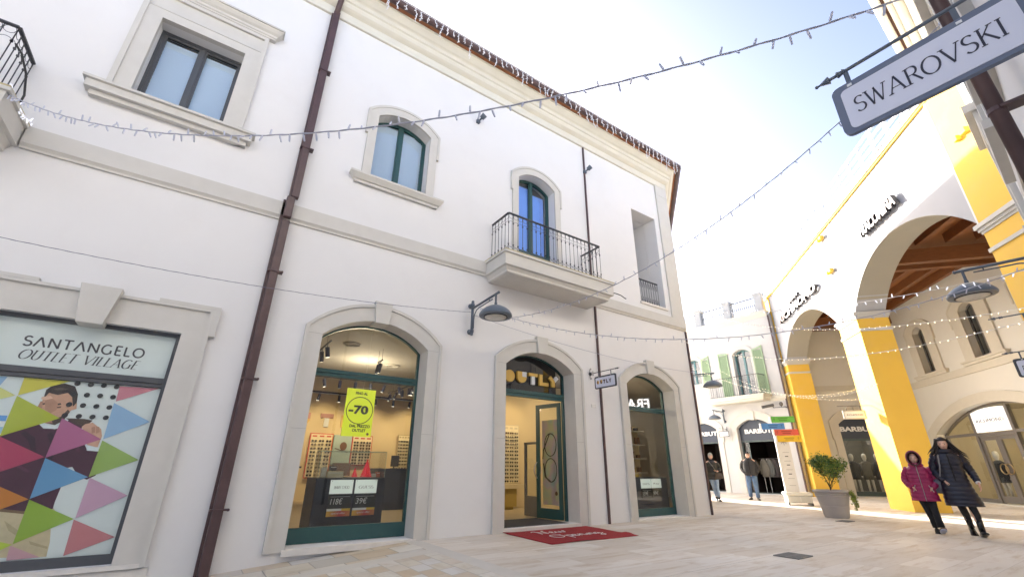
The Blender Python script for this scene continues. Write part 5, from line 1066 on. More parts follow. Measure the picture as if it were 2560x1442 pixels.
# side counters, monitor
t = thing('service_counter', 'tall navy service counter at the left of the shop', 'counter', (2.0, 12.5, .05)); g = G(); g.box(1.75, 2.2, 12.0, 13.2, .05, 1.05); g.box(1.7, 2.25, 11.95, 13.25, 1.05, 1.09); obj('body', g, M_NAVY, t); g = G(); g.box(1.6, 1.95, 13.3, 13.4, .05, 1.95); obj('tall_panel', g, M_NAVY, t)
t = thing('service_counter', 'long navy till counter at the back right, seen below the monitor', 'counter', (4.7, 12.5, .05)); g = G(); g.box(4.2, 5.9, 12.3, 13.0, .05, 1.02); g.box(4.15, 5.95, 12.25, 13.05, 1.02, 1.05); obj('body', g, M_NAVY, t)
t = thing('till_monitor', 'black till monitor tilted back on the navy counter', 'monitor', (4.7, 12.5, 1.05)); g = G(); g.add([(4.56, 12.35, 1.1), (4.78, 12.35, 1.1), (4.84, 12.5, 1.38), (4.62, 12.5, 1.38), (4.56, 12.38, 1.1), (4.78, 12.38, 1.1), (4.84, 12.53, 1.38), (4.62, 12.53, 1.38)], [(0, 1, 2, 3), (7, 6, 5, 4), (0, 4, 5, 1), (1, 5, 6, 2), (2, 6, 7, 3), (3, 7, 4, 0)]); obj('screen', g, M_BLACK, t); g = G(); g.tube([(4.7, 12.5, 1.05), (4.7, 12.45, 1.2)], .02, 6); g.box(4.62, 4.78, 12.4, 12.55, 1.05, 1.062); obj('stand', g, M_IRON, t)
# eyewear boards
def glasses_proto(col, nm):
    t = thing('eyeglasses', 'dark sunglasses on a pale back board', 'eyeglasses', (0, -60, -30), 0, 'rows of sunglasses on the lit boards')
    g = G()
    for s in (-1, 1): g.lathe((s*.035, 0, 0), [(.004, -.004), (.026, -.004), (.026, .004), (.004, .004)], 8, axis=1)
    obj('lenses', g, mat('lens_'+nm, col, .3), t, local=True)
    g = G(); g.tube([(-.062, 0, .01), (0, -.004, .012), (.062, 0, .01)], .004, 4); g.tube([(-.062, 0, .01), (-.062, .05, .005)], .003, 3); g.tube([(.062, 0, .01), (.062, .05, .005)], .003, 3); obj('frame', g, mat('lens_'+nm, col, .3), t, local=True); return t
EY = [glasses_proto((.02, .018, .015), 'black'), glasses_proto((.09, .045, .02), 'tortoise'), glasses_proto((.16, .13, .10), 'grey')]
cnt = [0]
def board(x0, x1, y, z0, z1, nc, nr, lab, rim=(.55, .08, .05), face=(.78, .68, .46), s=1.4, rz=0, glab=''):
    t = thing('eyewear_board', lab, 'display board', (x0, y, z0), rz); w_ = x1-x0; hh = z1-z0
    g = G(); g.box(-.03, w_+.03, .0, .05, -.03, hh+.03); obj('backing', g, mat('board_rim_%d' % (rim[0]*100), rim, .6), t, local=True)
    g = G(); g.box(0, w_, -.012, 0, 0, hh); obj('board', g, mat('board_face', face, .5), t, local=True)
    for c in range(nc):
        g = G(); u = w_*(c+.5)/nc; g.box(u-w_/nc*.32, u+w_/nc*.32, -.016, -.0125, hh-.09, hh-.04); obj('brand_strip', g, mat('strip_%d' % (rim[0]*100), rim, .5), t, local=True)
        for r_ in range(nr):
            p = Vector((w_*(c+.5)/nc+rnd.uniform(-.008, .008), -.045, (hh-.16)*(r_+.5)/nr)); wp = Matrix.Translation((x0, y, z0)) @ Matrix.Rotation(rz, 4, 'Z') @ p
            e = EY[rnd.choice([0, 0, 0, 1, 2])]; k = cnt[0]; cnt[0] += 1
            q = copy_tree(e); q.location = wp; q.rotation_euler = (0, 0, rz); q.scale = (s,)*3; q['label'] = 'sunglasses in the rows on the '+glab; q['group'] = 'sunglasses on the '+glab
board(3.32, 4.02, 16.9, .75, 2.12, 3, 10, 'red rimmed lit board of sunglasses at the back left of the shop', glab='red rimmed board at the back left')
board(4.75, 5.42, 16.9, 1.15, 2.10, 3, 8, 'red rimmed lit board of sunglasses right of the sunglasses picture', glab='red rimmed board right of the picture')
board(6.45, 7.1, 16.9, 1.0, 2.2, 6, 9, 'wide lit board of sunglasses in the far right corner of the shop', (.45, .36, .2), s=1.0, glab='board in the far right corner')
board(6.25, 7.93, 11.15, .69, 2.24, 10, 14, 'tall lit board of eyeglasses seen through the open shop door', (.60, .52, .36), s=1.0, glab='tall board seen through the door')
t = thing('picture_panel', 'pale blue picture of sunglasses between the two red rimmed boards', 'picture', (4.4, 16.9, 1.0)); g = G(); g.box(4.08, 4.70, 16.88, 16.95, 1.15, 2.12); pp = obj('panel', g, mat('pale_blue_print', (.36, .46, .44), .5), t)
g = G(Frame((4.4, 16.87, 0), (1, 0, 0), (0, -1, 0))); g.poly(ell(.03, 1.75, .12, .14), 0, .004); g.tube([(-.25, .003, 1.68), (.0, .003, 1.6), (.2, .003, 1.55)], .012, 4); obj('printed_shape', g, M_OB, pp)
g = G(); g.box(4.15, 4.68, 16.5, 16.85, .8, 1.2); obj('lower_shelf', g, mat('shelf_brown', (.15, .09, .05), .6), t)
t = thing('low_cabinet', 'golden base cabinet under the tall eyeglasses board inside the door', 'cabinet', (7.0, 11, .05)); g = G(); g.box(6.0, 7.66, 10.83, 11.25, .12, .56); g.box(6.05, 7.6, 10.9, 11.2, .05, .12); obj('cabinet', g, mat('gold_panel', (.38, .27, .07), .4), t); g = G(); g.box(5.95, 7.95, 10.78, 11.25, .565, .67); obj('top', g, mat('cream_top', (.6, .5, .3), .5), t)
# big eyeglasses poster behind the open door
t = thing('entrance_mat', 'flat dark grey mat on the threshold behind the red mat', 'mat', (5.8, 8.1, .05)); g = G(); g.box(5.02, 6.70, 7.62, 8.72, .052, .066); obj('carpet', g, mat('grey_matting', (.055, .055, .06), .95, noise=.2, nscale=80), t); g = G(); g.box(5.0, 6.72, 7.6, 8.74, .0505, .058); obj('rim', g, M_IRON, t)
t = thing('eyewear_poster', 'iridescent poster of large eyeglasses behind the open green door', 'poster', (7.7, 9.4, .4)); F_ = Frame((7.2, 9.08, 0), (0, -1, 0), (-1, 0, 0))
def irid():
    m = bpy.data.materials.new('iridescent_print'); m.use_nodes = True; n = m.node_tree; tc = n.nodes.new('ShaderNodeTexCoord'); t2 = n.nodes.new('ShaderNodeTexNoise'); t2.inputs['Scale'].default_value = 2.2; rp = n.nodes.new('ShaderNodeValToRGB')
    n.links.new(tc.outputs['Object'], t2.inputs[0]); n.links.new(t2.outputs['Fac'], rp.inputs[0]); n.links.new(rp.outputs[0], n.nodes['Principled BSDF'].inputs['Base Color'])
    c = [(.3, (.40, .58, .56)), (.45, (.60, .62, .42)), (.55, (.62, .50, .58)), (.7, (.42, .58, .60))]
    for i, (p_, cc) in enumerate(c): e = rp.color_ramp.elements[i] if i < 2 else rp.color_ramp.elements.new(p_); e.position = p_; e.color = (*cc, 1)
    return m
g = G(F_); g.box(0, .64, -.03, 0, .30, 2.2); pp = obj('panel', g, irid(), t)
g = G(F_)
for cz in (1.05, 1.62): 
    pts = [(.32+.22*math.cos(a), .004, cz+.26*math.sin(a)) for a in [2*math.pi*k/20 for k in range(21)]]; g.tube(pts, .012, 5)
g.tube([(.30, .004, 1.88), (.05, .004, 1.5), (.02, .004, 1.3)], .016, 5); g.tube([(.3, .004, .8), (.1, .004, .9), (.05, .004, 1.2)], .02, 5); obj('printed_glasses', g, mat('print_dark', (.05, .06, .05), .5), pp)
g = G(F_); g.poly(ell(.50, .55, .045, .045), 0, .004); obj('printed_dot', g, M_OB, pp)
# track lights
def track(a, b, n, lab, z=3.30, aim=(0, .35, -1)):
    a = Vector((*a, 0)); b = Vector((*b, 0)); t = thing('track_light', lab, 'track light', tuple((a+b)/2+Vector((0, 0, z)))); g = G(); g.tube([(a.x, a.y, z), (b.x, b.y, z)], .022, 4); 
    for q in (.1, .9): p = a+(b-a)*q; g.tube([(p.x, p.y, z), (p.x, p.y, 3.56)], .004, 3)
    obj('track', g, mat('track_black', (.025, .028, .05), .5), t); ad = Vector(aim).normalized()
    for i in range(n):
        p = a+(b-a)*((i+.5)/n); d = (ad+Vector((rnd.uniform(-.3, .3), rnd.uniform(-.2, .2), 0))).normalized(); s = Vector((p.x, p.y, z-.07))
        g = G(); g.tube([tuple(s), tuple(s+d*.20)], .042, 10); g.tube([(p.x, p.y, z), tuple(s+d*.04)], .008, 4); h_ = obj('spot_head', g, mat('spot_navy', (.03, .035, .075), .45), t)
        g = G(); g.tube([tuple(s+d*.196), tuple(s+d*.203)], .036, 10); obj('lit_lens', g, mat('lit_lens', (1, .9, .7), .4, emit=3), h_)
track((1.75, 8.6), (1.75, 11.8), 7, 'black track of spotlights along the left side of the ceiling in the left window'); track((3.1, 9.6), (3.1, 9.9), 2, 'short pair of hanging spotlights at the ceiling middle near the window')
track((1.9, 12.4), (5.2, 12.4), 8, 'long black track of spotlights crossing the middle of the ceiling'); track((4.9, 9.6), (4.9, 14.2), 9, 'black track of spotlights along the right side seen in the left window'); track((1.5, 15.2), (7.0, 15.2), 9, 'rearmost black track of spotlights in front of the lit boards')
track((7.2, 8.9), (7.2, 10.9), 3, 'short track of spotlights over the shop door')
for x, y, ty, e in ((3.6, 15.4, 16.95, 32), (5.1, 15.4, 16.95, 34), (6.8, 15.4, 16.95, 34), (2.2, 15.4, 16.95, 24), (6.3, 9.9, 11.2, 18), (7.4, 9.9, 11.2, 18), (8.6, 9.9, 11.2, 5), (2.6, 8.9, 9.15, 5), (10.2, 8.6, 9.3, 14), (4.5, 12.2, 13, 5)):
    l = bpy.data.lights.new('spotlight_beam', 'SPOT'); l.energy = e; l.color = (1, .76, .42); l.spot_size = R(95); l.spot_blend = .7; l.shadow_soft_size = .05
    o = bpy.data.objects.new('spotlight_beam', l); COL.objects.link(o); o.location = (x, y, 3.2); o.rotation_euler = (Vector((x, y, 3.2))-Vector((x, ty, 1.7))).to_track_quat('Z', 'Y').to_euler()
l = bpy.data.lights.new('shop_light', 'POINT'); l.energy = 22; l.color = (1, .84, .6); l.shadow_soft_size = .3; o = bpy.data.objects.new('shop_light', l); COL.objects.link(o); o.location = (3.2, 11.0, 3.0)
l = bpy.data.lights.new('shop_light', 'POINT'); l.energy = 16; l.color = (1, .84, .6); l.shadow_soft_size = .3; o = bpy.data.objects.new('shop_light', l); COL.objects.link(o); o.location = (-4+13.2, 9.6, 3.0)
# richmond shop light and cove
l = bpy.data.lights.new('shop_light', 'POINT'); l.energy = 70; l.color = (1, .82, .55); l.shadow_soft_size = .3; o = bpy.data.objects.new('shop_light', l); COL.objects.link(o); o.location = FR.pt(-2.5, -2.2, 3.1)
# mannequins in the shop window behind the pier
def mannequin(f, u, o, col, lab, grp, hc=(.5, .48, .44)):
    p = f.pt(u, o, .03); t = thing('mannequin', lab, 'mannequin', tuple(p), math.atan2(f.n.y, f.n.x)+math.pi/2, grp)
    g = G(); g.lathe((0, 0, 0), [(.0, 1.40), (.045, 1.42), (.05, 1.5), (.085, 1.58), (.095, 1.68), (.07, 1.77), (.0, 1.8)], 12)
    for s in (-1, 1): g.tube([(s*.09, 0, .95), (s*.10, .01, .5), (s*.10, 0, .02)], [.075, .055, .04], 8); g.tube([(s*.27, .03, .86), (s*.27, .05, .78)], [.03, .035], 6)
    obj('body', g, mat('mannequin_skin', hc, .5), t, local=True, smooth=True)
    g = G(); vs = []; seg = 16; pr = [(.07, .05, 1.47), (.17, .09, 1.43), (.22, .12, 1.33), (.20, .13, 1.1), (.21, .13, .9), (.23, .14, .68)]
    for rx, ry, z in pr: vs += [(rx*math.cos(2*math.pi*k/seg), ry*math.sin(2*math.pi*k/seg), z) for k in range(seg)]
    g.add(vs, [(i*seg+k, i*seg+(k+1) % seg, (i+1)*seg+(k+1) % seg, (i+1)*seg+k) for i in range(5) for k in range(seg)]+[tuple(range(seg)), tuple(range(5*seg, 6*seg))])
    for s in (-1, 1): g.tube([(s*.20, 0, 1.38), (s*.27, -.01, 1.12), (s*.275, .03, .84)], [.07, .06, .05], 8)
    obj('coat', g, mat('mcoat_%d' % (col[0]*1000), col, .85, noise=.15, nscale=20), t, local=True, smooth=True)
    g = G(); g.lathe((0, 0, 0), [(.22, 0), (.22, .01), (.02, .015), (.012, .03)], 16); obj('base_plate', g, mat('brushed_steel', (.5, .5, .5), .3, 1), t, local=True)
GM = 'mannequins in the navy shopfront behind the pier'
mannequin(FE, 2.30, -.75, (.035, .04, .05), 'mannequin in a long dark coat, left in the shopfront behind the yellow pier', GM)
mannequin(FE, 2.85, -.8, (.12, .115, .10), 'mannequin in a grey coat, middle of the shopfront behind the yellow pier', GM)
mannequin(FE, 3.3, -.7, (.05, .05, .055), 'mannequin in a charcoal jacket, right in the shopfront behind the yellow pier', GM)
l = bpy.data.lights.new('shop_light', 'POINT'); l.energy = 25; l.color = (1, .9, .75); l.shadow_soft_size = .2; o = bpy.data.objects.new('shop_light', l); COL.objects.link(o); o.location = FE.pt(2.7, -1.2, 2.8)
# displays in the richmond shop
t = thing('clothes_rail', 'rail of dark clothes behind the bronze framed glass doors', 'clothes rail', tuple(FR.pt(-3.0, -1.6, 0))); g = G(FR); g.tube([(-3.9, -1.6, 1.55), (-1.2, -1.6, 1.55)], .015, 6); g.tube([(-3.9, -1.6, .02), (-3.9, -1.6, 1.55)], .015, 6); g.tube([(-1.2, -1.6, .02), (-1.2, -1.6, 1.55)], .015, 6); obj('frame', g, M_IRON, t)
for i in range(9):
    g = G(FR); u = -3.75+i*.3; g.box(u, u+.22, -1.85, -1.4, .45+rnd.uniform(0, .15), 1.5); bevel(obj('garment', g, mat('garment_%d' % (i % 3), [(.03, .035, .045), (.10, .02, .025), (.05, .055, .06)][i % 3], .9), t), .05, 3)
mannequin(FR, -4.3, -.9, (.03, .03, .035), 'black dressed mannequin with a pale head behind the glass left of the bronze doors', None, (.6, .55, .35))

FN = FR.shift(.10)
t = thing('shop_sign', 'backlit FRACOMINA letters on the grey fascia above the neighbouring arcade shop', 'sign', tuple(FN.pt(5.4, 0, 3.4)))
g = G(FN); g.box(2.5, 8.0, -.03, .0, 3.86, 4.64); g.box(2.5, 8.0, -.03, .06, 4.65, 4.78); fa = obj('fascia', g, mat('mid_grey_panel', (.16, .16, .16), .5), t)
g = G(FN); text(g, 'FRACOMINA', 2.75, 4.02, 3.9, .52, .02, .05, bold=.02); obj('lettering', g, mat('neon_white', (1, .97, .95), .4, emit=3.0), fa)
g = G(FR); g.box(3.3, 7.9, -.36, -.45, .1, 3.3); 
# shapes mounted on the back wall, round ceiling vents
for lab, u, z, shp, c in (('grey pink block with a yellow half disc on the back wall', 3.0, 2.62, 'o', (.45, .22, .18)), ('white and rust T shaped block on the back wall', 3.75, 2.62, 't', (.40, .20, .16)), ('ochre L shaped block on the back wall left of the yellow sign', 4.4, 2.60, 'l', (.45, .28, .10))):
    t = thing('wall_letter', lab, 'decoration', (u, 16.98, z)); F2 = Frame((u, 16.985, z), (1, 0, 0), (0, -1, 0)); g = G(F2)
    if shp == 'o': g.box(-.2, .2, 0, .03, 0, .2); obj('block', g, mat('deco_%d' % (c[0]*100), c, .6), t); g = G(F2); g.poly([(.2*math.cos(R(a)), .2*math.sin(R(a))-.005) for a in range(180, 361, 15)], 0, .03); obj('half_disc', g, M_MUS, t)
    if shp == 't': g.box(-.22, .22, 0, .03, .05, .2); obj('block', g, mat('deco_t', c, .6), t); g = G(F2); g.box(-.08, .08, 0, .03, -.25, .045); obj('stem', g, M_LWH, t)
    if shp == 'l': g.box(-.15, -.02, 0, .03, -.22, .2); obj('block', g, M_MUS, t); g = G(F2); g.box(-.019, .22, 0, .03, -.22, -.10); obj('foot', g, mat('deco_l', c, .6), t)
for x, y in ((2.4, 9.6), (2.0, 11.4), (3.9, 11.2)):
    g = G(); g.torus((x, y, 3.55), .17, .018, 24, 6, 'uo'); g.torus((x, y, 3.552), .09, .010, 20, 6, 'uo'); tag(obj('ceiling_vent', g, M_IC, origin=(x, y, 3.55), smooth=True), 'round cream ceiling vent %s' % ('nearest the left arched window' if y < 10 else ('at the left behind the transom' if x < 3 else 'at the right behind the transom')), 'vent')
# lit shelves behind the right arched window
t = thing('display_shelves', 'pale lit shelves with small goods behind the right arched window', 'shelves', (11.6, 11.1, .05)); g = G(); g.box(10.3, 13.2, 11.1, 11.2, .1, 2.5); obj('back_panel', g, mat('board_face', (.78, .68, .46), .5), t)
for z in (.5, .95, 1.4, 1.85, 2.3):
    g = G(); g.box(10.3, 13.2, 10.8, 11.099, z, z+.03); sh_ = obj('shelf', g, M_WHITE, t)
    for k in range(9):
        x = 10.4+k*.31+rnd.uniform(-.04, .04); h = rnd.uniform(.1, .26); g = G(); g.box(x, x+rnd.uniform(.1, .2), 10.88, 11.0, z+.031, z+.031+h); obj('goods', g, rnd.choice([M_WHITE, M_MUS, _m['carton_60.042.0'] if 'carton_60.042.0' in _m else M_OB, M_NAVY]), sh_)
# ------------------------------------------------------------------ festive string lights
def catenary(a, b, sag, n=48):
    a = Vector(a); b = Vector(b); out = []
    for i in range(n+1):
        t = i/n; p = a.lerp(b, t); p.z -= sag*4*t*(1-t); out.append(p)
    return out
def bulb_proto(nm, m, L=.055, r=.0075):
    g = G(); g.tube([(0, 0, 0), (0, 0, -.012), (0, 0, -.014), (0, 0, -L), (0, 0, -L-.004)], [r*.7, r*.7, r, r*.8, r*.3], 6)
    me = bpy.data.meshes.new(nm); me.from_pydata([tuple(v) for v in g.v], [], g.f); me.materials.append(m); return me
BM = bulb_proto('bulb', M_BULB); BW_ = bulb_proto('bulb', M_BULBW, .05, .014); BWW = bulb_proto('bulb', mat('white_bulb', (.75, .76, .85), .3, emit=.25), .06, .010)
def string_light(a, b, sag, step, lab, bulbs=BM, cable=M_CABLE, r=.006, twist=True, start=0.0, maxn=100, grp='strings of small festive lights across the street', scale=1):
    P = catenary(a, b, sag); L = sum((q-p).length for p, q in zip(P, P[1:])); t = thing('string_lights', lab, 'string lights', tuple(P[0]), 0, grp)
    g = G()
    if twist:
        n = int(L/.035); Q = []
        for i in range(n+1):
            f = i/n*(len(P)-1); k = min(int(f), len(P)-2); p = P[k].lerp(P[k+1], f-k); ang = i*.9; Q.append(p+Vector((0, math.cos(ang)*r*.35, math.sin(ang)*r*.35)))
        g.tube([tuple(p) for p in Q], [r*(1+.18*math.sin(i*1.8)) for i in range(len(Q))], 5)
    else: g.tube([tuple(p) for p in P], r, 5)
    obj('cable', g, cable, t)
    if bulbs is None: return t
    inv = _root[t.name]; d = start; k = 0; acc = 0; cum = [0]
    for p, q in zip(P, P[1:]): cum.append(cum[-1]+(q-p).length)
    while d < L and k < maxn:
        i = max(j for j in range(len(cum)) if cum[j] <= d); i = min(i, len(P)-2); f = (d-cum[i])/max(1e-6, cum[i+1]-cum[i]); p = P[i].lerp(P[i+1], f); dr = (P[i+1]-P[i]).normalized()
        o = bpy.data.objects.new('bulb', bulbs); COL.objects.link(o); o.parent = t; o.location = inv @ p
        up = rnd.random() < .3; side = dr.cross(Vector((0, 0, 1))).normalized()
        v = (Vector((0, 0, 1 if up else -1))+dr*rnd.uniform(-.5, .5)+side*rnd.uniform(-.7, .7)).normalized()
        o.rotation_euler = (-v).to_track_quat('Z', 'Y').to_euler(); o.scale = (scale,)*3
        d += step*rnd.uniform(.7, 1.3); k += 1
    return t
string_light((-2.75, 6.75, 5.21), (2.83, .03, 3.59), .82, .105, 'nearest festive string crossing from the left balcony up to the sign bracket at the right', scale=1.05, maxn=95)
string_light((4.27, 7.2, 3.86), (5.23, -.06, 5.31), .86, .16, 'festive string from the wall lamp by the door rising steeply behind the SWAROVSKI sign')
string_light((-4.15, 7.15, 3.63), (4.12, 7.38, 4.01), .21, 1, 'thin bare dark cable slung along the white wall above the poster window', bulbs=None, cable=mat('slate_cable', (.14, .14, .20), .5), r=.0045)
string_light((4.15, 7.41, 3.97), (11.54, 7.42, 3.69), .16, 1, 'thin bare cable from the wall lamp along the wall above the shop door', bulbs=None, cable=M_CABLE, r=.005, twist=False)
string_light((4.12, 7.1, 4.02), (8.26, .24, 3.54), .82, .14, 'festive string from the wall lamp across the street just below the roof balustrade')
string_light((12.82, 8.07, 6.14), (8.39, .29, 3.04), .55, .11, 'upper lit festive string in front of the yellow pier capital', bulbs=BW_, cable=M_WCABLE, r=.005, scale=.42)
string_light((12.27, 9.0, 5.54), (7.47, .27, 2.72), .78, .12, 'second lit festive string crossing the yellow pier below its capital', bulbs=BW_, cable=M_WCABLE, r=.005, scale=.42)
string_light((11.9, 9.7, 5.17), (17.84, 5.52, 3.26), .6, .12, 'lowest lit festive string in front of the green shutters', bulbs=BW_, cable=M_WCABLE, r=.004, scale=.45)
string_light((14.23, 9.2, 5.08), (17.3, 4.85, 3.62), .92, .12, 'lit festive string ending at the near yellow pier above the hanging sign', bulbs=BW_, cable=M_WCABLE, r=.004, scale=.45)
string_light((13.71, 9.59, 4.88), (19.37, 5.35, 3.98), .88, .14, 'short lit festive string reaching the far side of the near yellow pier', bulbs=BW_, cable=M_WCABLE, r=.004, scale=.45)
string_light((12.6, 9.1, 6.6), (9.2, .35, 3.75), .5, .16, 'white festive string sagging just above the arcade capital', bulbs=BWW, cable=M_WCABLE, r=.006, scale=1)
# rope lights around the left balcony corner
# icicle lights hanging under the eaves
ic = thing('icicle_lights', 'white icicle lights dangling from the brown gutter of the long white building', 'icicle lights', (0, 6.9, 10.75))
path_ = [Vector((-1.5, 6.86, 10.72)), Vector((11.93, 6.86, 10.72)), Vector((11.93, 6.86, 10.72))+E40*7.3]
k = 0; clus = []
for a, b in zip(path_[:-1], path_[1:]):
    L = (b-a).length; d = .0
    while d < L:
        p = a+(b-a)*(d/L); h = rnd.choice([.18, .28, .40, .30, .22, .5, .35]); clus.append((p, h)); d += rnd.uniform(.12, .24)
near = clus
g = G(); 
for a, b in zip(path_[:-1], path_[1:]): g.tube([tuple(a), tuple(b)], .006, 4)
obj('cable', g, M_WICICLE, ic)
for p, h in near[:100]:
    g = G(); q = p.copy(); pts = [tuple(q)]; n = int(h/.045)
    for i in range(n): q = q+Vector((rnd.uniform(-.022, .022), rnd.uniform(-.02, .02), -.045)); pts.append(tuple(q))
    g.tube(pts, .009, 4)
    for i in range(1, len(pts), 1):
        c = Vector(pts[i]); e = c+Vector((rnd.uniform(-.04, .04), rnd.uniform(-.03, .03), rnd.uniform(-.045, .0))); g.tube([tuple(c), tuple(e)], [.007, .011], 4)
    obj('icicle_strand', g, M_WICICLE, ic)
g = G()
for p, h in near[100:]:
    q = p.copy(); pts = [tuple(q)]
    for i in range(int(h/.06)+2): q = q+Vector((rnd.uniform(-.03, .03), rnd.uniform(-.03, .03), -.06)); pts.append(tuple(q))
    g.tube(pts, .009, 3)
tag(obj('icicle_strands', g, M_WICICLE, ic), kind='stuff')
# festive lights wound round the left balcony edge
string_light((-2.75, 6.70, 5.33), (-2.68, 7.4, 5.28), .06, .035, 'white festive lights bunched at the corner of the left balcony', bulbs=BWW, cable=M_WICICLE, r=.008, scale=.9)
# ------------------------------------------------------------------ people
def loft(g, rings, seg=20, cap=True):
    """rings: list of (cx, cy, cz, rx, ry[, tilt]) in local coordinates, built as one closed tube"""
    vs = []; fs = []
    for r in rings:
        cx, cy, cz, rx, ry = r[:5]; rot = r[5] if len(r) > 5 else 0; p = r[6] if len(r) > 6 else 2.0
        for k in range(seg):
            a = 2*math.pi*k/seg; c, s = math.cos(a), math.sin(a); c = math.copysign(abs(c)**(2/p), c); s = math.copysign(abs(s)**(2/p), s)
            x, y = rx*c, ry*s; vs.append((cx+x*math.cos(rot)-y*math.sin(rot), cy+x*math.sin(rot)+y*math.cos(rot), cz))
    for i in range(len(rings)-1):
        for k in range(seg): a = i*seg+k; b = i*seg+(k+1) % seg; fs.append((a, b, b+seg, a+seg))
    if cap: fs.append(tuple(range(seg-1, -1, -1))); fs.append(tuple(range((len(rings)-1)*seg, len(rings)*seg)))
    g.add(vs, fs)
def skin_body(J, E, Rd, name, m, t, extra=None):
    me = bpy.data.meshes.new('sk'); me.from_pydata([Vector(j) for j in J], E, []); o = bpy.data.objects.new('sk', me); COL.objects.link(o)
    md = o.modifiers.new('s', 'SKIN'); md.use_smooth_shade = True
    if not me.skin_vertices: 
        bm = bmesh.new(); bm.from_mesh(me); bm.verts.layers.skin.verify(); bm.to_mesh(me); bm.free()
    for i, r in enumerate(Rd): me.skin_vertices[0].data[i].radius = (r, r) if not isinstance(r, tuple) else r
    me.skin_vertices[0].data[0].use_root = True
    sb = o.modifiers.new('u', 'SUBSURF'); sb.levels = 1; sb.render_levels = 1
    bpy.context.view_layer.update(); ev = o.evaluated_get(bpy.context.evaluated_depsgraph_get()); m2 = bpy.data.meshes.new_from_object(ev)
    g = G(); g.v = [v.co.copy() for v in m2.vertices]; g.f = [tuple(p.vertices) for p in m2.polygons]
    bpy.data.objects.remove(o); bpy.data.meshes.remove(m2)
    if extra: k = len(g.v); g.v += extra.v; g.f += [tuple(i+k for i in f) for f in extra.f]
    return obj(name, g, m, t, local=True, smooth=True)
def head_geo(c, s, yaw=0, tilt=0):
    """sculpted head, facing local -y; s = head height"""
    g = G(); seg, rings = 28, 22; vs = []; M = Matrix.Translation(c) @ Matrix.Rotation(yaw, 4, 'Z') @ Matrix.Rotation(tilt, 4, 'X')
    def dn(x, z, x0, z0, w_, h_): return math.exp(-(((x-x0)/w_)**2+((z-z0)/h_)**2))
    for i in range(rings+1):
        t = math.pi*i/rings
        for k in range(seg):
            a = 2*math.pi*k/seg; x, y, z = math.sin(t)*math.cos(a), math.sin(t)*math.sin(a), math.cos(t)
            X = x*.335; Y = y*.40; Z = z*.5
            jaw = max(0, -z)
            X *= 1-.30*jaw**1.3; 
            if y > 0: Y *= 1-.18*jaw; 
            else: Y *= 1-.10*jaw
            if y < -.2:
                f = min(1, (-y-.2)/.4)
                Y -= f*(.085*dn(X, Z, 0, -.09, .045, .09)+.03*dn(X, Z, 0, .0, .035, .12)+.022*dn(X, Z, 0, -.25, .09, .05)+.03*dn(X, Z, 0, -.42, .09, .06)+.012*dn(X, Z, 0, .12, .25, .05))
                Y += f*(.04*dn(abs(X), Z, .13, .02, .06, .045))
            vs.append(tuple(M @ Vector((X*s, Y*s, Z*s))))
    fs = [(i*seg+k, i*seg+(k+1) % seg, (i+1)*seg+(k+1) % seg, (i+1)*seg+k) for i in range(rings) for k in range(seg)]
    g.add(vs, fs)
    for sg in (-1, 1):
        h = G(); h.ball((0, 0, 0), .035*s, .06*s, .10*s, 8, 6); g.add([tuple(M @ (v+Vector((sg*.33*s, .03*s, -.03*s)))) for v in h.v], h.f)
    return g, M
def hand_geo(wr, d, pn, th, L, side=1, curl=.5):
    """palm and five fingers; wr wrist, d direction, pn palm normal, th thumb direction"""
    g = G(); d = Vector(d).normalized(); pn = Vector(pn).normalized(); th = Vector(th).normalized(); wr = Vector(wr)
    g.tube([tuple(wr-d*.02), tuple(wr+d*.02*L), tuple(wr+d*.5*L)], [(.026, .018), (.036, .017), (.038, .014)], 8)
    for i, (off, ln) in enumerate(((.030, .42), (.010, .48), (-.010, .45), (-.028, .36))):
        p = wr+d*.48*L+th*off; q = [p]; dd = d.copy()
        for j in range(3): dd = (dd+pn*curl*(.45+.2*j)).normalized(); q.append(q[-1]+dd*ln*L*(.42, .32, .26)[j])
        g.tube([tuple(v) for v in q], [.0095, .009, .008, .006], 6)
    p = wr+d*.12*L+th*.03; q = [p, p+(th*.7+d*.5+pn*.2).normalized()*.28*L, p+(th*.7+d*.5+pn*.2).normalized()*.28*L+(d*.9+pn*.4).normalized()*.22*L]
    g.tube([tuple(v) for v in q], [.012, .010, .007], 6); return g
def face_parts(t, body, M, s, skin, lipc=(.35, .12, .11), hairc=(.02, .015, .012)):
    g = G(); h = G()
    for sg in (-1, 1): h.ball((sg*.13*s, -.335*s, .02*s), .05*s, .03*s, .028*s, 8, 6)
    g.add([tuple(M @ v) for v in h.v], h.f); obj('eyes', g, mat('eye_dark', (.03, .025, .02), .2), body, local=True, smooth=True)
    g = G(); h = G(); h.tube([(-.085*s, -.335*s, -.255*s), (-.03*s, -.378*s, -.245*s), (0, -.382*s, -.25*s), (.03*s, -.378*s, -.245*s), (.085*s, -.335*s, -.255*s)], [.006*s, .022*s, .022*s, .022*s, .006*s], 6)
    g.add([tuple(M @ v) for v in h.v], h.f); obj('lips', g, mat('lips_%d' % (lipc[0]*100), lipc, .5), body, local=True, smooth=True)
    g = G(); h = G()
    for sg in (-1, 1): h.tube([(sg*.06*s, -.385*s, .10*s), (sg*.13*s, -.38*s, .125*s), (sg*.21*s, -.32*s, .10*s)], [.010*s, .013*s, .006*s], 5)
    g.add([tuple(M @ v) for v in h.v], h.f); obj('eyebrows', g, mat('brow_%d' % (hairc[0]*100), hairc, .8), body, local=True)
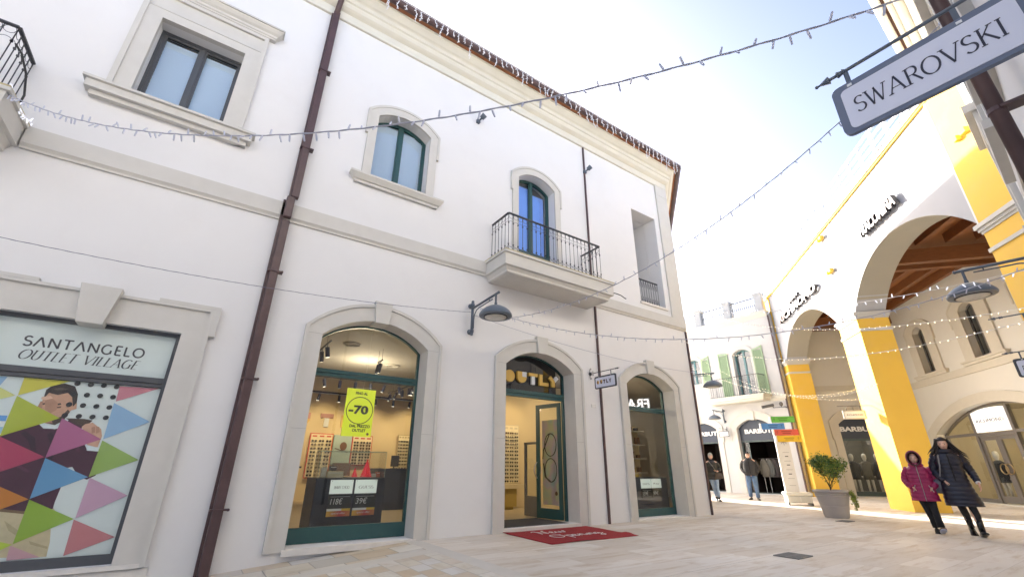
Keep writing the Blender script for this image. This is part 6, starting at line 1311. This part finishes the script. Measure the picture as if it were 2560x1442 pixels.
def puffer(g, rings, pitch, amp, seg=28):
    """loft with horizontal quilting; rings from hem to neck"""
    out = []; R_ = [Vector(r) if False else r for r in rings]
    for i in range(len(R_)-1):
        a, b = R_[i], R_[i+1]; n = max(1, int(abs(b[2]-a[2])/(pitch/6)))
        for k in range(n):
            f = k/n; q = [a[j]*(1-f)+b[j]*f for j in range(5)]; z = q[2]; p = abs(math.sin(math.pi*z/pitch))**.55; q[3] += amp*(p-.6); q[4] += amp*(p-.6); out.append(tuple(q)+(0, 2.3))
    out.append(tuple(R_[-1])+(0, 2.2)); loft(g, out, seg)
def sleeve(g, pts, rads, pitch, amp, seg=14):
    P = [Vector(p) for p in pts]; out = []; rr = []; L = 0
    for i in range(len(P)-1):
        n = max(1, int((P[i+1]-P[i]).length/(pitch/6 if pitch else .05)))
        for k in range(n):
            f = k/n; p = P[i].lerp(P[i+1], f); r = rads[i]*(1-f)+rads[i+1]*f; d = L+(P[i+1]-P[i]).length*f
            if pitch: r += amp*(abs(math.sin(math.pi*d/pitch))**.55-.6)
            out.append(tuple(p)); rr.append(r)
        L += (P[i+1]-P[i]).length
    out.append(tuple(P[-1])); rr.append(rads[-1]); g.tube(out, rr, seg)
def shoe(g, ank, fw, L=.26, W=.09, H=.10, sole=.02, pitch=0.0):
    """shoe from ankle along forward dir, pitch lifts the toe"""
    a = Vector(ank); f = Vector((fw[0], fw[1], 0)).normalized(); sd = Vector((-f.y, f.x, 0)); Mx = lambda u, v, z: a+(f*(u*math.cos(pitch)-z*math.sin(pitch)))+sd*v+Vector((0, 0, z*math.cos(pitch)+u*math.sin(pitch)))
    secs = [(-.26*L, .30, .0, .55), (-.22*L, .40, .0, .95), (.0, .42, .0, 1.0), (.25*L, .46, 0, .72), (.45*L, .52, .0, .52), (.62*L, .48, .0, .42), (.72*L, .32, .05, .30), (.76*L, .12, .1, .22)]
    vs = []; fs = []; seg = 10
    for u, wd, zb, zt in secs:
        for k in range(seg):
            an = 2*math.pi*k/seg; y = math.cos(an)*wd*W; z = math.sin(an); z = (zb*H if z < -.3 else (zb+(zt-zb)*(z+.3)/1.3)*H); vs.append(tuple(Mx(u, y, z-H)))
    for i in range(len(secs)-1):
        for k in range(seg): p = i*seg+k; q = i*seg+(k+1) % seg; fs.append((p, q, q+seg, p+seg))
    fs += [tuple(range(seg)), tuple(range((len(secs)-1)*seg, len(secs)*seg))]
    g.add(vs, fs)
def face_cam(x, y, extra=0): return math.atan2(-y, -x)+math.pi/2+extra   # local -y looks at the camera

SK = mat('skin_light', (.74, .47, .36), .5); 
def legs_body(H, hipw, kneeL, ankL, kneeR, ankR, hw=.075, kw=.05, aw=.034):
    pass
# --- woman in the long dark quilted coat
def woman():
    x, y = 12.15, 2.68; H = 1.70
    t = thing('person', 'woman with long dark windblown hair in a long black quilted coat', 'person', (x, y, 0), face_cam(x, y, R(4)))
    # local frame: x to her left (photo right), -y forward
    hip = [(0, 0, .92), (0, 0, 1.05), (0, .0, 1.22), (0, .01, 1.38), (0, .0, 1.43), (0, -.01, 1.50)]
    J = hip+[(.085, 0, .88), (.10, -.13, .50), (.13, -.12, .12), (-.085, 0, .88), (-.03, .02, .50), (.03, .20, .16)]+[(-.17, 0, 1.37), (-.23, .04, 1.10), (-.15, -.10, .92), (.17, 0, 1.37), (.25, .04, 1.10), (.30, -.10, .90)]
    E = [(0, 1), (1, 2), (2, 3), (3, 4), (4, 5), (0, 6), (6, 7), (7, 8), (0, 9), (9, 10), (10, 11), (3, 12), (12, 13), (13, 14), (3, 15), (15, 16), (16, 17)]
    Rd = [.13, .11, .115, .09, .05, .045, .085, .058, .038, .085, .058, .038, .055, .042, .026, .055, .042, .026]
    hg, M = head_geo(Vector((.0, -.03, 1.585)), .225, R(-6), R(4))
    hnd = hand_geo((.305, -.115, .885), (.05, -.35, -1), (-1, .0, 0), (0, -1, .2), .155)
    h2 = hand_geo((-.14, -.11, .91), (.5, -.1, -1), (.3, 1, 0), (0, -1, .3), .14)
    for q in (hnd, h2): k = len(hg.v); hg.v += q.v; hg.f += [tuple(i+k for i in f) for f in q.f]
    b = skin_body(J, E, Rd, 'body', SK, t, hg); face_parts(t, b, M, .225, SK)
    blk = mat('black_puffer', (.012, .013, .028), .32, noise=.25, nscale=60)
    g = G(); puffer(g, [(.03, .02, .50, .27, .235), (.02, .015, .62, .255, .215), (0, 0, .80, .225, .17), (0, 0, .98, .195, .145), (0, 0, 1.12, .185, .14), (0, 0, 1.26, .205, .15), (0, .0, 1.36, .19, .13), (0, .0, 1.41, .13, .11), (0, -.0, 1.46, .085, .085)], .075, .014)
    obj('coat', g, blk, t, local=True, smooth=True)
    g = G(); sleeve(g, [(-.16, 0, 1.375), (-.225, .03, 1.24), (-.25, .045, 1.10), (-.205, -.03, 1.0), (-.155, -.095, .925)], [.075, .073, .066, .058, .048], .065, .011); obj('sleeve', g, blk, t, local=True, smooth=True)
    g = G(); sleeve(g, [(.16, 0, 1.375), (.225, .03, 1.24), (.27, .045, 1.10), (.29, -.02, 1.0), (.305, -.09, .91)], [.075, .073, .066, .058, .048], .065, .011); obj('sleeve', g, blk, t, local=True, smooth=True)
    g = G(); g.tube([(.300, -.094, .912), (.306, -.108, .893)], [.040, .036], 10); obj('cuff', g, M_WHITE, t, local=True)
    g = G(); g.tube([(.0, -.158, .93), (0, -.160, 1.1), (0, -.165, 1.27), (0, -.135, 1.40)], [(.022, .010)]*4, 6); obj('zip_placket', g, mat('matt_black', (.006, .006, .008), .8), t, local=True)
    g = G(); g.torus((0, -.005, 1.455), .085, .042, 18, 8, 'uo'); obj('collar', g, blk, t, local=True, smooth=True)
    # leggings, boots
    lg = mat('black_leggings', (.012, .012, .015), .7)
    g = G(); g.tube([(.085, 0, .86), (.10, -.07, .68), (.105, -.13, .50), (.125, -.125, .36), (.13, -.12, .20)], [.092, .080, .060, .056, .042], 12); obj('legging', g, lg, t, local=True, smooth=True)
    g = G(); g.tube([(-.085, 0, .86), (-.06, .01, .68), (-.03, .02, .50), (.0, .10, .36), (.02, .16, .24)], [.092, .080, .060, .056, .042], 12); obj('legging', g, lg, t, local=True, smooth=True)
    bt = mat('black_patent_boot', (.01, .01, .012), .15)
    g = G(); g.tube([(.13, -.122, .26), (.13, -.12, .16), (.13, -.125, .09)], [.052, .048, .046], 12); shoe(g, (.13, -.12, .125), (.05, -1), .27, .115, .11, pitch=R(16)); obj('boot', g, bt, t, local=True, smooth=True)
    g = G(); g.tube([(.01, .14, .30), (.02, .18, .2), (.03, .21, .13)], [.052, .048, .045], 12); shoe(g, (.03, .21, .14), (.05, -1), .26, .11, .10, pitch=R(-28)); obj('boot', g, bt, t, local=True, smooth=True)
    # hair: cap plus many blown strands
    hm = mat('dark_brown_hair', (.014, .008, .006), .45, noise=.4, nscale=30)
    g = G(); seg = 20; vs = []; fs = []
    for i in range(9):
        th = math.pi*.62*i/8
        for k in range(seg):
            a = 2*math.pi*k/seg; lim = 1.0 if math.sin(a) > -.35 else .62; tt = th*lim; vs.append(tuple(Vector((0, -.02, 1.60))+Vector((.092*math.sin(tt)*math.cos(a), .108*math.sin(tt)*math.sin(a)+.008, .125*math.cos(tt)))))
    for i in range(8):
        for k in range(seg): p = i*seg+k; q = i*seg+(k+1) % seg; fs.append((p, q, q+seg, p+seg))
    g.add(vs, fs)
    for k in range(190):
        a = rnd.uniform(-.5, math.pi+.5); s0 = Vector((.088*math.cos(a), -.01+.10*math.sin(a), 1.60+rnd.uniform(-.04, .09))); sgn = 1 if math.cos(a) > -.2 else -1; L = rnd.uniform(.26, .42)
        wind = Vector((rnd.uniform(.06, .26) if sgn > 0 else -rnd.uniform(.04, .20), rnd.uniform(-.02, .12), 0)); P = []
        for j in range(7): f = j/6; P.append(tuple(s0+wind*(f**1.4)*(.75 if sgn < 0 else .8)+Vector((math.cos(a)*.03*f, math.sin(a)*.03*f, -L*f*(.95 if sgn > 0 else .8)))+Vector((rnd.uniform(-.012, .012), rnd.uniform(-.01, .01), 0))*f))
        g.tube(P, [.014, .016, .015, .013, .011, .007, .002], 4)
    obj('hair', g, hm, t, local=True, smooth=True)
    g = G(); g.tube([(-.10, -.02, 1.44), (-.13, -.13, 1.36), (-.15, -.165, 1.2), (-.19, -.12, 1.02), (-.22, -.02, .96)], [(.012, .004)]*5, 6); 
    hb = thing('handbag', 'grey leather shoulder bag at the side of the woman in the long coat', 'handbag', (x, y, 0), t.rotation_euler.z)
    obj('strap', g, mat('bag_strap', (.20, .19, .19), .5), hb, local=True)
    g = G(); loft(g, [(-.24, .03, .70, .10, .05, 0, 3), (-.24, .03, .72, .135, .065, 0, 3), (-.235, .02, .82, .13, .062, 0, 3), (-.225, .0, .92, .09, .045, 0, 3), (-.22, -.0, .96, .05, .02, 0, 3)], 16); obj('pouch', g, mat('bag_grey', (.10, .10, .12), .45), hb, local=True, smooth=True)
woman()
# --- child in the magenta hooded jacket
def child():
    x, y = 12.05, 3.17
    t = thing('person', 'child in a magenta hooded quilted jacket and black trousers, hands in pockets', 'person', (x, y, 0), face_cam(x, y, R(0)))
    J = [(0, 0, .76), (0, 0, .88), (0, 0, 1.02), (0, 0, 1.15), (0, 0, 1.19), (0, -.01, 1.25), (.07, 0, .72), (.07, -.10, .42), (.09, -.16, .12), (-.07, 0, .72), (-.03, .02, .42), (.02, .06, .09), (-.14, 0, 1.14), (-.21, .04, .93), (-.14, -.10, .80), (.14, 0, 1.14), (.21, .04, .93), (.14, -.10, .80)]
    E = [(0, 1), (1, 2), (2, 3), (3, 4), (4, 5), (0, 6), (6, 7), (7, 8), (0, 9), (9, 10), (10, 11), (3, 12), (12, 13), (13, 14), (3, 15), (15, 16), (16, 17)]
    Rd = [.11, .10, .10, .08, .045, .04, .07, .048, .032, .07, .048, .032, .048, .036, .024, .048, .036, .024]
    hg, M = head_geo(Vector((0, -.03, 1.325)), .205, R(0), R(2))
    for s in (-1, 1): q = hand_geo((s*.14, -.10, .80), (-s*.5, -.1, -1), (0, 1, 0), (0, -1, .3), .11); k = len(hg.v); hg.v += q.v; hg.f += [tuple(i+k for i in f) for f in q.f]
    b = skin_body(J, E, Rd, 'body', SK, t, hg); face_parts(t, b, M, .205, SK)
    mg = mat('magenta_puffer', (.30, .012, .085), .42, noise=.15, nscale=50)
    g = G(); puffer(g, [(.0, .0, .56, .215, .165), (0, 0, .66, .205, .155), (0, 0, .82, .19, .145), (0, 0, .95, .185, .14), (0, 0, 1.06, .185, .135), (0, .0, 1.14, .16, .115), (0, 0, 1.19, .10, .09), (0, 0, 1.22, .075, .08)], .068, .012); obj('jacket', g, mg, t, local=True, smooth=True)
    for s in (-1, 1):
        g = G(); sleeve(g, [(s*.13, 0, 1.145), (s*.20, .03, 1.04), (s*.235, .04, .93), (s*.20, -.05, .85), (s*.145, -.115, .79)], [.066, .066, .06, .055, .046], .06, .010); obj('sleeve', g, mg, t, local=True, smooth=True)
        g = G(); g.tube([(s*.10, -.148, .84), (s*.15, -.138, .72)], .006, 5); obj('pocket_zip', g, mat('zip_silver', (.5, .5, .52), .3, .8), t, local=True)
    # hood shell open at the face
    g = G(); seg = 22; vs = []; fs = []
    for i in range(12):
        f = i/11
        for k in range(seg):
            a = 2*math.pi*k/seg; rr = (.118*math.sin(math.pi*(.5+.5*f)) if f > 0 else .118); rad = .122*math.cos(f*math.pi/2)**.6
            vs.append((rad*math.cos(a)*.93, -.105+.235*f, 1.325+rad*math.sin(a)*1.18-.02*f))
    for i in range(11):
        for k in range(seg): p = i*seg+k; q = i*seg+(k+1) % seg; fs.append((p, q, q+seg, p+seg))
    g.add(vs, fs); g.torus((0, -.108, 1.325), .112, .018, 24, 8, 'uz', .95, 1.2); obj('hood', g, mg, t, local=True, smooth=True)
    g = G(); g.torus((0, -.128, 1.325), .103, .012, 24, 6, 'uz', .95, 1.2); obj('hood_trim', g, mat('brown_trim', (.07, .03, .03), .8), t, local=True, smooth=True)
    g = G(); g.torus((0, -.005, 1.205), .082, .04, 18, 8, 'uo'); obj('collar', g, mg, t, local=True, smooth=True)
    g = G(); g.tube([(0, -.165, .56), (0, -.160, .75), (0, -.152, .95), (0, -.145, 1.08), (0, -.125, 1.17), (0, -.125, 1.23)], [(.010, .006)]*6, 6); obj('front_zip', g, _m['zip_silver'], t, local=True)
    tr = mat('black_trousers', (.014, .014, .017), .8)
    g = G(); g.tube([(.07, 0, .70), (.07, -.06, .56), (.075, -.10, .42), (.085, -.14, .26), (.09, -.16, .12)], [.082, .07, .056, .052, .058], 12); obj('trouser_leg', g, tr, t, local=True, smooth=True)
    g = G(); g.tube([(-.07, 0, .70), (-.05, .0, .56), (-.03, .02, .42), (-.0, .05, .26), (.02, .07, .10)], [.082, .07, .056, .052, .055], 12); obj('trouser_leg', g, tr, t, local=True, smooth=True)
    g = G(); shoe(g, (.09, -.165, .115), (.15, -1), .23, .095, .09, pitch=R(20)); obj('shoe', g, mat('pale_blue_trainer', (.42, .45, .58), .5), t, local=True, smooth=True)
    g = G(); shoe(g, (.09, -.166, .092), (.15, -1), .235, .10, .03, pitch=R(20)); obj('shoe_sole', g, mat('brown_sole', (.22, .10, .05), .7), t, local=True, smooth=True)
    g = G(); shoe(g, (.02, .07, .09), (.05, -1), .23, .095, .085, pitch=R(-8)); obj('shoe', g, tr, t, local=True, smooth=True)
child()
def cap_hair(c, s, m, t, full=1.0, name='hair', extra=0):
    g = G(); seg = 20; vs = []; fs = []
    for i in range(9):
        th = math.pi*.60*i/8
        for k in range(seg):
            a = 2*math.pi*k/seg; lim = 1.0 if math.sin(a) > -.3 else .60; tt = th*lim*full; vs.append((c[0]+(.345*s+extra)*math.sin(tt)*math.cos(a), c[1]+(.42*s+extra)*math.sin(tt)*math.sin(a)+.01, c[2]+(.52*s+extra)*math.cos(tt)))
    for i in range(8):
        for k in range(seg): p = i*seg+k; q = i*seg+(k+1) % seg; fs.append((p, q, q+seg, p+seg))
    g.add(vs, fs); return obj(name, g, m, t, local=True, smooth=True)
# --- man with cap
def man():
    x, y = 18.55, 10.1
    t = thing('person', 'man in a dark grey jacket, jeans and a dark cap, hands in his pockets', 'person', (x, y, 0), face_cam(x, y, R(-4)))
    J = [(0, 0, .94), (0, 0, 1.08), (0, 0, 1.24), (0, 0, 1.42), (0, 0, 1.47), (0, -.01, 1.53), (.09, 0, .90), (.10, -.04, .50), (.11, -.05, .10), (-.09, 0, .90), (-.14, .03, .50), (-.15, .12, .11), (-.19, 0, 1.40), (-.28, .05, 1.15), (-.18, -.08, .98), (.19, 0, 1.40), (.28, .05, 1.15), (.18, -.08, .98)]
    E = [(0, 1), (1, 2), (2, 3), (3, 4), (4, 5), (0, 6), (6, 7), (7, 8), (0, 9), (9, 10), (10, 11), (3, 12), (12, 13), (13, 14), (3, 15), (15, 16), (16, 17)]
    Rd = [.15, .15, .15, .11, .06, .055, .09, .062, .042, .09, .062, .042, .065, .05, .03, .065, .05, .03]
    hg, M = head_geo(Vector((0, -.03, 1.62)), .235, R(6))
    for s in (-1, 1): q = hand_geo((s*.18, -.08, .98), (-s*.3, 0, -1), (0, 1, 0), (0, -1, .3), .15); k = len(hg.v); hg.v += q.v; hg.f += [tuple(i+k for i in f) for f in q.f]
    b = skin_body(J, E, Rd, 'body', SK, t, hg); face_parts(t, b, M, .235, SK)
    jk = mat('charcoal_jacket', (.022, .022, .026), .6, noise=.2, nscale=20)
    g = G(); loft(g, [(0, 0, .88, .225, .19, 0, 2.4), (0, 0, .92, .24, .205, 0, 2.4), (0, -.01, 1.05, .25, .215, 0, 2.4), (0, 0, 1.25, .25, .19, 0, 2.4), (0, 0, 1.38, .235, .155, 0, 2.3), (0, 0, 1.45, .16, .12), (0, 0, 1.50, .09, .095)], 24); obj('jacket', g, jk, t, local=True, smooth=True)
    for s in (-1, 1): g = G(); sleeve(g, [(s*.19, 0, 1.40), (s*.27, .03, 1.27), (s*.305, .05, 1.14), (s*.26, -.03, 1.05), (s*.195, -.11, .975)], [.09, .085, .075, .068, .055], 0, 0); obj('sleeve', g, jk, t, local=True, smooth=True)
    g = G(); g.torus((0, -.0, 1.495), .088, .032, 16, 8, 'uo'); obj('collar', g, jk, t, local=True, smooth=True)
    g = G(); g.box(-.012, .012, -.222, -.205, .95, 1.38); obj('button_front', g, mat('matt_black', (.006, .006, .008), .8), t, local=True)
    jn = mat('blue_jeans', (.10, .17, .30), .8, noise=.45, nscale=7)
    g = G(); g.tube([(.09, 0, .90), (.10, -.03, .70), (.105, -.05, .50), (.11, -.05, .30), (.11, -.05, .09)], [.115, .098, .08, .07, .07], 14); obj('jeans_leg', g, jn, t, local=True, smooth=True)
    g = G(); g.tube([(-.09, 0, .90), (-.12, .01, .70), (-.14, .03, .50), (-.145, .08, .30), (-.15, .12, .12)], [.115, .098, .08, .07, .068], 14); obj('jeans_leg', g, jn, t, local=True, smooth=True)
    for s, ax, ay in ((1, .11, -.06), (-1, -.15, .12)): g = G(); shoe(g, (ax, ay, .10), (s*.25, -1), .29, .11, .10); obj('shoe', g, mat('dark_shoe', (.02, .018, .016), .5), t, local=True, smooth=True)
    cap_hair((0, -.03, 1.63), .235, mat('dark_cap', (.03, .03, .035), .8), t, .82, 'cap', .006)
    g = G(); g.lathe((0, -.09, 1.685), [(.02, 0), (.085, .0), (.09, .005), (.085, .012), (.02, .012)], 16); obj('cap_brim', g, _m['dark_cap'], t, local=True, smooth=True)
man()
# --- lady with pale hair
def lady():
    x, y = 16.5, 10.45
    t = thing('person', 'woman with short grey hair in a dark jacket and pale jeans', 'person', (x, y, 0), face_cam(x, y, R(6)))
    J = [(0, 0, .90), (0, 0, 1.03), (0, 0, 1.18), (0, 0, 1.34), (0, 0, 1.39), (0, -.01, 1.46), (.08, 0, .86), (.07, -.05, .48), (.08, -.06, .10), (-.08, 0, .86), (-.03, .0, .48), (.02, .10, .13), (-.17, 0, 1.33), (-.23, .04, 1.08), (-.24, -.02, .84), (.17, 0, 1.33), (.24, .03, 1.10), (.16, -.14, 1.02)]
    E = [(0, 1), (1, 2), (2, 3), (3, 4), (4, 5), (0, 6), (6, 7), (7, 8), (0, 9), (9, 10), (10, 11), (3, 12), (12, 13), (13, 14), (3, 15), (15, 16), (16, 17)]
    Rd = [.13, .12, .12, .09, .05, .045, .085, .058, .038, .085, .058, .038, .055, .042, .026, .055, .042, .026]
    hg, M = head_geo(Vector((0, -.03, 1.545)), .22, R(-14))
    for a in ((-.24, -.02, .84, 0, -.1, -1), (.15, -.15, 1.02, -.8, -.3, .2)): q = hand_geo(a[:3], a[3:], (.2, 1, 0), (0, -1, .2), .14); k = len(hg.v); hg.v += q.v; hg.f += [tuple(i+k for i in f) for f in q.f]
    b = skin_body(J, E, Rd, 'body', SK, t, hg); face_parts(t, b, M, .22, SK)
    jk = mat('black_leather_jacket', (.018, .019, .018), .3, noise=.3, nscale=14)
    g = G(); puffer(g, [(0, 0, .74, .225, .165), (0, 0, .86, .215, .16), (0, 0, 1.05, .195, .145), (0, 0, 1.2, .20, .145), (0, 0, 1.31, .19, .125), (0, 0, 1.37, .12, .10), (0, 0, 1.42, .08, .085)], .14, .012); obj('jacket', g, jk, t, local=True, smooth=True)
    for pts in ([(-.16, 0, 1.335), (-.23, .03, 1.2), (-.245, .04, 1.08), (-.245, -.01, .88)], [(.16, 0, 1.335), (.235, .03, 1.2), (.25, .02, 1.10), (.19, -.11, 1.03)]): g = G(); sleeve(g, pts, [.075, .07, .062, .048], .12, .008); obj('sleeve', g, jk, t, local=True, smooth=True)
    jn = mat('pale_jeans', (.30, .40, .55), .8, noise=.3, nscale=7)
    g = G(); g.tube([(.08, 0, .84), (.075, -.03, .66), (.07, -.05, .48), (.08, -.06, .28), (.08, -.06, .14)], [.10, .085, .064, .058, .045], 12); obj('jeans_leg', g, jn, t, local=True, smooth=True)
    g = G(); g.tube([(-.08, 0, .84), (-.05, 0, .66), (-.03, 0, .48), (0, .06, .28), (.02, .10, .17)], [.10, .085, .064, .058, .045], 12); obj('jeans_leg', g, jn, t, local=True, smooth=True)
    for ax, ay, pz in ((.08, -.06, 0), (.02, .11, R(-20))): g = G(); g.tube([(ax, ay, .20), (ax, ay, .08)], [.046, .044], 10); shoe(g, (ax, ay, .11), (.2, -1), .25, .095, .10, pitch=pz); obj('boot', g, mat('dark_shoe', (.02, .018, .016), .5), t, local=True, smooth=True)
    cap_hair((0, -.03, 1.56), .22, mat('pale_grey_hair', (.42, .42, .40), .7, noise=.2, nscale=30), t, 1.15, 'hair', .012)
    g = G(); g.torus((0, -.01, 1.42), .075, .035, 16, 8, 'uo'); obj('scarf', g, mat('dark_scarf', (.03, .03, .04), .9), t, local=True, smooth=True)
    hb = thing('handbag', 'brown shoulder bag hanging at the hip of the grey haired woman', 'handbag', (x, y, 0), t.rotation_euler.z)
    g = G(); g.tube([(-.10, -.10, 1.37), (-.0, -.16, 1.22), (.12, -.16, 1.0), (.17, -.14, .95)], [(.010, .004)]*4, 6); obj('strap', g, mat('pale_strap', (.4, .38, .33), .5), hb, local=True)
    g = G(); loft(g, [(.18, -.15, .78, .13, .05, 0, 3), (.18, -.15, .82, .15, .06, 0, 3), (.18, -.14, .95, .11, .05, 0, 3), (.17, -.14, .98, .06, .02, 0, 3)], 16); obj('pouch', g, mat('bag_brown', (.07, .05, .035), .5), hb, local=True, smooth=True)
lady()
# ------------------------------------------------------------------ planter with shrub
PX, PYY = 13.72, 5.47
t = thing('planter', 'big round grey planter with rolled rim standing in the street', 'planter', (PX, PYY, 0))
g = G(); g.lathe((PX, PYY, 0), [(0.248, 0), (0.262, .01), (0.276, .06), (0.308, .255), (0.315, .262), (0.309, .272), (0.354, .475), (0.368, .48), (0.375, .50), (0.368, .515), (0.373, .53), (0.382, .54), (0.377, .56), (0.405, .575), (0.419, .60), (0.409, .63), (0.368, .635), (0.354, .60), (0.340, .54), (0.018, .52)], 40)
o = obj('pot', g, mat('grey_planter_plastic', (.40, .375, .355), .55, noise=.05, nscale=6), t, smooth=True); o.data.set_sharp_from_angle(angle=R(35))
g = G(); g.lathe((PX, PYY, 0), [(.345, .54), (.2, .57), (.02, .58)], 24); obj('soil', g, mat('soil', (.05, .035, .025), .95, bump=.6, bscale=30), t)
sb = thing('shrub', 'leafy green shrub with yellowish leaves growing in the big grey planter', 'shrub', (PX, PYY, .55))
g = G(); tips = []
def grow(p, d, L, r, dep):
    q = p+d*L; mid = p.lerp(q, .5)+Vector((rnd.uniform(-.02, .02), rnd.uniform(-.02, .02), 0)); g.tube([tuple(p), tuple(mid), tuple(q)], [r, r*.85, r*.7], 5)
    if dep >= 2: tips.append((mid, d)); tips.append((q, d))
    if dep == 4: return
    for k in range(rnd.choice([2, 3]) if dep else 7):
        ax = Vector((rnd.uniform(-1, 1), rnd.uniform(-1, 1), rnd.uniform(-.1, .9))); nd = (d*(.9 if dep else .7)+ax*(.55 if dep else .6)).normalized(); nd.z = max(nd.z, -.05)
        grow(q if dep else p+d*L*rnd.uniform(.2, 1), nd, L*rnd.uniform(.68, .92) if dep else rnd.uniform(.20, .29), r*.62, dep+1)
grow(Vector((PX, PYY, .56)), Vector((.0, .05, 1)).normalized(), .22, .014, 0)
obj('branches', g, mat('shrub_bark', (.09, .065, .04), .8), sb)
def leaves(nm, pts, m, n, spread, size):
    g = G()
    for k in range(n):
        p, d = rnd.choice(pts); c = p+Vector([rnd.gauss(0, spread) for _ in range(3)]); a = Vector([rnd.uniform(-1, 1) for _ in range(3)]).normalized(); b_ = a.orthogonal().normalized(); b_ = (Matrix.Rotation(rnd.uniform(0, 6.28), 3, a) @ b_); s = size*rnd.uniform(.6, 1.25)
        up = a.cross(b_)*.15*s; vs = [tuple(c-b_*s), tuple(c+a*s*.42+up), tuple(c+b_*s), tuple(c-a*s*.42+up)]; g.add(vs, [(0, 1, 2), (0, 2, 3)])
    return obj(nm, g, m, sb, recalc=False)
leaves('foliage', tips, mat('leaf_mid_green', (.11, .20, .035), .5, noise=.4, nscale=9), 2100, .05, .034)
leaves('foliage', tips, mat('leaf_yellow_green', (.28, .30, .04), .5, noise=.3, nscale=9), 900, .06, .034)
leaves('foliage', tips, mat('leaf_dark_green', (.03, .07, .02), .5, noise=.3, nscale=9), 650, .05, .034)
iv = thing('trailing_plant', 'yellow green ivy trailing over the right rim of the big grey planter', 'plant', (PX+.2, PYY-.35, .6)); g = G(); tt = []
for k in range(16):
    a = R(-75)+rnd.uniform(-.5, .5); p = Vector((PX+.40*math.cos(a), PYY+.40*math.sin(a), .63)); P = [p]; n = rnd.randint(3, 9)
    for j in range(n): P.append(P[-1]+Vector((.028*math.cos(a)*(j < 2)+rnd.uniform(-.012, .018), .028*math.sin(a)*(j < 2)+rnd.uniform(-.015, .012), -.045))); tt.append((P[-1], Vector((0, 0, -1))))
    g.tube([tuple(v) for v in P], .003, 3)
obj('stems', g, _m['shrub_bark'], iv); sb_, sb = sb, iv
leaves('foliage', tt, mat('ivy_leaf', (.26, .32, .05), .5, noise=.3, nscale=9), 420, .022, .026)
# ------------------------------------------------------------------ wayfinding sign on a white trolley base
wf = thing('direction_sign', 'tall white totem with green, blue, red and yellow direction boards', 'sign post', (17.4, 7.9, 0))
E_, Nn = Vector((.60, -.80, 0)), Vector((-.80, -.60, 0)); FWS = Frame((17.4, 7.9, 0), E_, Nn)
g = G(FWS); g.box(-.43, -.34, -.05, .05, .40, 2.75); g.box(-.34, .0, -.03, .03, .40, 2.45); bevel(obj('totem', g, mat('totem_white', (.72, .71, .68), .5), wf), .006)
for i, (u0, u1, z0, z1, c, nm) in enumerate(((-.42, .32, 2.99, 3.20, (.12, .42, .06), 'green'), (-.78, -.04, 2.76, 2.97, (.08, .24, .55), 'blue'), (-.40, .36, 2.55, 2.755, (.62, .10, .06), 'red'), (-.36, .40, 2.33, 2.545, (.72, .46, .02), 'yellow'))):
    z0 -= .32; z1 -= .32; g = G(FWS); g.box(u0, u1, .055, .075, z0, z1); bd = bevel(obj('direction_board', g, mat('board_'+nm, c, .5), wf), .004); bd['label'] = nm+' direction board'
    g = G(FWS); g.box(u0-.06, u0-.001, .04, .08, z0, z1); obj('board_edge', g, M_WHITE, bd)
    tx = mat('board_text_'+nm, tuple(x*.45 for x in c), .6); g = G(FWS)
    for q in (0, 1): w_ = (u1-u0)*(.42-.08*q); g.box((u0+u1)/2-w_/2, (u0+u1)/2+w_/2, .0755, .077, z0+.12-q*.06, z0+.145-q*.06)
    ax = u0+.09 if i in (0, 2) else u1-.09; cz = (z0+z1)/2
    g.box(ax-.006, ax+.006, .0755, .077, cz-.05, cz+.05); g.poly([(ax-.035, cz+.015), (ax, cz+.055), (ax+.035, cz+.015), (ax+.035, cz+.004), (ax, cz+.042), (ax-.035, cz+.004)], .0755, .077); obj('printed_marks', g, tx, bd)
g = G(FWS); ink = mat('totem_ink', (.10, .10, .10), .6)
g.box(-.176, -.164, .031, .033, 1.90, 2.05); g.poly([(-.25, 1.96), (-.17, 2.06), (-.09, 1.96), (-.09, 1.945), (-.17, 2.04), (-.25, 1.945)], .031, .033)
for z in (1.66, 1.38, 1.10, .82, .60): g.box(-.27, -.07, .031, .033, z, z+.008)
for z in (1.52, 1.24, .95): g.box(-.22, -.12, .031, .033, z, z+.03)
obj('printed_marks', g, ink, wf)
bs_ = thing('sign_base', 'low white boxy base under the direction totem beside the planter', 'base', (17.2, 7.7, 0)); g = G(FWS); g.box(-.50, .30, -.30, .34, .30, .40); g.box(-.46, .26, -.26, .30, .08, .299); bevel(obj('body', g, mat('base_cream', (.68, .66, .58), .55, noise=.05, nscale=5), bs_), .03, 3)
g = G(FWS); g.box(-.38, -.10, .301, .315, .12, .27); g.box(-.06, .20, .301, .315, .12, .27); obj('front_panels', g, mat('panel_cream', (.60, .58, .50), .6), bs_)
for u in (-.44, .24): g = G(FWS); g.box(u-.02, u+.02, -.25, .32, 0, .08); obj('foot', g, M_IRON, bs_)
